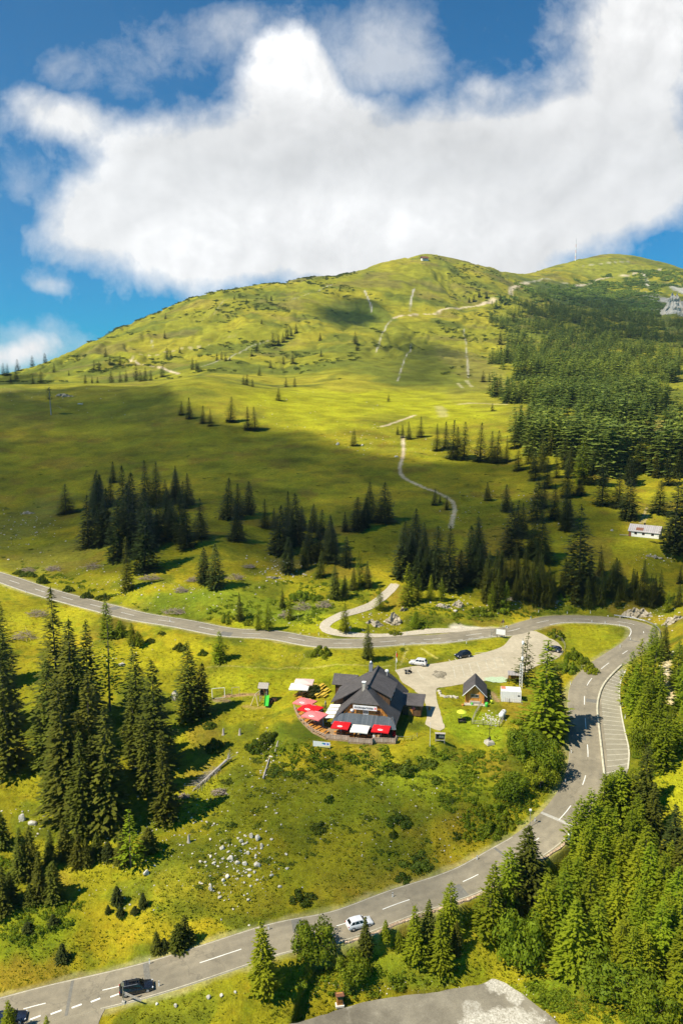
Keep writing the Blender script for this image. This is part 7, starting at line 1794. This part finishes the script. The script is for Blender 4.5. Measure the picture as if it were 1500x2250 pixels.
for z in ((520,1900,90,90,230,.10,.6),(600,1690,70,110,110,.08,.4),(590,1650,14,60,40,.12,.5),(300,1850,160,70,150,.08,.4),(760,1800,260,140,230,.06,.3),(260,1960,200,60,70,.06,.3),(440,1760,120,80,80,.07,.35),(900,1790,180,120,110,.06,.3),(90,1800,90,50,60,.08,.4),
  (60,1170,90,60,130,.15,.7),(620,1255,80,30,130,.15,.7),(340,1290,220,30,120,.12,.6),(200,1270,200,40,90,.12,.5),(840,1370,90,30,90,.12,.6),(1010,1330,90,20,70,.12,.6),(1200,1330,200,18,80,.12,.6),(1430,1350,80,30,90,.15,.8),(1440,1225,60,22,60,.12,.6),(1130,1130,120,60,110,.12,.6),(1030,1120,80,60,60,.12,.5),
  (820,965,110,30,110,.2,.8),(1000,990,120,18,70,.2,.7),(700,900,200,40,80,.2,.9),(640,1360,160,40,60,.1,.5),(250,1440,140,40,60,.08,.4),(1080,1580,24,14,110,.12,.45),(1465,1470,12,70,70,.15,.5),(880,1450,30,16,20,.08,.3),(670,1440,60,14,20,.08,.3),(870,2175,220,22,60,.06,.3),(1130,2190,60,30,60,.08,.35),(1140,2235,60,20,60,.08,.35),(120,880,200,40,60,.2,.8),(440,1330,200,30,60,.1,.5)): sprinkle(*z)
o = np_mesh('stones', np.concatenate(SV), np.concatenate(SF), M['white_rock']); tag(o, 'small pale stones strewn over the meadows', 'stones', kind='stuff')

# ------------------------------------------------------------------ brush piles, the fallen tree, stumps
t = NT('dead_twigs'); n = t.noise(t.objco(), 4, 4); t.bsdf(t.mix(n, (.22,.16,.12), (.46,.38,.31)), .95, 0, .1); M['twigs'] = t.m
def brush(u, v, w, h, lab, seed):
    p = raycast(u, v); k = depth(p) / F; W_, H_ = w * k / 2, max(.5, h * k * .75); rg_ = random.Random(seed); b = MB()
    for i in range(150):
        a = rg_.random() * 6.28; r = math.sqrt(rg_.random()); x, y = W_ * r * math.cos(a), W_ * .7 * r * math.sin(a); z = H_ * (1 - r * r) * rg_.random(); l_ = W_ * (.25 + .45 * rg_.random()); e_ = rg_.gauss(0, .28); a2 = rg_.random() * 6.28
        b.tube((x, y, z), (x + l_ * math.cos(a2), y + l_ * math.sin(a2), max(.03, z + l_ * e_)), .03 + .06 * rg_.random() ** 2, .02, 4, False)
    o = b.build('brush_pile', M['twigs'], loc=p); tag(o, lab, 'brush pile', 'grey brush piles on the cleared slopes')
for i, (u, v, w, h, lab) in enumerate([(85,1352,44,20,'below the upper road at the far left, upper one'),(52,1402,50,26,'at the left edge, largest pale one'),(62,1255,30,14,'above the road at the far left'),(118,1252,36,14,'above the road, left of the big dark clump'),(205,1248,50,16,'in front of the big dark clump'),(398,1300,28,16,'under the big dark clump, right of the bright spruce'),(424,1276,26,14,'left of the two close spruces'),(516,1272,36,18,'right of the two close spruces'),(385,1345,48,14,'above the upper road in the left part'),(545,1246,30,10,'between the small clumps'),(626,1355,30,18,'near the track, left of the dark one'),(664,1338,40,22,'near the track, reddish one'),(712,1332,40,18,'near the track, right of the reddish one'),
   (483,1742,34,14,'below the fallen tree'),(405,1752,24,12,'small, at the shadow edge left of the slope'),(1100,1340,0,0,''),(330,1272,40,14,'under the bright young spruce')]):
    if w: brush(u, v, w, h, 'grey brush pile ' + lab, i)
p, p1 = raycast(425, 1738), raycast(510, 1668); q_ = thing('fallen_tree', 'grey fallen dead tree with bare branches on the slope', 'dead tree', p); d_ = p1 - p; b = MB(); b.tube((0,0,.25), d_ * .85 + Vector((0,0,.7)), .09, .3, 8); b.build('trunk', M['grey_wood'], q_)
rg_ = random.Random(5); b = MB()
for i in range(90):
    k = .08 + .62 * rg_.random(); c0 = d_ * k + Vector((0,0,.4)); sd = Vector((-d_.y, d_.x, 0)).normalized() * rg_.choice((-1,1)); dr_ = (d_.normalized() * -.9 + sd * (.25 + .6 * rg_.random()) + Vector((0,0,.05 + .4 * rg_.random()))).normalized(); b.tube(c0, c0 + dr_ * (1.2 + 2.2 * rg_.random()), .035, .012, 4, False)
b.build('branches', M['grey_wood'], q_)
b = MB(); rc_ = d_ * .88 + Vector((0,0,.8))
for i in range(22): b.tube(rc_, rc_ + Vector((rg_.gauss(.3,.5), rg_.gauss(.3,.5), rg_.gauss(.2,.6))), .1, .02, 5, False)
b.build('roots', M['grey_wood'], q_)
for (u, v, h, lab) in ((491,1614,1.5,'jagged grey tree stump left of two on the brow'),(527,1614,1.4,'jagged grey tree stump right of two on the brow'),(474,1640,1.6,'grey tree stump beside the fallen tree'),(415,1850,1.5,'slim grey tree stump on the lower left slope'),(640,1648,0,'')):
    if h:
        p = raycast(u, v); b = MB(); b.lathe([(.42,-.1),(.26,.2),(.2,h*.7),(.06,h)], n=9); b.tube((.1,0,h*.5),(.3,.1,h*.95),.08,.02,5); o = b.build('tree_stump', M['grey_wood'], loc=p); tag(o, lab, 'tree stump', 'grey tree stumps on the slope')
for i, (u0, v0, u1, v1) in enumerate([(578,1712,592,1668),(604,1655,611,1630)]):
    a_, b_ = raycast(u0, v0), raycast(u1, v1); o = MB().tube((0,0,.15), b_ - a_ + Vector((0,0,.2)), .2, .12, 7).tube((b_ - a_) * .4 + Vector((0,0,.3)), (b_ - a_) * .5 + Vector((.8,.2,.6)), .06, .02, 5).build('fallen_log', M['grey_wood'], loc=a_); tag(o, ('long pale fallen log in the upper left slope', 'short pale fallen log under the playground brow')[i], 'log', 'fallen logs')
# half dead tree on the left knoll
p = raycast(113, 912); hh = tree_size(p, 912, 848); q_ = thing('dead_spruce', 'half dead spruce with pale bare trunk on the shaded left knoll', 'dead tree', p)
MB().tube((0,0,-.5),(-.4,0,hh*.98),hh*.022,hh*.008,7).build('trunk', M['grey_wood'], q_)
L = Leafs(77)
for i in range(260):
    z = L.rg.choice([.55,.62,.7,.78,.86,.92]) + L.rg.normal(0,.03); a = L.rg.normal(2.6, 1.1); r = hh * .13 * L.rg.random(); c0 = np.array([r * math.cos(a) - .2, r * math.sin(a), z * hh]); L.kite(c0, (math.cos(a), math.sin(a), -.2), (-math.sin(a), math.cos(a), 0), (hh*.06, hh*.04), L.rg.random())
cr_ = L.obj('crown', M['spruce_shaded']); cr_.parent = q_

# ------------------------------------------------------------------ people by the inn
SK = simple('skin', (.50,.30,.21), .6)
def person(p, rz, label, top, bottom, hair, hscale=1.0):
    t_ = bpy.data.objects.new('person', None)
    J = {'pel':(0,0,.95),'spi':(0,0,1.15),'che':(0,0,1.38),'nec':(0,0,1.50),'hea':(0,-.02,1.63),'top':(0,0,1.76),'shl':(-.18,0,1.42),'ell':(-.25,.02,1.15),'wrl':(-.22,-.12,.92),'hal':(-.21,-.15,.84),'shr':(.18,0,1.42),'elr':(.26,.0,1.16),'wrr':(.20,-.2,1.02),'har':(.18,-.25,.97),
         'hil':(-.10,0,.90),'knl':(-.12,-.03,.50),'anl':(-.12,.03,.09),'tol':(-.13,-.13,.04),'hir':(.10,0,.90),'knr':(.13,.0,.50),'anr':(.14,.08,.09),'tor':(.16,-.07,.04)}
    RD = {'pel':.15,'spi':.14,'che':.155,'nec':.06,'hea':.105,'top':.07,'shl':.075,'ell':.05,'wrl':.035,'hal':.04,'shr':.075,'elr':.05,'wrr':.035,'har':.04,'hil':.095,'knl':.065,'anl':.045,'tol':.04,'hir':.095,'knr':.065,'anr':.045,'tor':.04}
    Eg = [('pel','spi'),('spi','che'),('che','nec'),('nec','hea'),('hea','top'),('che','shl'),('shl','ell'),('ell','wrl'),('wrl','hal'),('che','shr'),('shr','elr'),('elr','wrr'),('wrr','har'),('pel','hil'),('hil','knl'),('knl','anl'),('anl','tol'),('pel','hir'),('hir','knr'),('knr','anr'),('anr','tor')]
    nm = list(J); me = bpy.data.meshes.new('person'); me.from_pydata([J[k] for k in nm], [(nm.index(a), nm.index(b)) for a, b in Eg], [])
    o = bpy.data.objects.new('person', me); COL.objects.link(o); sk = o.modifiers.new('skin', 'SKIN')
    for i, k in enumerate(nm):
        me.skin_vertices[0].data[i].radius = (RD[k], RD[k] * (.75 if k in ('pel','spi','che') else 1))
        me.skin_vertices[0].data[i].use_root = k == 'pel'
    o.modifiers.new('sub', 'SUBSURF').levels = 2; o.modifiers['sub'].render_levels = 2
    bpy.context.view_layer.update(); m2 = bpy.data.meshes.new_from_object(o.evaluated_get(bpy.context.evaluated_depsgraph_get())); bpy.data.objects.remove(o)
    m2.materials.clear(); [m2.materials.append(x) for x in (SK, top, bottom, M['black'])]
    for f in m2.polygons:
        c = f.center; f.use_smooth = True
        f.material_index = 3 if c.z < .1 else 2 if c.z < .98 and not (abs(c.x) > .17 and c.z > .78) else 1 if c.z < 1.49 and c.z > 1.0 and not (c.z < 1.12 and abs(c.x) > .17) else 0
    o = bpy.data.objects.new('person', m2); COL.objects.link(o); o.location = p; o.rotation_euler = (0, 0, rz); o.scale = (hscale,) * 3; tag(o, label, 'person')
    MB().lathe([(.02,1.80),(.085,1.77),(.118,1.69),(.118,1.62),(.10,1.56)], (0,.015,0), 12).build('hair', hair, o)
    e = MB(); [e.lathe([(.004,0),(.013,.004),(.004,.012)], (s*.04,-.128,1.645), 6, 'Y') for s in (-1,1)]; e.build('eyes', M['black'], o)
person(raycast(715, 1557), .9, 'person in grey top and dark trousers standing on the lawn by the awnings', simple('grey_shirt', (.42,.43,.46), .8), simple('dark_trousers', (.03,.035,.06), .8), simple('grey_hair', (.5,.48,.45), .8))
person(innp(9.2, -2.95, .28), .2, 'person in a white shirt standing on the terrace before the right red parasol', M['canvas'], simple('blue_trousers', (.05,.08,.16), .8), simple('brown_hair', (.09,.05,.03), .8))
grill = raycast(707, 1570); q_ = thing('barbecue', 'dark barbecue beside the awnings on the lawn', 'barbecue', grill); MB().lathe([(.1,.7),(.34,.8),(.4,1.0),(.3,1.15),(.05,1.2)], n=14).build('bowl', M['black'], q_); [MB().tube((.3*math.cos(a),.3*math.sin(a),0),(.15*math.cos(a),.15*math.sin(a),.8),.025,n=5).build('leg', M['metal'], q_) for a in (0.3,2.4,4.5)]

# ------------------------------------------------------------------ low herbs and grass tufts: countless
rg = np.random.default_rng(33); HV, HT = [], []
N = 85000
us = rg.uniform(-40, 1540, N); vs_ = 1080 + (2250 - 1080) * rg.random(N) ** .85
s_, e_ = se(us, vs_)
# march all rays at once on the sheet
tt = np.full(N, np.nan); prev = None; Ts = TS[40:700]
zc = None
fi = np.clip(np.searchsorted(SS, s_) - 1, 0, NS - 2); fx = (s_ - SS[fi]) / (SS[fi + 1] - SS[fi])
for j in range(40, 700):
    ee_ = ((ZG[j, fi] * (1 - fx) + ZG[j, fi + 1] * fx) - CZ) / math.exp(TS[j])
    hit = np.isnan(tt) & (ee_ >= e_); tt[hit] = TS[j]
ok = ~np.isnan(tt); x = (s_ * np.exp(tt))[ok]; y = np.exp(tt)[ok] ; y = y + rg.normal(0, .25, len(y)); z = height(x, y)
dr = bil(SS, TS, DR, x / y, np.log(y)); keep = dr > 4.9
for P, q in ((LOT, .3), (STRIP, .4), (YARD, -.5), (SIDE, .5)): keep &= dist_poly(P, x, y, 3) > q + rg.normal(0, .25, len(x))
keep &= dist_poly([innp(*q)[:] for q in dk], x, y, 3) > .8
keep &= dist_line(TRK, x, y, reach=6) > 2.0
dens = fbm(x / 9, y / 9, 81, 4); keep &= dens > rg.uniform(.25, .62, len(x))
x, y, z = x[keep], y[keep], z[keep]
tone = fbm(x / 14, y / 14, 83, 3)
for i in range(len(x)):
    sc = (.08 + .20 * rg.random() ** 2.5) * (1 + y[i] / 600); nk = 4
    for k in range(nk):
        a = rg.random() * 6.28; c, s2 = math.cos(a), math.sin(a); r = sc * .5
        b0 = np.array([x[i] + c * r * .3, y[i] + s2 * r * .3, z[i] - .02])
        d = np.array([c * .9, s2 * .9, .38]); w_ = np.array([-s2, c, 0]); l_ = sc * (.8 + .6 * rg.random())
        HV += [b0, b0 + d * l_ * .5 + w_ * l_ * .35, b0 + d * l_, b0 + d * l_ * .5 - w_ * l_ * .35]
        tn = np.clip((tone[i] - .3) * 1.8 + rg.normal(0, .25), 0, 1.2); HT += [tn * .7, tn, tn, tn]
o = np_mesh('meadow_herbs', np.array(HV), np.arange(len(HV)).reshape(-1, 4), foliage('meadow_leaves', (.185,.215,.008), (.36,.35,.014), .55), attrs={'tint': ('FLOAT', np.array(HT))}); tag(o, 'low herbs and grass tufts over the meadow', 'herbs', kind='stuff')
# ------------------------------------------------------------------ the air between
zt = float(max(ZG.max(), CZ)) + 110.0
hz = MB(); hz.add([(x, y, z) for z in (float(ZG.min()) - 1.0, zt) for x, y in ((-7400, -60), (7400, -60), (7400, 4660), (-7400, 4660))], [(3,2,1,0),(4,5,6,7),(0,1,5,4),(1,2,6,5),(2,3,7,6),(3,0,4,7)])
t = NT('haze_air'); vs_n = t.n('ShaderNodeVolumePrincipled'); vs_n.inputs['Density'].default_value = .000052; vs_n.inputs['Color'].default_value = (.62, .84, 1.0, 1); vs_n.inputs['Anisotropy'].default_value = .2
t.l(vs_n.outputs[0], t.out.inputs['Volume'])
o = hz.build('haze', t.m); tag(o, kind='stuff')
